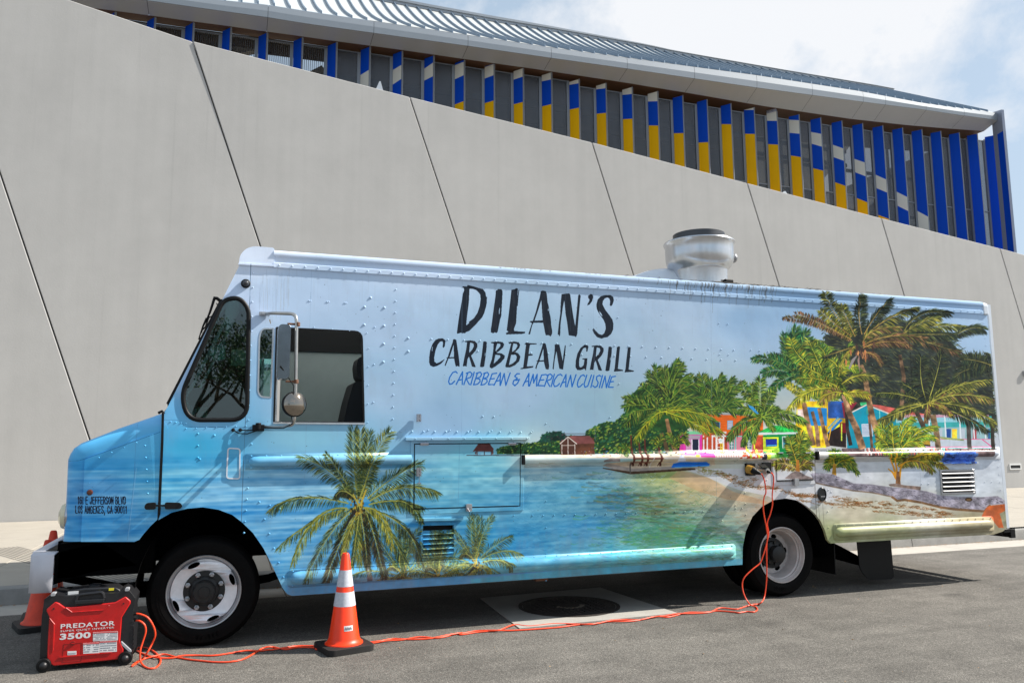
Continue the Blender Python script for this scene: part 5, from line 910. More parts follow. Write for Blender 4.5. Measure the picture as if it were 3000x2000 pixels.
# warped roof between eave and ridge
def roofpt(x, t):
    ze, zr = ZT(x)+.02, ZS(x); sag = -.19*math.sin(PI*t)*max(0, min(1, (29-x)/4))
    return (x, YE+.02+(YR-YE)*t, ze+(zr-ze)*t+sag)
n = 100; m_ = 8; xs_ = np.linspace(XL, XR, n); mb = MB()
mb.add([roofpt(x, j/m_) for j in range(m_+1) for x in xs_], [(j*n+i, j*n+i+1, (j+1)*n+i+1, (j+1)*n+i) for j in range(m_) for i in range(n-1)])
obj('roof', mb, M_ROOF, hall, fix=False, smooth='all')
x = XL+.2; ribs = []
while x < XR-.1:
    mb = MB(); vs = []
    for j in range(m_+1):
        p = roofpt(x, j/m_); w, h = .022, .085; vs += [(p[0]-w, p[1], p[2]-.01), (p[0]+w, p[1], p[2]-.01), (p[0]+w*.8, p[1], p[2]+h), (p[0]-w*.8, p[1], p[2]+h)]
    mb.add(vs, [(j*4+k, j*4+(k+1) % 4, (j+1)*4+(k+1) % 4, (j+1)*4+k) for j in range(m_) for k in range(4)]+[(3,2,1,0), (m_*4, m_*4+1, m_*4+2, m_*4+3)])
    obj('standing_seam', mb, M_RIB, hall, fix=False); x += .457
cp = MB(); vs = []
for x in np.linspace(XL, XR, 60):
    p = roofpt(x, 1.0); vs += [(x, p[1]-.05, p[2]-.02), (x, p[1]-.05, p[2]+.10), (x, p[1]-.09, p[2]+.10), (x, p[1]-.09, p[2]+(.2 if x < 10 else max(.11, .2-(x-10)*.01))), (x, p[1]+.12, p[2]+(.2 if x < 10 else max(.11, .2-(x-10)*.01))), (x, p[1]+.12, p[2]-.1)]
cp.add(vs, [(i*6+k, i*6+k+1, (i+1)*6+k+1, (i+1)*6+k) for i in range(59) for k in range(5)])
obj('ridge_cap', cp, M_FAS, hall, fix=False)
# back slope and gable close the roof so that it has a body
bk = MB(); bk.add([roofpt(4.6, 1.0), roofpt(XR, 1.0), (XR, YR+7, ZL(XR)), (4.6, YR+7, ZL(4.6)+2)], [(0, 1, 2, 3)]); obj('rear_roof', bk, M_ROOF, hall, fix=False)
obj('end_wall', MB().box((XR-.02, YB+.1, 4), (XR+.06, YR+5, ZL(XR)+.1)), M_SOF, hall)
# end pylon
a = onY(2907, 329, YE+.25); ex = float(onY(2905, 340, YE+.2)[0]); ztp = float(onY(2944, 325, YE-.4)[2])
M_PYL = mat('pylon_grey', (150, 156, 172), .45, metal=.3, var=.03)
py = MB(); q0 = (float(onY(2908, 340, YE+.3)[0]), YE+.3); q1 = (float(onY(2938, 330, 22.75)[0]), 22.75)
dv = Vector((q1[0]-q0[0], q1[1]-q0[1], 0)); nv = dv.cross(Vector((0, 0, 1))).normalized()*.06
zt0, zt1 = float(onY(2907, 331, q0[1])[2]), float(onY(2944, 323, q1[1])[2])
py.add([(q0[0]+nv.x, q0[1]+nv.y, 4), (q1[0]+nv.x, q1[1]+nv.y, 4), (q1[0]-nv.x, q1[1]-nv.y, 4), (q0[0]-nv.x, q0[1]-nv.y, 4), (q0[0]+nv.x, q0[1]+nv.y, zt0), (q1[0]+nv.x, q1[1]+nv.y, zt1), (q1[0]-nv.x, q1[1]-nv.y, zt1), (q0[0]-nv.x, q0[1]-nv.y, zt0)], [(0,3,2,1),(4,5,6,7),(0,1,5,4),(1,2,6,5),(2,3,7,6),(3,0,4,7)])
obj('end_pylon', py, M_PYL, hall)
bp_ = MB(); f0 = .42; s_ = nv.normalized()*.064; A_ = Vector((q0[0], q0[1], 0))+dv*f0; B2 = Vector((q1[0], q1[1], 0)); zb_ = float(onY(2925, 394, A_.y)[2])
for sg in (1, -1): bp_.add([(A_.x+s_.x*sg, A_.y+s_.y*sg, 4.05), (B2.x+s_.x*sg, B2.y+s_.y*sg, 4.05), (B2.x+s_.x*sg, B2.y+s_.y*sg, zb_+.02), (A_.x+s_.x*sg, A_.y+s_.y*sg, zb_)], [(0, 1, 2, 3) if sg > 0 else (3, 2, 1, 0)])
obj('pylon_panel', bp_, M_BL, hall, label='tall blue panel on the grey end pylon', fix=False)
# ------------------------------------------------------------------ the food truck
M_WRAP = wrap_mat(GAIN)
M_TW = mat('truck_white', (214, 220, 228), .4, var=.06, vscale=3, bump=.05, bscale=30)
M_ROOFD = mat('truck_roof_dirty', (196, 192, 184), .7, var=.22, vscale=6)
_t = M_ROOFD.node_tree; _tr = _t.nodes.new('ShaderNodeBsdfTranslucent'); _tr.inputs[0].default_value = (.8, .82, .8, 1); _mx = _t.nodes.new('ShaderNodeMixShader'); _mx.inputs[0].default_value = .6     # translucent fibreglass roof
_t.links.new(_t.nodes['Principled BSDF'].outputs[0], _mx.inputs[1]); _t.links.new(_tr.outputs[0], _mx.inputs[2]); _t.links.new(_mx.outputs[0], _t.nodes['Material Output'].inputs[0])
M_UND = mat('underbody_black', (6, 6, 7), .9, spec=.05)
M_RUB = mat('rubber_black', (14, 14, 15), .5, spec=.25)
M_CHR = mat('chrome', (180, 180, 186), .2, metal=1)
M_STL = mat('brushed_steel', (176, 176, 178), .38, metal=.9, var=.12, vscale=9, stretch=(1, 1, .3))
M_ALU = mat('dull_aluminium', (206, 208, 212), .27, metal=.9, var=.12, vscale=14, bump=.05, bscale=5, stretch=(1, 1, .25))
M_RUST = mat('rusty_steel', (110, 76, 56), .8, var=.3, vscale=30)
YF = 8.85
truck = thing('food_truck', 'long step van food truck wrapped in a blue tropical beach print with black brush lettering', 'food truck', (3.5, 7.5, 0))
def P(l): return [T(*q) for q in l]
arch_r = [(2175,1653),(2176,1602),(2185,1555),(2204,1513),(2232,1483),(2267,1464),(2302,1459),(2337,1465),(2365,1483),(2388,1504),(2405,1527),(2417,1553),(2425,1581),(2434,1591)]
arch_f = [(463,1523),(502,1501),(548,1489),(594,1485),(640,1492),(680,1507),(709,1529),(741,1560),(772,1605),(801,1663),(828,1722),(842,1739),(856,1744)]
ring = P([(478,1222),(482,1206),(493,1188),(654,872),(700,780),(708,752),(722,741),(2884,898),(2891,915),(2950,1545),(2938,1556),(2910,1565)])+P(arch_r[::-1])+P(arch_f[::-1])+[T(465,1520)]
qwin = rpoly(P([(533,1155),(655,880),(700,872),(727,905),(722,1228),(552,1228)]), [.10,.16,.10,.10,.12,.14], 6)
# quarter window, small vent window, sliding window (all openings)
win = rpoly(P([(803,1236),(811,960),(1060,972),(1066,1237)]), [.005,.005,.06,.01], 4)
vent = rpoly(P([(756,1148),(760,985),(768,962),(801,962),(793,1164),(764,1162)]), [.02,.03,.03,.005,.005,.03], 4)
louv = P([(1239,1539),(1329,1537),(1329,1621),(1239,1625)])
rlv = P([(2756,1380),(2848,1379),(2852,1440),(2760,1442)])
side = MB().prism([ring, qwin, win, vent, louv, rlv], YS, YS+.03)
bs = obj('side_wall', side, M_WRAP, truck, uv=True)
# sunk panel edges on the side: thin folded strips standing proud
def outline(name, pts, w, m, y0, y1, parent=truck, uv=False, **k):
    return obj(name, MB().prism([grow(pts, w/2), grow(pts, -w/2)], y0, y1), m, parent, uv=uv, **k)
# far side, floor, roof, rear
far = MB().prism([ring, qwin, win, vent], YF-.03, YF); obj('far_wall', far, M_TW, truck)
obj('floor', MB().box((-.45, YS+.04, 1.10), (8.05, YF-.04, 1.14)), M_UND, truck)
zt = T(819, 735)[1]
RP = [(YS-.002,2.905),(YS-.014,2.908),(YS-.014,2.945),(YS-.004,2.952),(YS-.004,2.992),(YS-.016,2.998),(YS-.022,3.018),(YS-.014,3.04),(YS+.03,3.055),(YS+.10,3.058),(YS+.10,2.99),(YS+.02,2.9)]
obj('roof_rail', MB().extrude(RP, .285, 7.93), M_WRAP, truck, uv=True, smooth=True, label='folded metal roof rail with a row of rivets')
obj('roof_rail', MB().extrude([(2*7.65-y, z) for y, z in RP][::-1], .285, 7.93), M_TW, truck)
# rounded end cap of the rail at the rear corner
obj('rear_corner', MB().extrude([(YS-.017,2.90),(YS-.017,3.0),(YS-.01,3.03),(YS+.04,3.05),(YS+.12,3.055),(YS+.12,2.9)], 7.93, 8.005), M_TW, truck, bevel=.012)
rf = MB(); yy = np.linspace(YS+.09, YF-.09, 9); vs = []
for x in (.25, 8.0): vs += [(x, y, 3.052+.035*math.sin(PI*i/8)) for i, y in enumerate(yy)]
rf.add(vs, [(i, i+9, i+10, i+1) for i in range(8)]); obj('roof', rf, M_ROOFD, truck, fix=False, smooth='all')
obj('rear_wall', MB().prism([(YS+.03, .55), (YF-.03, .55), (YF-.03, 3.03), (YS+.03, 3.03)], 8.06, 8.1, ax=0), M_TW, truck)
# front cap over the cab: a softly rounded box
capP = rpoly(P([(700,777),(702,748),(722,728),(745,722),(804,727),(803,781)]), [.01,.05,.07,.03,.02,.01], 5)
obj('cab_cap', MB().prism(capP, YS-.012, YF+.012), M_WRAP, truck, uv=True, bevel=.035, bseg=4, smooth=True, label='white rounded front corner cap of the roof')
# folded lip under the cap
obj('cap_lip', MB().prism(P([(698,776),(804,782),(804,777),(699,771)]), YS-.017, YS-.002), M_WRAP, truck, uv=True)
# raked front: frame, windscreen, gasket
c0, c1 = T(493, 1188), T(700, 780)
def along(t, off=0): 
    d = Vector((c1[0]-c0[0], c1[1]-c0[1])); n_ = Vector((-d.y, d.x)).normalized(); return (c0[0]+d.x*t+n_.x*off, c0[1]+d.y*t+n_.y*off)
fr = MB()
for t0, t1 in ((-.02, .08), (.74, 1.0)): 
    a, b, c_, d = along(t0), along(t1), along(t1, -.03), along(t0, -.03); fr.prism([a, b, c_, d], YS+.031, YF-.031)
for y0, y1 in ((YS+.031, YS+.16), (YF-.16, YF-.031), (7.51, 7.60)): fr.prism([along(.08), along(.74), along(.74, -.03), along(.08, -.03)], y0, y1)
obj('front_wall', fr, M_TW, truck)
M_GL = glass('cab_glass', (.34, .52, .50), 3.0, .01)
ws = obj('windscreen', MB().prism([along(.08, -.012), along(.74, -.012), along(.74, -.018), along(.08, -.018)], YS+.161, 7.509).prism([along(.08, -.012), along(.74, -.012), along(.74, -.018), along(.08, -.018)], 7.601, YF-.161), M_GL, truck)
gk = MB()
for y0, y1 in ((YS+.02, YS+.17), (YF-.17, YF-.02), (7.49, 7.62)): gk.prism([along(.0, .0), along(.76, .0), along(.75, .016), along(.01, .022)], y0, y1)
for t0, t1 in ((0, .085), (.72, .76)): gk.prism([along(t0, .001), along(t1, .001), along(t1, .018), along(t0, .021)], YS+.171, YF-.171)
obj('gasket', gk, M_RUB, ws)
cowl = MB().prism(P([(470,1222),(480,1205),(494,1186),(498,1196),(486,1222)]), YS+.031, YF-.031); obj('cowl', cowl, M_UND, truck)
# wipers
wp = [(623,873),(646,882)]
def wiper(y):
    mb = MB(); f = lambda px, py, dy=0: tuple(onY(px, py, y+dy)) 
    mb.tube([f(647,883,.0), f(636,874), f(625,873)], .014, 6); mb.tube([f(628,874), f(615,915), f(606,935)], [.012, .010, .006], 6); mb.tube([f(634,888), f(641,900), f(636,915), f(606,935)], .004, 5)
    mb.tube([f(606,932), f(595,955), f(583,990)], [.011, .008, .005], 6); mb.tube([f(613,926), f(602,957), f(592,967), f(590,975)], .006, 5); mb.tube([f(582,990), f(586,992)], .012, 6)
    return obj('wiper', mb, M_RUB, truck, smooth=True)
wiper(YS+.10); 
# hood: a tapered shell with rounded shoulders
prof = P([(171,1592),(179,1437),(183,1348),(190,1330),(202,1312),(226,1296),(262,1282),(341,1252),(421,1225),(474,1207)])
XC = prof[-1][0]; XF = prof[0][0]
def yn(x): return YS+.09*max(0, min(1, (XC-x)/(XC-XF)))
NP = len(prof); nrmls = []
for i in range(NP):
    a, b = Vector(prof[max(0, i-1)]), Vector(prof[min(NP-1, i+1)]); d = (b-a).normalized(); nrmls.append(Vector((d.y, -d.x)))
off = [(0, .13), (.006, .085), (.022, .05), (.05, .02), (.10, .004), (.16, 0)]
mb = MB(); vs = []; rows = off+[(None, 0)]+[(o[0], o[1]) for o in off[::-1]]
for j, (dy, o) in enumerate(rows):
    for i in range(NP):
        p = Vector(prof[i])+nrmls[i]*(o if i else o*1.0); y = 7.65 if dy is None else (yn(prof[i][0])+dy if j < len(off) else 2*7.65-yn(prof[i][0])-dy); vs.append((p.x, y, p.y))
mb.add(vs, [(j*NP+i, j*NP+i+1, (j+1)*NP+i+1, (j+1)*NP+i) for j in range(len(rows)-1) for i in range(NP-1)])
hood = obj('hood', mb, M_WRAP, truck, uv=True, smooth='all', label='sloping blue hood with water print and the address lettering')
inner = [(Vector(prof[i])+nrmls[i]*.13) for i in range(NP)]
hs = [(v.x, v.y) for v in inner]
hside = hs+P([(471,1212),(461,1521),(441,1540),(420,1564),(407,1581),(393,1587)])+[(hs[0][0], T(172,1592)[1])]
# side sheet of the nose; it reaches forward to the rounded corner
mb = MB().prism(hside, lambda x: yn(x)-.0015, lambda x: yn(x)+.02); obj('fender', mb, M_WRAP, truck, uv=True)
mb = MB(); z0 = T(172,1592)[1]
for a0_, a1_ in ((0, 1),):
    pts = []
    for k in range(7):
        t = PI/2*k/6; pts.append((XF+.13-.13*math.sin(t), yn(XF)+.09-.09*math.cos(t)))
    zt_ = hs[2][1]; vs = [(x, y, z0) for x, y in pts]+[(x+.012, y, zt_) for x, y in pts]; mb.add(vs, [(k, k+1, k+8, k+7) for k in range(6)])
obj('nose_corner', mb, M_WRAP, truck, uv=True, smooth='all', fix=False)
obj('far_fender', MB().prism(hside, YF-.10, YF-.08), M_TW, truck)
gr = MB().box((XF+.01, YS+.18, z0), (XF+.03, YF-.18, hs[2][1]+.05)); nose = obj('nose_panel', gr, M_TW, truck)
gb = MB()
for k in range(7): gb.box((XF-.005, YS+.55, z0+.12+k*.05), (XF+.009, YF-.55, z0+.145+k*.05))
obj('grille', gb, M_BLK, nose)
for y in (6.70, 8.60):
    hl = MB(); c_ = onX(163, 1520, -1.19) if False else (XF+.035, y, T(163,1520)[1])
    h = obj('headlight', MB().lathe([(.115, .02), (.115, -.03), (.105, -.035), (.10, -.03)], c_, 'x', 24), M_CHR, truck, smooth=True)
    obj('lens', MB().lathe([(.10, -.03), (.085, -.065), (.05, -.082), (0, -.088)], c_, 'x', 24), mat('headlight_glass', (214, 206, 176), .12, spec=.8), h, smooth=True)
obj('hood_gap_seal', MB().prism(P([(474,1209),(481,1209),(479,1300),(470,1505),(464,1521),(461,1521),(471,1300)]), YS-.003, YS-.0005), M_RUB, truck)
ht = MB().tube([tuple(onY(465,1209,YS-.005)), tuple(onY(474,1204,YS-.02)), tuple(onY(480,1211,YS-.01))], .011, 6); obj('hood_bumper', ht, M_RUB, truck)
# hood catch
hc = MB().prism(rpoly(P([(424,1482),(430,1472),(457,1470),(457,1490),(428,1491)]), .01, 3), YS-.05, YS-.003).prism(rpoly(P([(484,1470),(528,1471),(535,1480),(530,1489),(484,1490)]), .012, 3), YS-.035, YS-.003).prism(P([(455,1477),(486,1477),(486,1482),(455,1482)]), YS-.03, YS-.018)
obj('hood_latch', hc, M_RUB, truck, bevel=.004)
obj('side_marker', MB().lathe([(.021, 0), (.021, -.004), (.016, -.012), (0, -.014)], (T(259,1443)[0], yn(T(259,1443)[0])-.002, T(259,1443)[1]), 'y', 16), mat('amber_dark', (84, 40, 20), .3), truck, smooth=True)
tp = T(720, 831); ml = obj('marker_lamp', MB().lathe([(.036, 0), (.036, -.008), (.028, -.016), (.026, -.016)], (tp[0], YS-.001, tp[1]), 'y', 20), M_RUB, truck, smooth=True)
obj('lens', MB().lathe([(.025, -.012), (.022, -.03), (.012, -.04), (0, -.042)], (tp[0], YS-.001, tp[1]), 'y', 16), mat('smoked_lens', (60, 62, 66), .15), ml, smooth=True)
# quarter window glass and its fat rubber gasket
qg = obj('quarter_window', MB().prism(qwin, YS+.008, YS+.013), M_GL, truck)
outer = grow(qwin, .016)
gk = MB(); NQ = len(qwin); gvs = []
for d_, y_ in ((-.012, .004), (-.010, -.006), (0, -.012), (.016, -.010), (.022, -.001)):
    r_ = grow(qwin, d_); gvs += [(p[0], YS+y_, p[1]) for p in r_]
gk.add(gvs, [(j*NQ+i, j*NQ+(i+1) % NQ, (j+1)*NQ+(i+1) % NQ, (j+1)*NQ+i) for j in range(4) for i in range(NQ)]); obj('gasket', gk, M_RUB, qg, smooth='all', fix=False)
vg = obj('vent_window', MB().prism(vent, YS+.010, YS+.014), M_GL, truck); outline('frame', vent, .012, M_ALU, YS-.002, YS+.006, vg)
# sliding window: left leaf edge and sill
sw = obj('sliding_window_frame', MB().prism([grow(win, .008), grow(win, -.006)], YS-.003, YS+.012), M_RUB, truck)
obj('sill', MB().prism(P([(800,1236),(1068,1238),(1068,1243),(800,1241)]), YS-.012, YS-.002), M_ALU, sw)
obj('leaf_edge', MB().prism(P([(803,1233),(811,962),(816,962),(811,1233)]), YS+.013, YS+.04), M_ALU, sw)
# far door glass: lets the pale wall show behind the cab
obj('far_glass', MB().prism(qwin, YF-.02, YF-.015).prism(vent, YF-.02, YF-.015), M_GL, truck)
# inside: bulkhead, inner panel behind the open window, dashboard, wheel, seat
M_INT = mat('cab_grey_panel', (158, 170, 168), .55, var=.12, vscale=2.2, bump=.1, bscale=6); M_DK = mat('cab_dark', (22, 23, 25), .8)
wx0, wz0 = T(790, 1240); wx1, wz1 = T(1075, 960)
obj('inner_panel', MB().box((wx0+.20, YF-.12, 1.15), (1.9, YF-.10, 2.50)), M_INT, truck, label='scuffed grey metal panel seen through the open window')
obj('inner_shelf', MB().box((wx0+.35, YF-.20, 1.30), (1.9, YF-.121, 1.315)), M_ALU, truck)
obj('header', MB().box((-.05, YF-.14, 2.501), (1.9, YF-.05, 2.95)), M_DK, truck); shade_mask = MB().prism([P([(520,1250),(640,840),(760,840),(760,1250)]), [tuple(onY(x, y, YF-.05)[[0, 2]]) for x, y in ((545,1178),(598,1045),(610,990),(660,985),(660,1052),(636,1056),(604,1100),(570,1168))]], YF-.055, YF-.045)  # added black sheet darkens the far window, cut open at the bright patches
obj('cab_shade_mask', shade_mask, M_DK, truck); obj('bulkhead', MB().box((1.62, YS+.05, 1.15), (1.66, YF-.15, 2.98)), M_INT, truck)
da = MB().prism([(-.47, 1.2), (-.40, 1.72), (-.28, 1.74), (-.12, 1.60), (-.12, 1.15), (-.47, 1.15)], YS+.06, YF-.08); obj('dashboard', da, M_DK, truck, bevel=.03)
stw = MB(); c_ = Vector((.02, 7.05, 1.66)); ax = Vector((-.55, 0, .83)).normalized(); u_ = Vector((0, 1, 0)); v_ = ax.cross(u_)
stw.tube([c_+(u_*math.cos(t)+v_*math.sin(t))*.22 for t in np.linspace(0, 2*PI, 25)], .014, 6)
for t in (0, 2.1, 4.2): stw.tube([c_, c_+(u_*math.cos(t)+v_*math.sin(t))*.22], .01, 5)
stw.tube([c_, c_-ax*.35], .025, 6); obj('steering_wheel', stw, M_DK, truck)
def seatP(l): return [tuple(onY(x, y, 7.0)[[0, 2]]) for x, y in l]
seat = obj('driver_seat', MB().prism(rpoly(seatP([(996,1245),(1010,1180),(1027,1123),(1046,1120),(1085,1128),(1085,1245)]), .03, 4), 6.80, 7.22), M_DK, truck, bevel=.02, label='black driver seat seen through the open window')
obj('headrest', MB().prism(rpoly(seatP([(1044,1118),(1038,1075),(1044,1052),(1058,1047),(1078,1050),(1084,1118)]), .05, 5), 6.88, 7.14), M_DK, seat, bevel=.02)
obj('seat_cushion', MB().prism([tuple(onY(x, y, 7.0)[[0, 2]]) for x, y in ((930,1262),(1085,1262),(1085,1300),(930,1300))], 6.80, 7.22), M_DK, seat, bevel=.03)
# small things that show through the quarter window
fan = obj('dash_fan', MB().lathe([(.08, -.03), (.085, 0), (.08, .03), (.05, .035), (0, .03)], tuple(onY(583, 1166, 6.75)), 'y', 18), mat('fan_grey', (120, 126, 124), .4, metal=.4), truck)
obj('stand', MB().tube([tuple(onY(583,1176,6.77)), tuple(onY(585,1225,6.77))], .012, 6), M_DK, fan)
obj('bright_patch', MB().box(tuple(onY(676,1070,YS+.35)), tuple(np.array(onY(724,1024,YS+.35))+[0,.01,0])), mat('bright_patch_cream', (210, 206, 180), .7), truck)  # pale card standing in for a bright patch seen through the far window
obj('paper_note', MB().box(tuple(onY(578,1222,YS+.1)), tuple(np.array(onY(608,1192,YS+.1))+[0,.004,0])), mat('paper_green', (190, 214, 190), .7), truck)

# ---- rub rails: round beads on flanged plates
def rail(x0, x1, zc, r, hw, name='rub_rail', y=YS, lab=None, closed=(1, 1), slope=0):
    mb = MB(); pl = rounded(x0, zc-hw, x1, zc+hw, .035, 4) if all(closed) else [(x0, zc-hw), (x1, zc-hw), (x1, zc+hw), (x0, zc+hw)]
    mb.prism(pl, y-.004, y-.0005)
    rings = 10; L_ = x1-x0; px_ = [x0+.02, x0+.03, x0+.055, x0+.10]+[x1-.10, x1-.055, x1-.03, x1-.02]; sc_ = [.0, .55, .88, 1, 1, .88, .55, 0]
    if not closed[0]: px_[:4] = [x0, x0+.001, x0+.002, x0+.003]; sc_[:4] = [1, 1, 1, 1]
    if not closed[1]: px_[4:] = [x1-.003, x1-.002, x1-.001, x1]; sc_[4:] = [1, 1, 1, 1]
    vs = []; n = 11
    for x, s_ in zip(px_, sc_):
        for k in range(n):
            t = PI*k/(n-1); vs.append((x, y-.004-r*1.0*s_*math.sin(t), zc+r*1.12*(s_ if s_ else .02)*math.cos(t)))
    mb.add(vs, [(j*n+k, j*n+k+1, (j+1)*n+k+1, (j+1)*n+k) for j in range(7) for k in range(n-1)]+[tuple(range(n))[::-1], tuple(7*n+k for k in range(n))])
    return obj(name, mb, M_WRAP, truck, uv=True, smooth='all', label=lab)
def X(px, py): return T(px, py)[0]
def Z(px, py): return T(px, py)[1]
rails = []
def rr(p0, p1, zt_, zb_, pt, pb, **k):
    """rail from pixel ends; bead between the pixel rows zt_..zb_ at p0's column, plate between pt..pb"""
    a, b = Z(p0, zt_), Z(p0, zb_); c, d = Z(p0, pt), Z(p0, pb); rail(X(p0, zt_), X(p1, zt_), (a+b)/2, (a-b)/2, max((c-d)/2, (a-b)/2+.01), **k); rails.append((X(p0, zt_), X(p1, zt_), c-.014, d+.014))
rr(720, 1204, 1338, 1366, 1330, 1376, closed=(1, 0), lab='upper bead left of the hatch')
rr(1533, 2268, 1334, 1358, 1325, 1370, closed=(0, 0), lab='upper bead in the middle')
rr(2388, 2928, 1324, 1344, 1316, 1356, closed=(0, 1), lab='upper bead at the rear')
rr(842, 2158, 1676, 1712, 1668, 1722, lab='skirt bead between the wheels')
rr(2440, 2912, 1546, 1572, 1536, 1586, lab='skirt bead behind the rear wheel')
# black hollow ends
for px, py in ((1531,1346),(2390,1334)): p = T(px, py); obj('rail_end', MB().prism(rounded(p[0]-.012, p[1]-.042, p[0]+.008, p[1]+.042, .008, 3), YS-.045, YS-.005), M_RUB, truck)
# recessed oblong on the door post
dh = rpoly(P([(668,1312),(703,1314),(702,1402),(664,1400)]), .02, 4); obj('door_pull_plate', MB().prism(grow(dh, -.006), YS-.004, YS-.0008), M_WRAP, truck, uv=True); outline('door_pull_rim', dh, .010, M_TW, YS-.007, YS-.0005)
# large hatch with drip rail
M_SEAM = mat('black_gap', (12, 14, 16), .9)
hp = P([(1213,1299),(1525,1297),(1523,1482),(1211,1491)]); fp = P([(1203,1289),(1535,1288),(1533,1494),(1201,1506)])
obj('hatch_frame', MB().prism([fp, grow(hp, .002)], YS-.007, YS-.001), M_WRAP, truck, uv=True, bevel=.002, bseg=1)
hd = obj('service_hatch', MB().prism(grow(hp, -.010), YS-.010, YS+.002), M_WRAP, truck, uv=True, bevel=.002, bseg=1, label='large lift-up hatch printed with calm blue water')
obj('hatch_gap', MB().prism([grow(hp, .004), grow(hp, -.012)], YS-.003, YS-.0008), M_SEAM, truck)
dr = MB().prism(P([(1186,1281),(1547,1279),(1547,1288),(1186,1290)]), YS-.035, YS-.001); obj('drip_rail', dr, M_WRAP, truck, uv=True, bevel=.003, bseg=1)
for a, b in (((1230,1297),(1254,1302)), ((1487,1297),(1510,1301))): p, q = T(*a), T(*b); obj('hinge', MB().tube([(p[0], YS-.016, (p[1]+q[1])/2), (q[0], YS-.016, (p[1]+q[1])/2)], .009, 8).box((p[0], YS-.014, q[1]-.006), (q[0], YS-.011, p[1]+.004)), M_CHR, hd)
def latch(x, y, w, h, tail=0, tilt=0):
    p = T(x, y); mb = MB().cbox((p[0], YS-.014, p[1]), (w, .004, h)); mb.cbox((p[0]-w*.28, YS-.024, p[1]+h*.05), (w*.28, .018, h*.8)).cbox((p[0]+w*.28, YS-.024, p[1]+h*.05), (w*.28, .018, h*.8)).cbox((p[0], YS-.03, p[1]-h*.1), (w*.5, .012, h*.16))
    for sx_ in (-.32, .32):
        for sz_ in (-.4, .4): mb.dome((p[0]+w*sx_, YS-.033, p[1]+h*sz_), .004, .003)
    if tail: mb.cbox((p[0], YS-.028, p[1]-h*.5-tail*.5), (.006, .006, tail)).tube([(p[0]-.016, YS-.028, p[1]-h*.5-tail), (p[0]+.016, YS-.028, p[1]-h*.5-tail)], .006, 6)
    return obj('latch', mb, M_CHR, truck, bevel=.0012, bseg=1)
latch(1226, 1382, .042, .070, .055); latch(1226, 1224, .040, .066)
lk = T(1370, 1486); obj('padlock_hasp', MB().prism(rounded(lk[0]-.024, lk[1]-.028, lk[0]+.026, lk[1]+.032, .008, 3), YS-.045, YS-.012).tube([(lk[0]-.018, YS-.05, lk[1]), (lk[0], YS-.055, lk[1]-.03), (lk[0]+.018, YS-.05, lk[1])], .007, 6), M_STL, truck, bevel=.003)
# middle louvre with hood strip
obj('louvre_drip', MB().prism(P([(1216,1517),(1355,1516),(1355,1522),(1216,1525)]), YS-.03, YS-.001), M_WRAP, truck, uv=True)
obj('louvre_box', MB().prism([grow(louv, .030), grow(louv, .001)], YS-.008, YS-.001), M_WRAP, truck, uv=True)
lb = MB(); x0, x1 = louv[0][0], louv[1][0]; zt_, zb_ = louv[0][1], louv[2][1]
obj('louvre_back', MB().box((x0, YS+.05, zb_-.02), (x1, YS+.06, zt_+.02)), M_SEAM, truck)
H_ = (zt_-zb_)/6
for k in range(6):
    z = zb_+H_*k; v = [(x0, YS+.02, z+H_*.92), (x1, YS+.02, z+H_*.92), (x1, YS-.012, z+H_*.2), (x0, YS-.012, z+H_*.2)]
    if k == 5: continue
    obj('blade', MB().add(v+[(p[0], p[1]+.004, p[2]-.006) for p in v], [(0,3,2,1),(4,5,6,7),(0,1,5,4),(2,3,7,6),(1,2,6,5),(3,0,4,7)]), M_WRAP, truck, uv=True)
# rear louvre, bare aluminium
x0, x1 = rlv[0][0], rlv[1][0]; zt_, zb_ = rlv[0][1], rlv[2][1]; lf = obj('rear_louvre', MB().prism([grow(rlv, .028), grow(rlv, -.001)], YS-.012, YS-.001), M_STL, truck, bevel=.002, bseg=1)
obj('backing', MB().box((x0, YS+.05, zb_-.02), (x1, YS+.06, zt_+.02)), M_SEAM, lf); H_ = (zt_-zb_)/5
for k in range(5):
    z = zb_+H_*k; v = [(x0, YS+.015, z+H_*.95), (x1, YS+.015, z+H_*.95), (x1, YS-.02, z+H_*.42), (x0, YS-.02, z+H_*.42), (x0, YS-.018, z+H_*.25), (x1, YS-.018, z+H_*.25)]
    obj('blade', MB().add(v+[(x0, YS+.0, z+H_*.25), (x1, YS+.0, z+H_*.25)], [(0,1,2,3),(3,2,5,4),(4,5,7,6)]), M_STL, lf, fix=False)
obj('rear_louvre_hood', MB().prism(P([(2736,1353),(2860,1352),(2860,1356),(2736,1358)]), YS-.03, YS-.001), M_WRAP, truck, uv=True)
# small hatch by the inlets
hp2 = P([(2272,1328),(2378,1327),(2380,1406),(2274,1410)]); obj('small_hatch_gap', MB().prism([grow(hp2, .003), grow(hp2, -.006)], YS-.003, YS-.0008), M_SEAM, truck)
obj('small_hatch_frame', MB().prism([grow(hp2, .05), grow(hp2, .001)], YS-.006, YS-.001), M_WRAP, truck, uv=True); sh = obj('small_hatch', MB().prism(grow(hp2, -.006), YS-.010, YS), M_WRAP, truck, uv=True, bevel=.002, bseg=1)
obj('hatch_lip', MB().prism(P([(2274,1406),(2380,1402),(2380,1406),(2274,1410)]), YS-.016, YS-.0105), M_SEAM, sh)
for px in (2284, 2364): p = T(px, 1326); obj('hinge', MB().tube([(p[0]-.03, YS-.014, p[1]), (p[0]+.03, YS-.014, p[1])], .007, 8), M_CHR, sh)
p = T(2325, 1411); obj('padlock_hasp', MB().prism(rounded(p[0]-.026, p[1]-.035, p[0]+.026, p[1]+.035, .01, 3), YS-.05, YS-.012), M_STL, truck, bevel=.005)
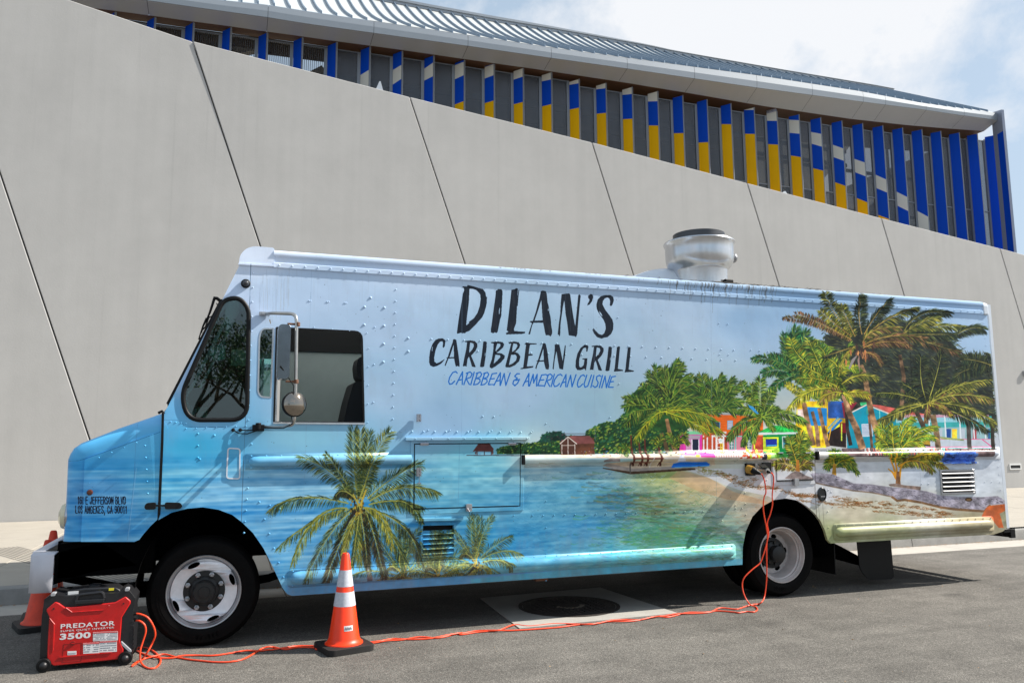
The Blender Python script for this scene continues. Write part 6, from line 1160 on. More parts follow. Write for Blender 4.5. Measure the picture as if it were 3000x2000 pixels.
# oval fuel cap
p = T(2407, 1447); fc = MB(); n = 28; vs = []
for s_, y_ in ((1, 0), (1, -.012), (.82, -.02), (.8, -.010), (0, -.008)): vs += [(p[0]+.052*s_*math.cos(2*PI*k/n), YS+y_, p[1]+.070*s_*math.sin(2*PI*k/n)) for k in range(n)]
fc.add(vs, [(j*n+k, j*n+(k+1) % n, (j+1)*n+(k+1) % n, (j+1)*n+k) for j in range(4) for k in range(n)]); fcp = obj('fuel_cap', fc, mat('cap_black', (30, 34, 36), .25, spec=.6), truck, smooth=True); obj('thumb_slot', MB().cbox((p[0]-.005, YS-.02, p[1]-.02), (.05, .008, .012)), M_CHR, fcp)
# power inlets
M_YEL = mat('brass_yellow', (170, 128, 46), .45, var=.25, vscale=30)
p = T(2196, 1375); pi = obj('power_inlet', MB().prism(rounded(p[0]-.055, p[1]-.055, p[0]+.045, p[1]+.06, .008, 3), YS-.03, YS-.001), M_RUB, truck, bevel=.004, label='square black power inlet holding a yellow plug')
p = T(2246, 1372); pi2 = obj('power_inlet', MB().prism(rounded(p[0]-.06, p[1]-.04, p[0]+.035, p[1]+.06, .008, 3), YS-.03, YS-.001), M_RUB, truck, bevel=.004, label='black power inlet with lifted cover flap')
c_ = onY(2232, 1368, YS-.05); v = [tuple(onY(2219,1358,YS-.02)), tuple(onY(2240,1358,YS-.02)), tuple(onY(2251,1368,YS-.13)), tuple(onY(2232,1368,YS-.13))]
obj('flap', MB().add(v+[(a, b, c2-.008) for a, b, c2 in v], [(0,1,2,3),(7,6,5,4),(0,4,5,1),(2,6,7,3),(1,5,6,2),(3,7,4,0)]), M_RUB, pi2)
# rivets
rv = MB(); rg = random.Random(2)
def row(p0, p1, n=None, sp=None, r=.0075, h=.006, jit=0, z0=None):
    a, b = np.array(T(*p0)), np.array(T(*p1)); L_ = np.linalg.norm(b-a); n = n or max(2, int(L_/sp)+1)
    for i in range(n):
        q = a+(b-a)*i/(n-1); rv.dome((q[0]+rg.uniform(-jit, jit), YS, q[1]+rg.uniform(-jit, jit)), r*.82, h*.75)
zz = 2.922
n = 76
for i in range(n): rv.dome((.33+i*(7.9-.33)/(n-1), YS-.014, 2.927), .0075, .006)
row((728,768),(770,771),n=3); row((742,800),(728,1230),n=11); row((737,1300),(715,1560),n=9,r=.009)
for px, py in ((905,881),(958,884),(1010,887)): row((px,py),(px+5,py),n=2,r=.007)
for px, py in ((1086,872),(1068,899),(1126,901),(1067,951),(1125,954),(1124,1007),(1123,1060),(1196,990),(1196,1029)): row((px,py),(px+.2,py),n=2,r=.0135,h=.009)
row((1160,848),(1150,1262),n=13,r=.008); row((920,958),(1075,975),n=4,r=.006); row((1080,1020),(1077,1237),n=5,r=.006); row((1098,958),(1094,1178),n=3,r=.008)
row((1140,1263),(1556,1266),n=14,r=.011,h=.008); row((1190,1259),(1560,1262),n=7,r=.008)
row((1264,993),(2150,1025),n=22,r=.010); row((1400,1028),(2155,1055),n=17,r=.010); row((2200,1025),(2250,1030),n=3,r=.008); row((2108,1038),(2134,1039),n=2); row((2106,947),(2132,949),n=2)
row((1414,1219),(1447,1220),n=2,r=.009); row((1787,1222),(1816,1222),n=2,r=.008); row((1810,930),(1810.3,930),n=2,r=.008); row((1814,1124),(1814.3,1124),n=2,r=.008)
row((1560,1510),(2060,1497),n=18,r=.008); row((1220,1514),(1560,1508),n=7,r=.006); row((1600,1240),(1600,1700),n=7,r=.007); row((760,1470),(820,1490),n=3,r=.010); row((775,1520),(830,1690),n=5,r=.010)
for q in ((2126,1432),(2183,1443),(2184,1475),(2155,1479),(2155,1488),(2174,1488),(2185,1507),(2115,1524),(2117,1558),(2118,1590),(2246,1405),(2218,1420),(2425,1497),(2427,1544),(2435,1440),(2427,1434),(2420,1465),(2400,1452),(2452,1396),(2451,1402),(2407,1399)): row(q,(q[0]+.2,q[1]),n=2,r=.009)
row((2880,925),(2936,1480),n=26,r=.007); row((2550,1045),(2895,1062),n=9,r=.009); row((2555,1070),(2895,1087),n=8,r=.009); row((2700,1417),(2720,1416),n=2,r=.009); row((2885,1411),(2905,1411),n=2); row((2440,1483),(2660,1468),n=9,r=.007); row((2662,928),(2690,1330),n=16,r=.006)
row((270,1424),(262,1415),n=2); row((290,1340),(400,1296),n=4,r=.007); row((425,1305),(435,1480),n=6,r=.009); row((580,1270),(580,1340),n=3,r=.010); row((545,1255),(720,1247),n=7,r=.006); row((628,1275),(585,1345),n=2,r=.012)
row((500,1235),(545,1240),n=4,r=.007)
for x0, x1, za, zb2 in rails:
    m_ = int((x1-x0-.06)/.105)
    for i in range(m_+1):
        x = x0+.04+(x1-x0-.08)*i/m_; rv.dome((x, YS-.004, za), .0065, .005); rv.dome((x, YS-.004, zb2), .0055, .003)
for k in range(9): x = X(1215,1284)+k*.14; rv.dome((x, YS-.0355, Z(1215,1285)), .0065, .004) if x < X(1545,1284) else None
obj('rivets', rv, M_WRAP, truck, uv=True, kind='stuff', smooth='all', fix=False)

# ---- wheels
M_TYRE = mat('tyre_rubber', (13, 12, 12), .6, spec=.08, var=.25, vscale=9, bump=.15, bscale=60); M_TYD = mat('tyre_scuff', (52, 48, 44), .85)
M_RIMW = mat('rim_silver', (236, 236, 240), .34, metal=.3, var=.10, vscale=14); M_RIMD = mat('rim_dirty', (190, 182, 178), .5, metal=.2, var=.16, vscale=9)
def sidewall_text(s, c, yo, r0, h, a0, parent, m, step):
    """moulded letters round the tyre, a0 the middle angle, reading outward"""
    for i, ch_ in enumerate(s):
        cu = bpy.data.curves.new('letter', 'FONT'); cu.body = ch_; cu.extrude = .001; o = bpy.data.objects.new('letter', cu); COL.objects.link(o); bpy.context.view_layer.update()
        me = bpy.data.meshes.new_from_object(o.evaluated_get(bpy.context.evaluated_depsgraph_get())); bpy.data.objects.remove(o); a = a0-(i-(len(s)-1)/2)*step; k = h/.7
        for v in me.vertices:
            u, w = (v.co.x-.3)*k, v.co.y*k; z_ = v.co.z; v.co = (c[0]+math.cos(a)*(r0+w)+math.sin(a)*u, yo-.002-abs(z_), c[1]+math.sin(a)*(r0+w)-math.cos(a)*u)
        me.materials.clear(); me.materials.append(m); l_ = bpy.data.objects.new('sidewall_letter', me); COL.objects.link(l_); l_.parent = parent
M_HUB = mat('hub_black', (20, 19, 19), .5, var=.3, vscale=20)
def tyre(c, w, r, rim, yo, parent, m=M_TYRE):
    """yo: y of the outer face"""
    pr = [(rim+.0, .03), (rim+.012, .008), (rim+.03, .0), (rim+.07, .004-.006), (rim+.11, .002), (r-.045, .012), (r-.028, .02), (r-.012, .035), (r-.004, .05)]
    pr = [(a, b) for a, b in pr]; pts = pr[:]
    for k in range(4):
        y = .055+k*(w-.11)/4; g_ = (w-.11)/4; pts += [(r, y), (r, y+g_-.012), (r-.010, y+g_-.011), (r-.010, y+g_-.001)]
    pts += [(a, w-b) for a, b in pr[::-1]]; mb = MB().lathe([(a, b) for a, b in pts]+[(rim, w-.03)], (c[0], yo, c[1]), 'y', 72)
    for k in range(0):
        t = 2*PI*k/60; rr_ = r-.006; x, z = c[0]+rr_*math.cos(t), c[1]+rr_*math.sin(t); 
        s_, co_ = math.sin(t), math.cos(t); d = .007
        mb.add([(x-s_*d+co_*.006, yo+.030, z+co_*d+s_*.006), (x+s_*d+co_*.006, yo+.030, z-co_*d+s_*.006), (x+s_*d+co_*.006, yo+.06, z-co_*d+s_*.006), (x-s_*d+co_*.006, yo+.06, z+co_*d+s_*.006), (x-s_*d-co_*.02, yo+.022, z+co_*d-s_*.02), (x+s_*d-co_*.02, yo+.022, z-co_*d-s_*.02)], [(0,1,2,3),(4,5,1,0)])
    o = obj('tyre', mb, m, parent, smooth=True, fix=False)
    rg2 = MB()
    for rr_ in (rim+.055, r-.075): rg2.lathe([(rr_-.002, 0), (rr_, -.003), (rr_+.002, 0)], (c[0], yo, c[1]), 'y', 72)
    obj('sidewall_ring', rg2, M_TYRE, o, smooth='all', fix=False)
    return o
def disc_with_holes(c, y, prof_y, r_out, r_in, holes, hr, hs_, m, parent, name):
    """flat ring with oval hand holes; prof_y: dish depth at inner edge"""
    ring_o = [(c[0]+r_out*math.cos(t), c[1]+r_out*math.sin(t)) for t in np.linspace(0, 2*PI, 49)[:-1]]; ring_i = [(c[0]+r_in*math.cos(t), c[1]+r_in*math.sin(t)) for t in np.linspace(0, 2*PI, 33)[:-1]]; hh = []
    for a in holes:
        cx, cz = c[0]+hr*math.cos(a), c[1]+hr*math.sin(a); hh.append([(cx+hs_[0]*math.cos(t)*math.cos(a)-hs_[1]*math.sin(t)*math.sin(a), cz+hs_[0]*math.cos(t)*math.sin(a)+hs_[1]*math.sin(t)*math.cos(a)) for t in np.linspace(0, 2*PI, 15)[:-1]])
    mb = MB().prism([ring_o, ring_i]+hh, y, y+.008)
    v2 = []
    for (x, yy, z) in mb.v:
        rr_ = math.hypot(x-c[0], z-c[1]); t = max(0, min(1, (rr_-r_in)/(r_out-r_in))); v2.append((x, yy+prof_y(t), z))
    mb.v = v2; return obj(name, mb, m, parent, smooth=True)
def front_wheel(xc, zc, yo):
    """yo outermost face of the tyre"""
    w = obj('wheel', MB().lathe([(.262, .012), (.270, .004), (.266, .0), (.258, .002), (.250, .02), (.238, .045), (.236, .16), (.262, .22), (.262, .18)], (xc, yo, zc), 'y', 64), M_STL, truck, smooth=True, label='front wheel with pale painted rim and black hub')
    tyre((xc, zc), .235, .405, .258, yo, w)
    disc_with_holes((xc, zc), yo+.008, lambda t: .045-.05*math.sin(min(1, t*1.15)*PI*.62)*(1-.0*t) + (.035*(t-.8)/.2 if t > .8 else 0), .237, .150, [math.radians(a) for a in (112, 22, 205, 290)], .212, (.018, .046), M_RIMW, w, 'rim_disc')
    hb = MB().lathe([(.150, .055), (.150, .05), (.110, .048), (.100, .035), (.085, .03), (.080, .0), (.070, -.012), (.042, -.014), (.040, -.02), (0, -.022)], (xc, yo, zc), 'y', 40); obj('hub', hb, M_HUB, w, smooth=True)
    for k in range(8):
        a = 2*PI*k/8+.39; obj('lug_nut', MB().lathe([(.019, .05), (.019, .038), (.014, .036), (.014, .014), (.009, .010), (.009, .0), (0, .0)], (xc+.128*math.cos(a), yo, zc+.128*math.sin(a)), 'y', 6), M_STL, w)
    obj('barrel_back', MB().lathe([(.236, .1), (0, .1)], (xc, yo, zc), 'y', 32), M_UND, w)
    return w
def rear_wheel(xc, zc, yo):
    w = obj('wheel', MB().lathe([(.266, .012), (.268, .0), (.258, -.001), (.252, .012), (.246, .03), (.240, .035), (.238, .05), (.226, .060), (.222, .085), (.205, .115), (.200, .16), (.195, .17)], (xc, yo, zc), 'y', 64), M_RIMD, truck, smooth=True, label='rear dual wheel with deep dished rusty rim')
    tyre((xc, zc), .235, .402, .258, yo, w); disc_with_holes((xc, zc), yo+.165, lambda t: .0, .2, .125, [math.radians(a) for a in (5, 77, 149, 221, 293)], .162, (.024, .034), M_RIMD, w, 'rim_disc')
    hb = MB().lathe([(.150, .165), (.148, .15), (.120, .148), (.115, .12), (.080, .11), (.078, .045), (.06, .035), (.0, .033)], (xc, yo, zc), 'y', 36); obj('hub', hb, M_HUB, w, smooth=True)
    for k in range(8):
        a = 2*PI*k/8; obj('lug_nut', MB().lathe([(.015, .15), (.015, .10), (0, .10)], (xc+.105*math.cos(a), yo, zc+.105*math.sin(a)), 'y', 6), M_HUB, w)
    obj('barrel_back', MB().lathe([(.2, .185), (0, .185)], (xc, yo, zc), 'y', 32), M_UND, w)
    tyre((xc, zc), .235, .402, .258, yo+.29, w)
    return w
fx_, rz_ = onY(598, 1746, 6.56), .405
FWX = float(onY(597, 1750, 6.57)[0]); RWX = float(onY(2292, 1626, 6.58)[0])
w1 = front_wheel(FWX, .405, 6.57); w2 = rear_wheel(RWX, .402, 6.58)
sidewall_text('235/70', (FWX, .405), 6.57, .315, .028, math.radians(-84), w1, M_TYD, .085); sidewall_text('G622', (RWX, .402), 6.58, .31, .028, math.radians(-100), w2, M_TYD, .10)
for xc in (FWX, RWX):
    w = obj('wheel', MB().lathe([(.26, 0), (.24, .05), (0, .05)], (xc, YF-.37, .405), 'y', 32), M_UND, truck); tyre((xc, .405), .235, .405, .258, YF-.34, w)
# wheel houses, axles, chassis, tanks
def house(xc, x0, x1, zt_, name='wheel_house'):
    mb = MB(); n = 16; vs = []
    for y in (YS+.031, YS+.75): vs += [(xc+(x1-x0)/2*math.cos(PI*k/n)*1.0, y, .40+(zt_-.40)*math.sin(PI*k/n)) for k in range(n+1)]
    mb.add(vs, [(k, k+1, k+n+2, k+n+1) for k in range(n)]); return obj(name, mb, M_UND, truck, fix=False, smooth='all')
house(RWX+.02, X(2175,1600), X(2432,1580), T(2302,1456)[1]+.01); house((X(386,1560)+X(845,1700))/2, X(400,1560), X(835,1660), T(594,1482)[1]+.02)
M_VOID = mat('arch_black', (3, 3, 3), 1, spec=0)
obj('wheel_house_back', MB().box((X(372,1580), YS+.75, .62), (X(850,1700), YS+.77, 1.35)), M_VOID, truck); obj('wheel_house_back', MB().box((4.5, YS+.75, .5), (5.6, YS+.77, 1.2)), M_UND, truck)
ch = MB().box((-1.2, 6.98, .60), (8.0, 7.06, .78)).box((-1.2, 8.25, .60), (8.0, 8.33, .78))
for x in (-1.0, .6, 2.0, 3.4, 4.4, 6.2, 7.6): ch.box((x, 7.061, .61), (x+.08, 8.249, .75))
obj('chassis', ch, M_UND, truck); obj('axle', MB().tube([(FWX, 6.8, .42), (FWX, YF-.1, .42)], .06, 10), M_UND, truck); obj('axle', MB().tube([(RWX, 6.9, .42), (RWX, YF-.1, .42)], .09, 10).lathe([(.0, -.2), (.14, -.16), (.2, 0), (.14, .16), (0, .2)], (RWX, 7.55, .43), 'y', 16), M_UND, truck)
obj('engine', MB().box((-1.0, 7.1, .66), (-.2, 8.2, 1.1)), M_UND, truck, bevel=.03)
obj('leaf_spring', MB().tube([(-1.15, 6.95, .52), (-.7, 6.95, .40), (FWX, 6.95, .36), (.35, 6.95, .42), (.75, 6.95, .54)], .035, 6), M_UND, truck)
obj('steering_rod', MB().tube([(-1.1, 6.85, .44), (FWX, 6.85, .46)], .02, 6).tube([(-.95, 6.9, .36), (-.2, 6.9, .35)], .018, 6), M_UND, truck)
obj('fuel_tank', MB().box((1.2, 6.75, .34), (3.9, 7.0, .56)).box((2.6, 7.2, .36), (4.2, 7.9, .6)), M_UND, truck, bevel=.03)
obj('underbody_shield', MB().box((.7, 7.0, .42), (4.4, 7.02, .82)), M_UND, truck)
obj('step_bracket', MB().box(tuple(onY(1570,1702,6.62)), tuple(np.array(onY(1606,1696,6.62))+[0, .12, .02])), M_RUST, truck)
obj('exhaust_pipe', MB().tube([tuple(onY(2400,1600,7.1)), tuple(onY(2455,1618,7.0)), tuple(onY(2510,1640,6.9)), tuple(onY(2525,1645,6.88))], [.10, .075, .05, .045], 12).box((5.6, 6.95, .30), (6.1, 7.4, .55)), M_UND, truck, smooth=True)
mf0, mf1 = onY(2508, 1590, 6.75), onY(2618, 1686, 6.75)
mfp = rpoly([(mf0[0], .62), (mf0[0]+.02, mf1[2]+.10), (mf0[0]+.12, mf1[2]-.02), (mf1[0]-.005, mf1[2]-.03), (mf1[0]-.02, .62)], .05, 4)
obj('mud_flap', MB().prism(mfp, 6.74, 6.752), M_RUB, truck); obj('mud_flap', MB().prism([(6.66, .16), (7.2, .16), (7.2, .62), (6.66, .62)], 5.86, 5.87, ax=0), M_RUB, truck)
# the serving hatch on the kerb side, lifted on its struts
hx0, hx1 = .22, 4.1
obj('serving_hatch', MB().prism([(8.86, 2.30), (10.38, 2.84), (10.38, 2.87), (8.86, 2.33)], hx0, hx1, ax=0), M_TW, truck, label='white serving hatch lifted open on the kerb side')
for x in (hx0+.06, hx1-.06): obj('hatch_strut', MB().tube([(x, 8.87, 1.75), (x, 9.8, 2.62)], .014, 8), M_STL, truck)
# front bumper, bent steel channel with swept end
M_BUMP = mat('bumper_paint', (196, 196, 204), .4, var=.06, vscale=5, bump=.05, bscale=10)
YBm = 6.42
b0, b1, b2, b3 = onY(97, 1629, YBm), onY(142, 1624, YBm), onY(131, 1746, YBm), onY(89, 1738, YBm); bx = float(b0[0]); zt_ = float(b0[2]); zb_ = float(b3[2])
mb = MB(); top = [(bx+.13, YBm), (bx+.02, YBm+.005), (bx-.012, YBm+.03), (bx-.02, YBm+.08), (bx-.03, 7.1), (bx-.03, 8.0), (bx-.02, YF+.0), (bx+.10, YF+.06)]
vs = [(x, y, zb_) for x, y in top]+[(x, y, zt_) for x, y in top]+[(x+.008+.0*i, y+(.09 if i < 1 else .0), zt_+.012) for i, (x, y) in enumerate(top)]+[(x+(.07 if 0 < i < 7 else .0), y+(.08 if i < 3 else 0), zt_+.012) for i, (x, y) in enumerate(top)]; n = len(top)
mb.add(vs, [(j*n+i, j*n+i+1, (j+1)*n+i+1, (j+1)*n+i) for j in (0, 2) for i in range(n-1)]+[(n+i, n+i+1, 2*n+i+1, 2*n+i) for i in range(n-1)])
bo = obj('front_bumper', mb, M_BUMP, truck, fix=False, smooth='all'); md = bo.modifiers.new('th', 'SOLIDIFY'); md.thickness = .008; md.offset = -1
obj('bumper_bracket', MB().prism([(bx+.05, zt_-.02), (XF+.25, T(172,1592)[1]-.02), (XF+.5, .62), (XF+.25, .60), (XF+.15, .58), (bx+.10, zb_+.02), (bx+.10, zt_-.06)], 6.62, 6.66), M_UND, truck); obj('bumper_bracket', MB().prism([(bx+.04, zt_-.03), (XF+.05, .79), (XF+.3, .79), (XF+.3, .55), (bx+.2, zb_+.1)], 7.0, 7.05), M_UND, truck)
obj('tow_plate', MB().box((XF-.02, 6.62, .56), (-.5, 6.9, .80)), M_UND, truck)
obj('top_flange', MB().prism([(bx-.025, YBm+.10), (bx+.05, YBm+.10), (bx+.05, YF-.1), (bx-.025, YF-.1)], zt_+.0125, zt_+.018, ax=2), M_BUMP, bo)
# rear step with open grating
rs = onY(2935, 1560, YS); sz = float(onY(2940, 1550, YS)[2]); x0 = 8.10; x1 = float(onY(2980, 1556, YS)[0])
st = obj('rear_step', MB().box((x0, YS+.02, sz-.10), (x1, YS+.05, sz)).box((x1-.03, YS+.05, sz-.10), (x1, YF-.02, sz)).box((x0-.1, YF-.05, sz-.10), (x1-.03, YF-.02, sz)).box((x0-.12, YS+.05, sz-.06), (x0-.08, YF-.05, sz)).box((x0-.1, YS+.02, sz-.04), (x0, YS+.05, sz)).box((x0-.08, 7.5, sz-.06), (x1-.03, 7.62, sz)), M_RUB, truck, bevel=.004, bseg=1)
gm = MB(); y = YS+.09
while y < YF-.08: gm.box((x0-.08, y, sz-.02), (x1-.031, y+.008, sz-.002)); y += .075
x = x0-.05
while x < x1-.05: gm.box((x, YS+.051, sz-.025), (x+.008, YF-.051, sz-.004)); x += .07
obj('grating', gm, M_RUB, st, kind='stuff')
tb = MB(); 
for k in range(7): tb.cbox((x0+.03+k*.035, YS+.035, sz+.005), (.02, .03, .012))
obj('step_teeth', tb, M_RUB, st)
# roof fan
YV = 7.02
vb = onY(2130, 846, YV)
def ev(px, py, Y): return onY(px, py, Y)
cxy = float(onY(2049, 760, YV)[0]); zr = lambda py: float(onY(2049, py, YV-.0)[2])
Rm = float(onY(2136, 740, YV)[0]-onY(1957, 700, YV)[0])/2*.95
k0 = float(onY(2049, 688, YV-Rm)[2]); base_z = 3.06
pf = [(Rm*.80, base_z), (Rm*.80, base_z+.22), (Rm*.81, base_z+.232), (Rm*.86, base_z+.250), (Rm*.93, base_z+.280), (Rm*.975, base_z+.32), (Rm*.995, base_z+.37), (Rm*1.0, base_z+.42), (Rm*1.0, k0-.03), (Rm*1.03, k0-.012), (Rm*1.05, k0+.004), (Rm*1.04, k0+.014), (Rm*1.0, k0+.010), (Rm*.98, k0-.02), (Rm*.8, k0-.05)]
fanb = obj('exhaust_fan', MB().lathe([(r_, z_-base_z) for r_, z_ in pf], (cxy, YV, base_z), 'z', 56), M_ALU, truck, smooth=True, label='dented aluminium exhaust fan bowl on the roof')
obj('inner_collar', MB().lathe([(Rm*.76, k0-.03-base_z), (Rm*.76, k0+.105-base_z), (Rm*.74, k0+.105-base_z), (Rm*.74, k0-.03-base_z)], (cxy, YV, base_z), 'z', 48), mat('collar_grey', (72, 74, 78), .4, metal=.5), fanb, smooth=True)
obj('mesh_lid', MB().lathe([(Rm*.735, k0+.08-base_z), (0, k0+.08-base_z)], (cxy, YV, base_z), 'z', 32), M_SEAM, fanb)
obj('junction_knob', MB().lathe([(.035, 0), (.035, .04), (.05, .042), (.05, .055), (0, .055)], (cxy+Rm*.97, YV-.06, k0-.13), 'x', 16), M_STL, fanb)
cb = MB().box((cxy-.10, YV-Rm*1.0, base_z+.0), (cxy+Rm*1.25, YV-Rm*.6, base_z+.035)).box((cxy-.05, YV-Rm*.98, base_z+.036), (cxy+Rm*.6, YV-Rm*.78, base_z+.055)); obj('curb', cb, mat('grimy_curb', (92, 82, 72), .85, var=.35, vscale=18), fanb, bevel=.006)
fb = MB()
for a in (-1.65, -1.9, -1.2): pass
for rr_, zz_ in ((.99, base_z+.5), (.77, base_z+.14), (.77, base_z+.05)): fb.dome((cxy-.06, YV-Rm*rr_*.985+.004, zz_), .009, .006)
obj('bolts', fb, M_HUB, fanb)
obj('drain_clip', MB().box((cxy+.10, YV-Rm*.86, base_z+.03), (cxy+.2, YV-Rm*.70, base_z+.10)), M_RUB, fanb, bevel=.01)
# low white dome vent behind it
YD = 7.5; d0, d1 = onY(1868, 812, YD), onY(1960, 784, YD); dm = MB(); n = 20; cx_ = float(onY(1948, 800, YD)[0])
dh_ = float(onY(1948, 784, YD-.2)[2])-3.08; dpr = [(.58, 0), (.56, dh_*.3), (.44, dh_*.72), (.26, dh_*.95), (.05, dh_), (0, dh_)]; obj('roof_dome', dm.lathe(dpr, (cx_, YD, 3.08), 'z', 28), M_TW, truck, smooth='all')
# grime on the roof edge beside the fan
gg = MB(); 
for i in range(500):
    x = rg.gauss(cxy+.4, .55); y = YS+rg.uniform(.0, .12); s_ = rg.uniform(.006, .03); gg.add([(x-s_, y, 3.0585+.002), (x, y-s_*.4, 3.0595+.002), (x+s_, y, 3.0585+.002), (x, y+s_*.4, 3.0600+.004)], [(0,1,2,3)])
obj('roof_grime', gg, mat('grime', (104, 94, 80), .95, var=.4, vscale=30), truck, kind='stuff', fix=False)
# ---- mirror
YM = 6.14
def m3(px, py, y=YM): return tuple(onY(px, py, y))
def arc(pts, n=6):
    out = [Vector(pts[0])]
    for i in range(1, len(pts)-1):
        a, p, b = Vector(pts[i-1]), Vector(pts[i]), Vector(pts[i+1]); r_ = min(.06, (a-p).length*.45, (b-p).length*.45); A1 = p+(a-p).normalized()*r_; B1 = p+(b-p).normalized()*r_
        out += [A1*(1-t)**2+p*2*t*(1-t)+B1*t*t for t in np.linspace(0, 1, n)]
    return out+[Vector(pts[-1])]
M_ARM = mat('worn_chrome', (190, 186, 180), .28, metal=.9, var=.12, vscale=20)
arm = obj('mirror_arm', MB().tube(arc([m3(776,919,YS-.02), m3(800,917,6.30), m3(869,919), m3(867,1110), m3(862,1245), m3(820,1252,6.28), m3(778,1250,YS-.02)]), .0135, 10), M_ARM, truck, smooth=True)
obj('bracket', MB().cbox(tuple(np.array(m3(775,919,YS-.02))), (.08, .03, .03)).cbox(tuple(np.array(m3(776,919,YS-.045))), (.05, .02, .018)), M_STL, arm, bevel=.004); obj('bracket', MB().cbox(tuple(np.array(m3(757,1253,YS-.025))), (.09, .05, .05)).tube([m3(757,1258,YS-.04), m3(757,1238,YS-.04)], .022, 8), M_RUB, arm, bevel=.005)
M_MIR = mat('mirror_housing', (120, 124, 128), .16, metal=1, var=.2, vscale=7)
hd_ = rounded(-.045, -.20, .05, .20, .03, 4); c_ = m3(831, 1032); 
mh = MB(); base = rounded(c_[0]-.047, c_[2]-.205, c_[0]+.043, c_[2]+.205, .03, 4); mh.prism(base, YM-.07, YM+.07)
hdo = obj('mirror_head', mh, M_MIR, truck, bevel=.02, bseg=4, smooth=True, label='tall rectangular chrome mirror'); 
for z_ in (.235, -.235): obj('clamp', MB().cbox((c_[0]+.055, YM, c_[2]+z_*.93), (.07, .016, .016)).tube([(c_[0]+.098, YM, c_[2]+z_*.93-.016), (c_[0]+.098, YM, c_[2]+z_*.93+.016)], .018, 8), M_RUST, hdo, bevel=.004)
cr_ = m3(862, 1184); sp_ = MB(); n = 28; Rr = .094; axis = Vector((.35, -1, .05)).normalized(); ua = Vector((0, 0, 1)).cross(axis).normalized(); va = axis.cross(ua); vs = []
for s_, h_ in ((1, -.015), (1.03, 0), (1.0, .012), (.93, .014)): vs += [Vector(cr_)+(ua*math.cos(2*PI*k/n)+va*math.sin(2*PI*k/n))*Rr*s_+axis*h_ for k in range(n)]
sp_.add(vs, [(j*n+k, j*n+(k+1) % n, (j+1)*n+(k+1) % n, (j+1)*n+k) for j in range(3) for k in range(n)]); rmir = obj('round_mirror', sp_, M_RUB, truck, fix=False, smooth='all')
sp_ = MB(); vs = []
for s_, h_ in ((.93, .013), (.7, .026), (.4, .036), (.15, .040)): vs += [Vector(cr_)+(ua*math.cos(2*PI*k/n)+va*math.sin(2*PI*k/n))*Rr*s_+axis*h_ for k in range(n)]
sp_.add(vs, [(j*n+k, j*n+(k+1) % n, (j+1)*n+(k+1) % n, (j+1)*n+k) for j in range(3) for k in range(n)]+[tuple(3*n+k for k in range(n))]); obj('convex_glass', sp_, mat('tinted_chrome', (150, 142, 132), .06, metal=1), rmir, smooth='all', fix=False)
obj('cable', MB().tube([m3(683,1259,YS-.008), m3(700,1269,YS-.02), m3(725,1270,YS-.03), m3(752,1261,YS-.05), m3(775,1253,6.32), m3(830,1254,6.2), m3(858,1240,YM-.02), m3(853,1215,YM-.02), m3(858,1180,YM-.02), m3(861,1130,YM-.02), m3(838,1095,YM-.04), m3(822,1072,YM-.1)], .0045, 6), M_RUB, arm, smooth=True)
obj('cable', MB().tube([m3(704,1259,YS-.008), m3(730,1260,YS-.02), m3(757,1258,YS-.04)], .005, 6), M_RUB, arm)
for q in ((683,1259),(704,1259)): p = T(*q); obj('grommet', MB().lathe([(.014, 0), (.014, -.012), (0, -.016)], (p[0], YS, p[1]), 'y', 12), M_RUB, arm)
# ------------------------------------------------------------------ generator
GYF = 6.28
def G(x, y): p = onY(x/3.136, 1500+y/3.136, GYF); return (p[0], p[2])       # from a close look at the photograph
M_GR = mat('generator_red', (180, 14, 12), .42, var=.16, vscale=16, coat=.1, bump=.08, bscale=20); M_GB = mat('generator_black', (24, 24, 27), .42, var=.15, vscale=8, bump=.1, bscale=40); M_GW = mat('label_white', (214, 214, 214), .6); M_GS = mat('scuffed_edge', (150, 152, 156), .5)
gl0 = G(360, 1400)
gen = thing('portable_generator', 'red and black portable inverter generator on small wheels beside the front wheel', 'generator', (float(G(790, 1400)[0]), GYF+.18, 0))
body = [G(*q) for q in ((405,800),(480,745),(520,755),(600,770),(700,760),(960,745),(1080,740),(1150,702),(1180,710),(1245,790),(1235,850),(1222,900),(1225,1100),(1212,1310),(1160,1345),(1110,1420),(460,1462),(390,1430),(362,1370),(372,1150),(382,960))]
body = [(x, max(z, .035)) for x, z in body]
GD = .30
gb_ = obj('housing', MB().prism(body, GYF+.004, GYF+GD), M_GB, gen, bevel=.012, bseg=3, smooth=True, label='black ribbed plastic housing')
fc_ = [G(*q) for q in ((430,885),(510,818),(545,830),(602,870),(700,862),(1000,830),(1060,822),(1155,770),(1200,808),(1202,830),(1122,960),(1105,1180),(1138,1255),(1130,1290),(1090,1345),(500,1405),(470,1390),(434,1330),(442,1170),(455,955),(430,905))]
obj('front_panel', MB().prism(fc_, GYF-.014, GYF+.003), M_GR, gen, bevel=.006, bseg=2, smooth=True, label='red front panel with white lettering')
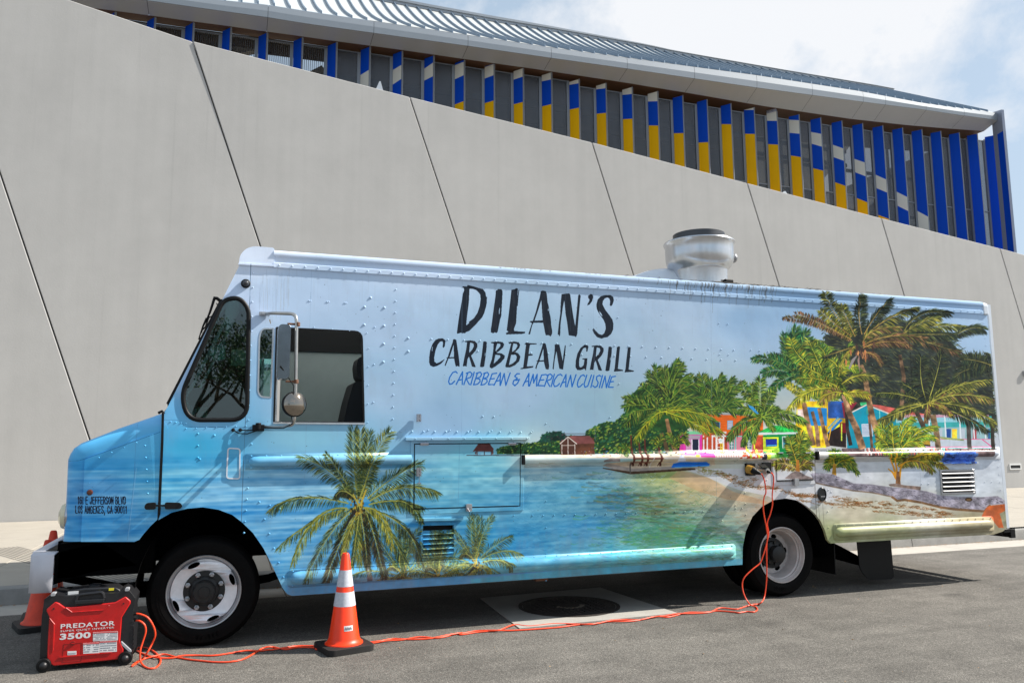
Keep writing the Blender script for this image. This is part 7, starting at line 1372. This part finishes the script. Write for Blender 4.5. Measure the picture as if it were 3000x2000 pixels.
# raised shoulders in the red panel
obj('panel_rib', MB().prism([G(*q) for q in ((600,872),(665,915),(960,895),(1010,850),(1005,845),(955,888),(668,908),(612,868))], GYF-.020, GYF-.0135), M_GR, gen, bevel=.002, bseg=1)
obj('panel_rib', MB().prism([G(*q) for q in ((550,1320),(1030,1278),(1030,1284),(552,1328))], GYF-.020, GYF-.0135), M_GR, gen)
obj('panel_rib', MB().prism([G(*q) for q in ((458,960),(510,1020),(498,1260),(482,1290),(490,1020))], GYF-.018, GYF-.0135), M_GR, gen, bevel=.002, bseg=1)
for q in ((498,880),(1138,833)): p = G(*q); obj('screw_hole', MB().lathe([(.0055, 0), (.0055, -.002), (0, -.002)], (p[0], GYF-.0142, p[1]), 'y', 12), M_BLK, gen)
sdoor = [G(*q) for q in ((590,1205),(755,1190),(752,1358),(575,1370))]
obj('service_door', MB().prism([sdoor, grow(sdoor, -.002)], GYF-.0155, GYF-.0138), mat('red_gap', (110, 16, 14), .6), gen)
p = G(675, 1196); kn = obj('knob', MB().lathe([(.014, 0), (.013, -.006), (0, -.006)], (p[0], GYF-.0142, p[1]), 'y', 18), mat('dark_red', (120, 14, 12), .5), gen); obj('knob_bar', MB().cbox((p[0], GYF-.022, p[1]), (.02, .004, .005)), M_GR, kn)
def label(x0, y0, x1, y1, sk=-.045, hdr=True, rows=5, cols=2):
    q = [G(x0, y0), G(x1, y0+(x1-x0)*sk), G(x1, y1+(x1-x0)*sk), G(x0, y1)]
    o = obj('sticker', MB().prism(q, GYF-.0152, GYF-.0141), M_GW, gen)
    if hdr: obj('heading', MB().prism([G(x0+2, y0+2), G(x1-2, y0+2+(x1-x0)*sk), G(x1-2, y0+11+(x1-x0)*sk), G(x0+2, y0+11)], GYF-.0160, GYF-.0153), mat('sticker_red', (190, 40, 40), .6), o)
    tx = MB(); rr_ = random.Random(int(x0)); hgt = (y1-y0-18)/rows
    for r_ in range(rows):
        x = x0+6
        while x < x1-10:
            w = rr_.uniform(5, 16); 
            if rr_.random() < .86 and not (cols == 2 and abs(x-(x0+x1)/2) < 9): yy_ = y0+16+r_*hgt+(x-x0)*sk; tx.prism([G(x, yy_), G(min(x+w, x1-5), yy_+w*sk), G(min(x+w, x1-5), yy_+w*sk+hgt*.42), G(x, yy_+hgt*.42)], GYF-.0158, GYF-.0153)
            x += w+3
    if rows: obj('print', tx, mat('sticker_ink', (130, 134, 142), .7), o, fix=False)
label(858, 1096, 1085, 1178, rows=5); label(768, 1196, 918, 1292, rows=4); label(920, 1180, 1076, 1280, rows=4, cols=1); label(624, 1270, 706, 1305, hdr=False, rows=2, cols=1)
def txt(name, s, q0, q1, hgt, m, mt=None, weight=0, sk=True, y=GYF-.0144, parent=gen, spacing=1.0):
    """flat lettering from G-pixel q0 (lower left) to q1 (lower right)"""
    cu = bpy.data.curves.new(name, 'FONT'); cu.body = s; cu.extrude = .0006; cu.offset = weight; cu.space_character = spacing; o = bpy.data.objects.new(name, cu); COL.objects.link(o); bpy.context.view_layer.update()
    dg = bpy.context.evaluated_depsgraph_get(); me = bpy.data.meshes.new_from_object(o.evaluated_get(dg)); bpy.data.objects.remove(o)
    co = np.empty(len(me.vertices)*3); me.vertices.foreach_get('co', co); co = co.reshape(-1, 3); mn, mx_ = co.min(0), co.max(0)
    a, b = G(*q0), G(*q1); t = G(q0[0], q0[1]-hgt); h = t[1]-a[1]
    u = (co[:, 0]-mn[0])/(mx_[0]-mn[0]); v = (co[:, 1]-mn[1])/(mx_[1]-mn[1]); w = (co[:, 2]-mn[2])/(mx_[2]-mn[2]+1e-9)
    P3 = np.stack([a[0]+(b[0]-a[0])*u, y-.0006*w, a[1]+(b[1]-a[1])*u+h*v], 1); me.vertices.foreach_set('co', P3.ravel()); me.materials.clear(); me.materials.append(m); me.update()
    o = bpy.data.objects.new(name, me); COL.objects.link(o); o.parent = parent; o.matrix_parent_inverse = Matrix.Translation(-parent.location); return o
txt('lettering', 'PREDATOR', (560, 1064), (1056, 1032), 42, M_GW, weight=.018, spacing=1.1)
txt('lettering', 'SUPER QUIET INVERTER', (558, 1098), (1050, 1062), 19, M_GW, weight=.0, spacing=1.15)
txt('lettering', '3500', (552, 1166), (834, 1147), 56, M_GW, weight=.035, spacing=1.08)
txt('lettering', 'OIL FILL', (648, 1284), (690, 1281), 8, M_BLK)
# carrying frame: moulded corners, handles, wheels
for q in ((485,760),(1165,715)): p = G(*q); obj('corner_guard', MB().prism(rounded(p[0]-.012, p[1]-.006, p[0]+.014, p[1]+.014, .005, 3), GYF-.004, GYF+.06), M_GS, gen, bevel=.004)
rb = MB()
for k in range(7): p = G(1210, 1000+k*42); rb.cbox((p[0]+.004, GYF+.05, p[1]), (.016, .10, .006))
obj('grip_ribs', rb, M_GB, gen, bevel=.002, bseg=1)
obj('side_handle', MB().prism([G(*q) for q in ((1112,1185),(1118,1180),(1208,1262),(1208,1280),(1185,1275),(1120,1215))], GYF-.012, GYF+.01), M_GS, gen, bevel=.003)
# top: lifting handle, control cap, stickers
hp_ = [G(*q) for q in ((715,800),(735,770),(760,745),(905,742),(945,775),(955,825),(925,832),(900,780),(770,790),(730,830),(695,830))]
top = [G(*q) for q in ((560,760),(640,722),(760,705),(1000,695),(1090,700),(1100,745))]
obj('top_cover', MB().prism([G(*q) for q in ((560,775),(620,735),(760,712),(1050,700),(1095,725),(1100,780),(600,800))], GYF+.06, GYF+.24), M_GB, gen, bevel=.015, bseg=3, smooth=True)
hz_ = G(800, 770)[1]
hx0, hx1 = G(700, 800)[0], G(955, 800)[0]
obj('lift_handle', MB().tube(arc([(hx0, GYF+.0, hz_-.03), (hx0+.01, GYF+.0, hz_+.012), (hx1-.01, GYF+.0, hz_+.022), (hx1, GYF+.0, hz_-.02)]), .011, 8), M_GB, gen, smooth=True)
hf = G(800, 830); obj('handle_plate', MB().box((hx0-.006, GYF-.018, hf[1]-.004), (hx1+.004, GYF+.004, hf[1]+.022)), M_GB, gen, bevel=.004)
M_SY = mat('sticker_yellow', (222, 206, 40), .6)
def tops(q0, q1, m, dy=.05):
    a, b = onY(q0[0]/3.136, 1500+q0[1]/3.136, GYF+dy), onY(q1[0]/3.136, 1500+q1[1]/3.136, GYF+dy); obj('sticker', MB().box((a[0], GYF+dy, b[2]), (b[0], GYF+dy+.004, a[2])), m, gen)
tops((625,728),(718,762), M_GW, .055); tops((635,765),(700,775), M_SY, .05); tops((955,738),(1020,752), M_GW, .055); tops((1000,697),(1045,716), M_SY, .055); tops((895,724),(925,733), M_SY, .05)
tk = obj('fuel_lid', MB().lathe([(.045, 0), (.045, .03), (.035, .036), (0, .036)], (float(G(840, 740)[0]), GYF+.16, hz_+.02), 'z', 20), M_GB, gen, smooth=True)
for q, nm in (((402,1462),0), ((1150,1382),0)):
    p = G(*q); r_ = .046; zc = r_ if q[0] < 1000 else r_; xx = p[0]
    w = obj('wheel', MB().lathe([(r_*.55, -.014), (r_*.9, -.014), (r_, -.006), (r_, .03), (r_*.5, .03)], (xx, GYF-.02, zc), 'y', 28), M_RUB, gen, smooth=True)
    obj('wheel_hub', MB().lathe([(r_*.55, 0), (r_*.5, -.006), (r_*.3, -.016), (0, -.018)], (xx, GYF-.034, zc), 'y', 18), M_BLK, w, smooth=True)
    obj('wheel', MB().lathe([(r_*.55, 0), (r_, .004), (r_, .04), (r_*.5, .044)], (xx, GYF+GD-.06, zc), 'y', 20), M_RUB, gen, smooth=True)
for q in ((1236,928),(1236,985)):
    p = onY(q[0]/3.136, 1500+q[1]/3.136, GYF+.03); obj('outlet_plug', MB().tube([(p[0]-.02, p[1], p[2]), (p[0]+.012, p[1], p[2])], .012, 8), M_RUB, gen)

# ------------------------------------------------------------------ traffic cones
M_OR = mat('cone_orange', (255, 60, 8), .42, var=.10, vscale=11); M_REF = mat('reflective_collar', (196, 198, 206), .5, var=.14, vscale=40); M_CB = mat('cone_base_black', (26, 24, 23), .75, var=.25, vscale=10); M_OG = mat('cone_orange_grimy', (214, 58, 22), .55, var=.22, vscale=9)
def cone(name, label_, x, y, h, rot, body, grp='orange traffic cones', base=.178, rb=.118):
    t = thing(name, label_, 'traffic cone', (x, y, 0), grp); s = base; bt = .045
    bp2 = rounded(-s, -s, s, s, .05, 5); ca, sa = math.cos(rot), math.sin(rot); w = [(x+a*ca-b*sa, y+a*sa+b*ca) for a, b in bp2]
    obj('base', MB().prism(w, 0, bt, ax=2), M_CB, t, bevel=.012, bseg=3, smooth=True)
    def R_(z): return rb+(.026-rb)*(z-bt)/(h-bt)
    def seg(z0, z1, d=0): return [(R_(z0)+d, z0), (R_(z1)+d, z1)]
    pr = [(rb+.022, bt), (rb+.020, bt+.008), (rb+.006, bt+.016), (R_(bt+.04), bt+.04), (R_(h-.012), h-.012), (R_(h)-.005, h), (R_(h)-.012, h-.002), (R_(h)-.014, h-.05)]
    b = obj('cone_body', MB().lathe(pr, (x, y, 0), 'z', 40), body, t, smooth=True)
    for z0, z1 in ((h*.455, h*.60), (h*.655, h*.825)): obj('reflective_band', MB().lathe([(R_(z0)+.0005, z0), (R_(z0)+.002, z0), (R_(z1)+.002, z1), (R_(z1)+.0005, z1)], (x, y, 0), 'z', 40), M_REF, t, smooth=True)
    return t, R_
c1 = onZ(1007, 1900); cA, RA = cone('traffic_cone', 'clean orange traffic cone with two silver bands standing alone in the sun', c1[0], c1[1], float(onY(1008, 1619, c1[1])[2]), math.radians(14), M_OR)
c2 = onZ(124, 1836); cone('traffic_cone', 'nearer of the two grimy cones half hidden behind the bumper and generator', c2[0], c2[1], .715, math.radians(20), M_OG, base=.2, rb=.14)
c3 = onZ(140, 1812); cone('traffic_cone', 'farther grimy cone, its red tip showing above the front bumper', c3[0], c3[1], .76, math.radians(8), M_OG, base=.2, rb=.14)
# sticker on the sunny cone
lb_ = MB(); sx0, sx1 = -.045, .020; zt_, zb_ = .185, .148; vs = []
for z in (zb_, zt_):
    for k in range(6):
        u = sx0+(sx1-sx0)*k/5+.03; r_ = RA(z)+.0015; vs.append((c1[0]+u, c1[1]-math.sqrt(r_*r_-u*u), z))
lb_.add(vs, [(k, k+1, k+7, k+6) for k in range(5)]); stk = obj('sticker', lb_, M_GW, cA, fix=False)
ink = MB(); rr_ = random.Random(3); vs = []
for k in range(9):
    u = sx0+.035+k*.006; z0 = .153+(k % 2)*.006; r_ = RA(z0)+.0026; ink.add([(c1[0]+u, c1[1]-math.sqrt(r_*r_-u*u), z0), (c1[0]+u+.004, c1[1]-math.sqrt(r_*r_-(u+.004)**2), z0), (c1[0]+u+.004, c1[1]-math.sqrt((RA(z0+.018)+.0026)**2-(u+.004)**2), z0+.018), (c1[0]+u, c1[1]-math.sqrt((RA(z0+.018)+.0026)**2-u*u), z0+.018)], [(0, 1, 2, 3)])
obj('print', ink, mat('cone_ink', (110, 112, 120), .7), stk, fix=False)

# ------------------------------------------------------------------ extension cords
M_CORD = mat('cord_orange', (240, 74, 36), .42, spec=.5)
def smooth_path(pts, n=6):
    P_ = [Vector(p) for p in pts]; P_ = [P_[0]*2-P_[1]]+P_+[P_[-1]*2-P_[-2]]; out = []
    for i in range(1, len(P_)-2):
        a, b, c, d = P_[i-1:i+3]
        for k in range(n):
            t = k/n; out.append(.5*((2*b)+(-a+c)*t+(2*a-5*b+4*c-d)*t*t+(-a+3*b-3*c+d)*t**3))
    return out+[P_[-2]]
def gz(px, py, z=.007): return tuple(onZ(px, py, z))
def Y_(px, py, y): return tuple(onY(px, py, y))
def Zm(x, y): return (380+x/3.267, 1480+y/3.267)
def Zr(x, y): return (1350+x/2.767, 1680+y/2.767)
def Zw(x, y): return (2150+x/4.276, 1450+y/4.276)
def Zc(x, y): return (750+x/2.091, 1250+y/2.091)
cr = .0062
# cord one: from the generator's upper plug to the yellow plug
gA = [(395,1796),(408,1797),(430,1806),(447,1826),(454,1850),(448,1876),(434,1903),(424,1925)]
yG = GYF+.03
one = [Y_(396,1796,yG), Y_(412,1798,yG-.02), Y_(433,1808,yG-.03), Y_(449,1832,yG-.03), Y_(455,1858,yG-.02), Y_(445,1885,yG), Y_(430,1912,yG-.02)]+[gz(416,1928), gz(400,1938), gz(386,1950), gz(396,1944), gz(410,1934), gz(424,1928), gz(447,1922,.012)]+[gz(*Zm(330,1422),z=.010), gz(*Zm(440,1448)), gz(*Zm(560,1470)), gz(*Zm(680,1483)), gz(*Zm(820,1496)), gz(*Zm(960,1494)), gz(*Zm(1080,1470)), gz(*Zm(1180,1420)), gz(*Zm(1260,1370)), gz(*Zm(1330,1350),z=.014), gz(798,1894)]
one += [gz(*Zc(100,1345)), gz(*Zc(180,1360)), gz(*Zc(260,1348)), gz(*Zc(360,1350)), gz(930,1901), gz(1000,1896), gz(1065,1886), gz(*Zc(720,1322)), gz(*Zc(800,1308),z=.012), gz(*Zc(900,1302)), gz(*Zc(1000,1285),z=.013), gz(*Zc(1120,1290)), gz(*Zc(1240,1262)), gz(*Zr(0,492)), gz(*Zr(150,470)), gz(*Zr(300,458)), gz(*Zr(400,420),z=.012), gz(*Zr(450,412)), gz(*Zr(560,423)), gz(*Zr(750,404)), gz(*Zr(900,405)), gz(*Zr(1050,408),z=.013), gz(*Zr(1180,388)), gz(*Zr(1300,385),z=.014), gz(*Zr(1420,378)), gz(*Zr(1560,350)), gz(*Zr(1680,335)), gz(*Zr(1760,322),z=.013), gz(*Zr(1900,320)), gz(*Zr(2020,310)), gz(*Zr(2100,276),z=.014), gz(*Zr(2220,286)), gz(*Zw(60,1420)), gz(*Zw(150,1390)), gz(*Zw(230,1368),z=.012), gz(*Zw(300,1362))]
one += [Y_(*Zw(345,1340), 6.33), Y_(*Zw(380,1280), 6.40), Y_(*Zw(400,1160), 6.42), Y_(*Zw(412,1000), 6.42), Y_(*Zw(410,760), 6.42), Y_(*Zw(412,600), 6.42), Y_(*Zw(435,480), 6.42), Y_(*Zw(418,350), 6.42), Y_(*Zw(455,240), 6.41), Y_(*Zw(483,120), 6.40), Y_(*Zw(480,20), 6.39), Y_(2263,1440,6.37), Y_(2267,1405,6.35), Y_(2264,1389,6.33), Y_(2257,1383,6.31)]
oc = thing('extension_cord', 'orange extension cord ending in the silver plug nearer the small hatch', 'extension cord', gz(1500, 1820), 'orange extension cords')
obj('cord', MB().tube(smooth_path(one), cr, 8), M_CORD, oc, smooth='all', fix=False)
obj('plug', MB().tube([Y_(2222,1376,6.42), Y_(2240,1379,6.36), Y_(2241,1379,6.355)], [.028, .028, .032], 12).tube([Y_(2241,1379,6.355), Y_(2250,1380,6.32)], [.033, .030], 12), mat('plug_silver', (170, 168, 164), .35, metal=.6), oc, smooth=True); obj('strain_relief', MB().tube([Y_(2248,1380,6.325), Y_(2258,1384,6.30)], [.020, .009], 10), M_RUB, oc, smooth=True)
two = [Y_(396,1816,yG), Y_(410,1818,yG-.03), Y_(424,1830,yG-.04), Y_(427,1850,yG-.04), Y_(418,1880,yG-.04), Y_(411,1905,yG-.05), Y_(412,1935,yG-.06)]+[gz(422,1950), gz(440,1957), gz(458,1953), gz(470,1938), gz(466,1922), gz(452,1908), gz(432,1897), gz(408,1895), gz(400,1903), gz(415,1912), gz(440,1921), gz(462,1925,.013)]
two += [gz(*Zm(400,1458)), gz(*Zm(500,1436),z=.013), gz(*Zm(640,1432)), gz(*Zm(800,1434)), gz(*Zm(960,1412)), gz(*Zm(1100,1388)), gz(*Zm(1240,1388)), gz(*Zm(1330,1378)), gz(*Zc(100,1362)), gz(*Zc(180,1350),z=.013), gz(*Zc(260,1340)), gz(*Zc(360,1340)), gz(930,1893), gz(1000,1890), gz(1065,1882), gz(*Zc(760,1310),z=.013), gz(*Zc(840,1296)), gz(*Zc(940,1300)), gz(*Zc(1060,1295)), gz(*Zc(1180,1272),z=.013), gz(*Zc(1260,1260)), gz(*Zr(0,484)), gz(*Zr(130,462)), gz(*Zr(260,458),z=.014), gz(*Zr(420,458)), gz(*Zr(600,448)), gz(*Zr(800,432)), gz(*Zr(950,412)), gz(*Zr(1100,402)), gz(*Zr(1220,376),z=.014), gz(*Zr(1340,370)), gz(*Zr(1450,372)), gz(*Zr(1580,345),z=.014), gz(*Zr(1680,350)), gz(*Zr(1780,326)), gz(*Zr(1850,312),z=.014), gz(*Zr(1980,312)), gz(*Zr(2080,300)), gz(*Zr(2220,310)), gz(*Zw(60,1470)), gz(*Zw(160,1455)), gz(*Zw(250,1460)), gz(*Zw(295,1430)), gz(*Zw(270,1395)), gz(*Zw(210,1372),z=.02)]
two += [Y_(*Zw(160,1310), 6.36), Y_(*Zw(120,1220), 6.39), Y_(*Zw(105,1120), 6.41), Y_(*Zw(130,1030), 6.41), Y_(*Zw(230,930), 6.41), Y_(*Zw(325,850), 6.41), Y_(*Zw(370,740), 6.41), Y_(*Zw(405,620), 6.41), Y_(*Zw(422,520), 6.405), Y_(*Zw(405,390), 6.405), Y_(*Zw(375,230), 6.40), Y_(*Zw(368,120), 6.39), Y_(*Zw(380,20), 6.38), Y_(2244,1440,6.37), Y_(2240,1410,6.36), Y_(2234,1392,6.34), Y_(2229,1387,6.31)]
tc_ = thing('extension_cord', 'orange extension cord ending in the yellow plug left of the silver one', 'extension cord', gz(1400, 1840), 'orange extension cords')
obj('cord', MB().tube(smooth_path(two), cr, 8), M_CORD, tc_, smooth='all', fix=False)
obj('plug', MB().tube([Y_(2192,1374,6.42), Y_(2206,1377,6.36)], [.042, .038], 14), M_YEL, tc_, smooth=True); obj('strain_relief', MB().tube([Y_(2205,1377,6.362), Y_(2216,1382,6.33), Y_(2229,1387,6.30)], [.034, .026, .010], 12), M_RUB, tc_, smooth=True)
# ------------------------------------------------------------------ the tree across the road that the cab windows and mirrors show
M_LEAF = mat('leaf_green', (58, 84, 36), .6, var=.35, vscale=4); M_BARK = mat('bark', (84, 70, 56), .9, var=.3, vscale=9, bump=.4, bscale=30)
def tree(x, y, h, seed, lab):
    q = random.Random(seed); t = thing('street_tree', lab, 'tree', (x, y, 0), 'trees across the road'); mb = MB(); tips = []
    def limb(p, d, l, r, n):
        pts = [p]; 
        for k in range(4): d = (d+Vector((q.uniform(-.2, .2), q.uniform(-.2, .2), q.uniform(-.05, .15)))).normalized(); pts.append(pts[-1]+d*l/4)
        mb.tube(pts, [r*(1-.12*k) for k in range(5)], 7)
        if n == 0: tips.extend(pts[2:]); return
        for k in range(3 if n > 1 else 4): limb(pts[q.choice((3, 4))], (d+Vector((q.uniform(-1, 1), q.uniform(-1, 1), q.uniform(-.1, .5)))).normalized(), l*.68, r*.55, n-1)
    limb(Vector((x, y, 0)), Vector((0, 0, 1)), h*.38, .17, 3); obj('trunk', mb, M_BARK, t, smooth='all', fix=False); lf = MB()
    for p in tips:
        for k in range(16):
            c = p+Vector((q.gauss(0, .32), q.gauss(0, .32), q.gauss(0, .28))); u = Vector((q.uniform(-1, 1), q.uniform(-1, 1), q.uniform(-1, 1))).normalized()*q.uniform(.05, .10); v = u.cross(Vector((q.uniform(-1, 1), q.uniform(-1, 1), .3))).normalized()*.035
            lf.add([c-u, c+v, c+u, c-v], [(0, 1, 2, 3)])
    obj('crown', lf, M_LEAF, t, kind='stuff', fix=False)
tree(1.7, -17.0, 6.2, 3, 'leafy street tree across the road, mirrored in the cab windows, the nearer one')
tree(-1.5, -22.5, 7.6, 8, 'taller street tree farther back across the road, mirrored in the cab windows')
for o in bpy.data.objects:
    if o.type == 'MESH' and not o.data.materials: print('no material', o.name)
print('objects', len(bpy.data.objects), 'tris', sum(len(o.data.polygons) for o in bpy.data.objects if o.type == 'MESH'))
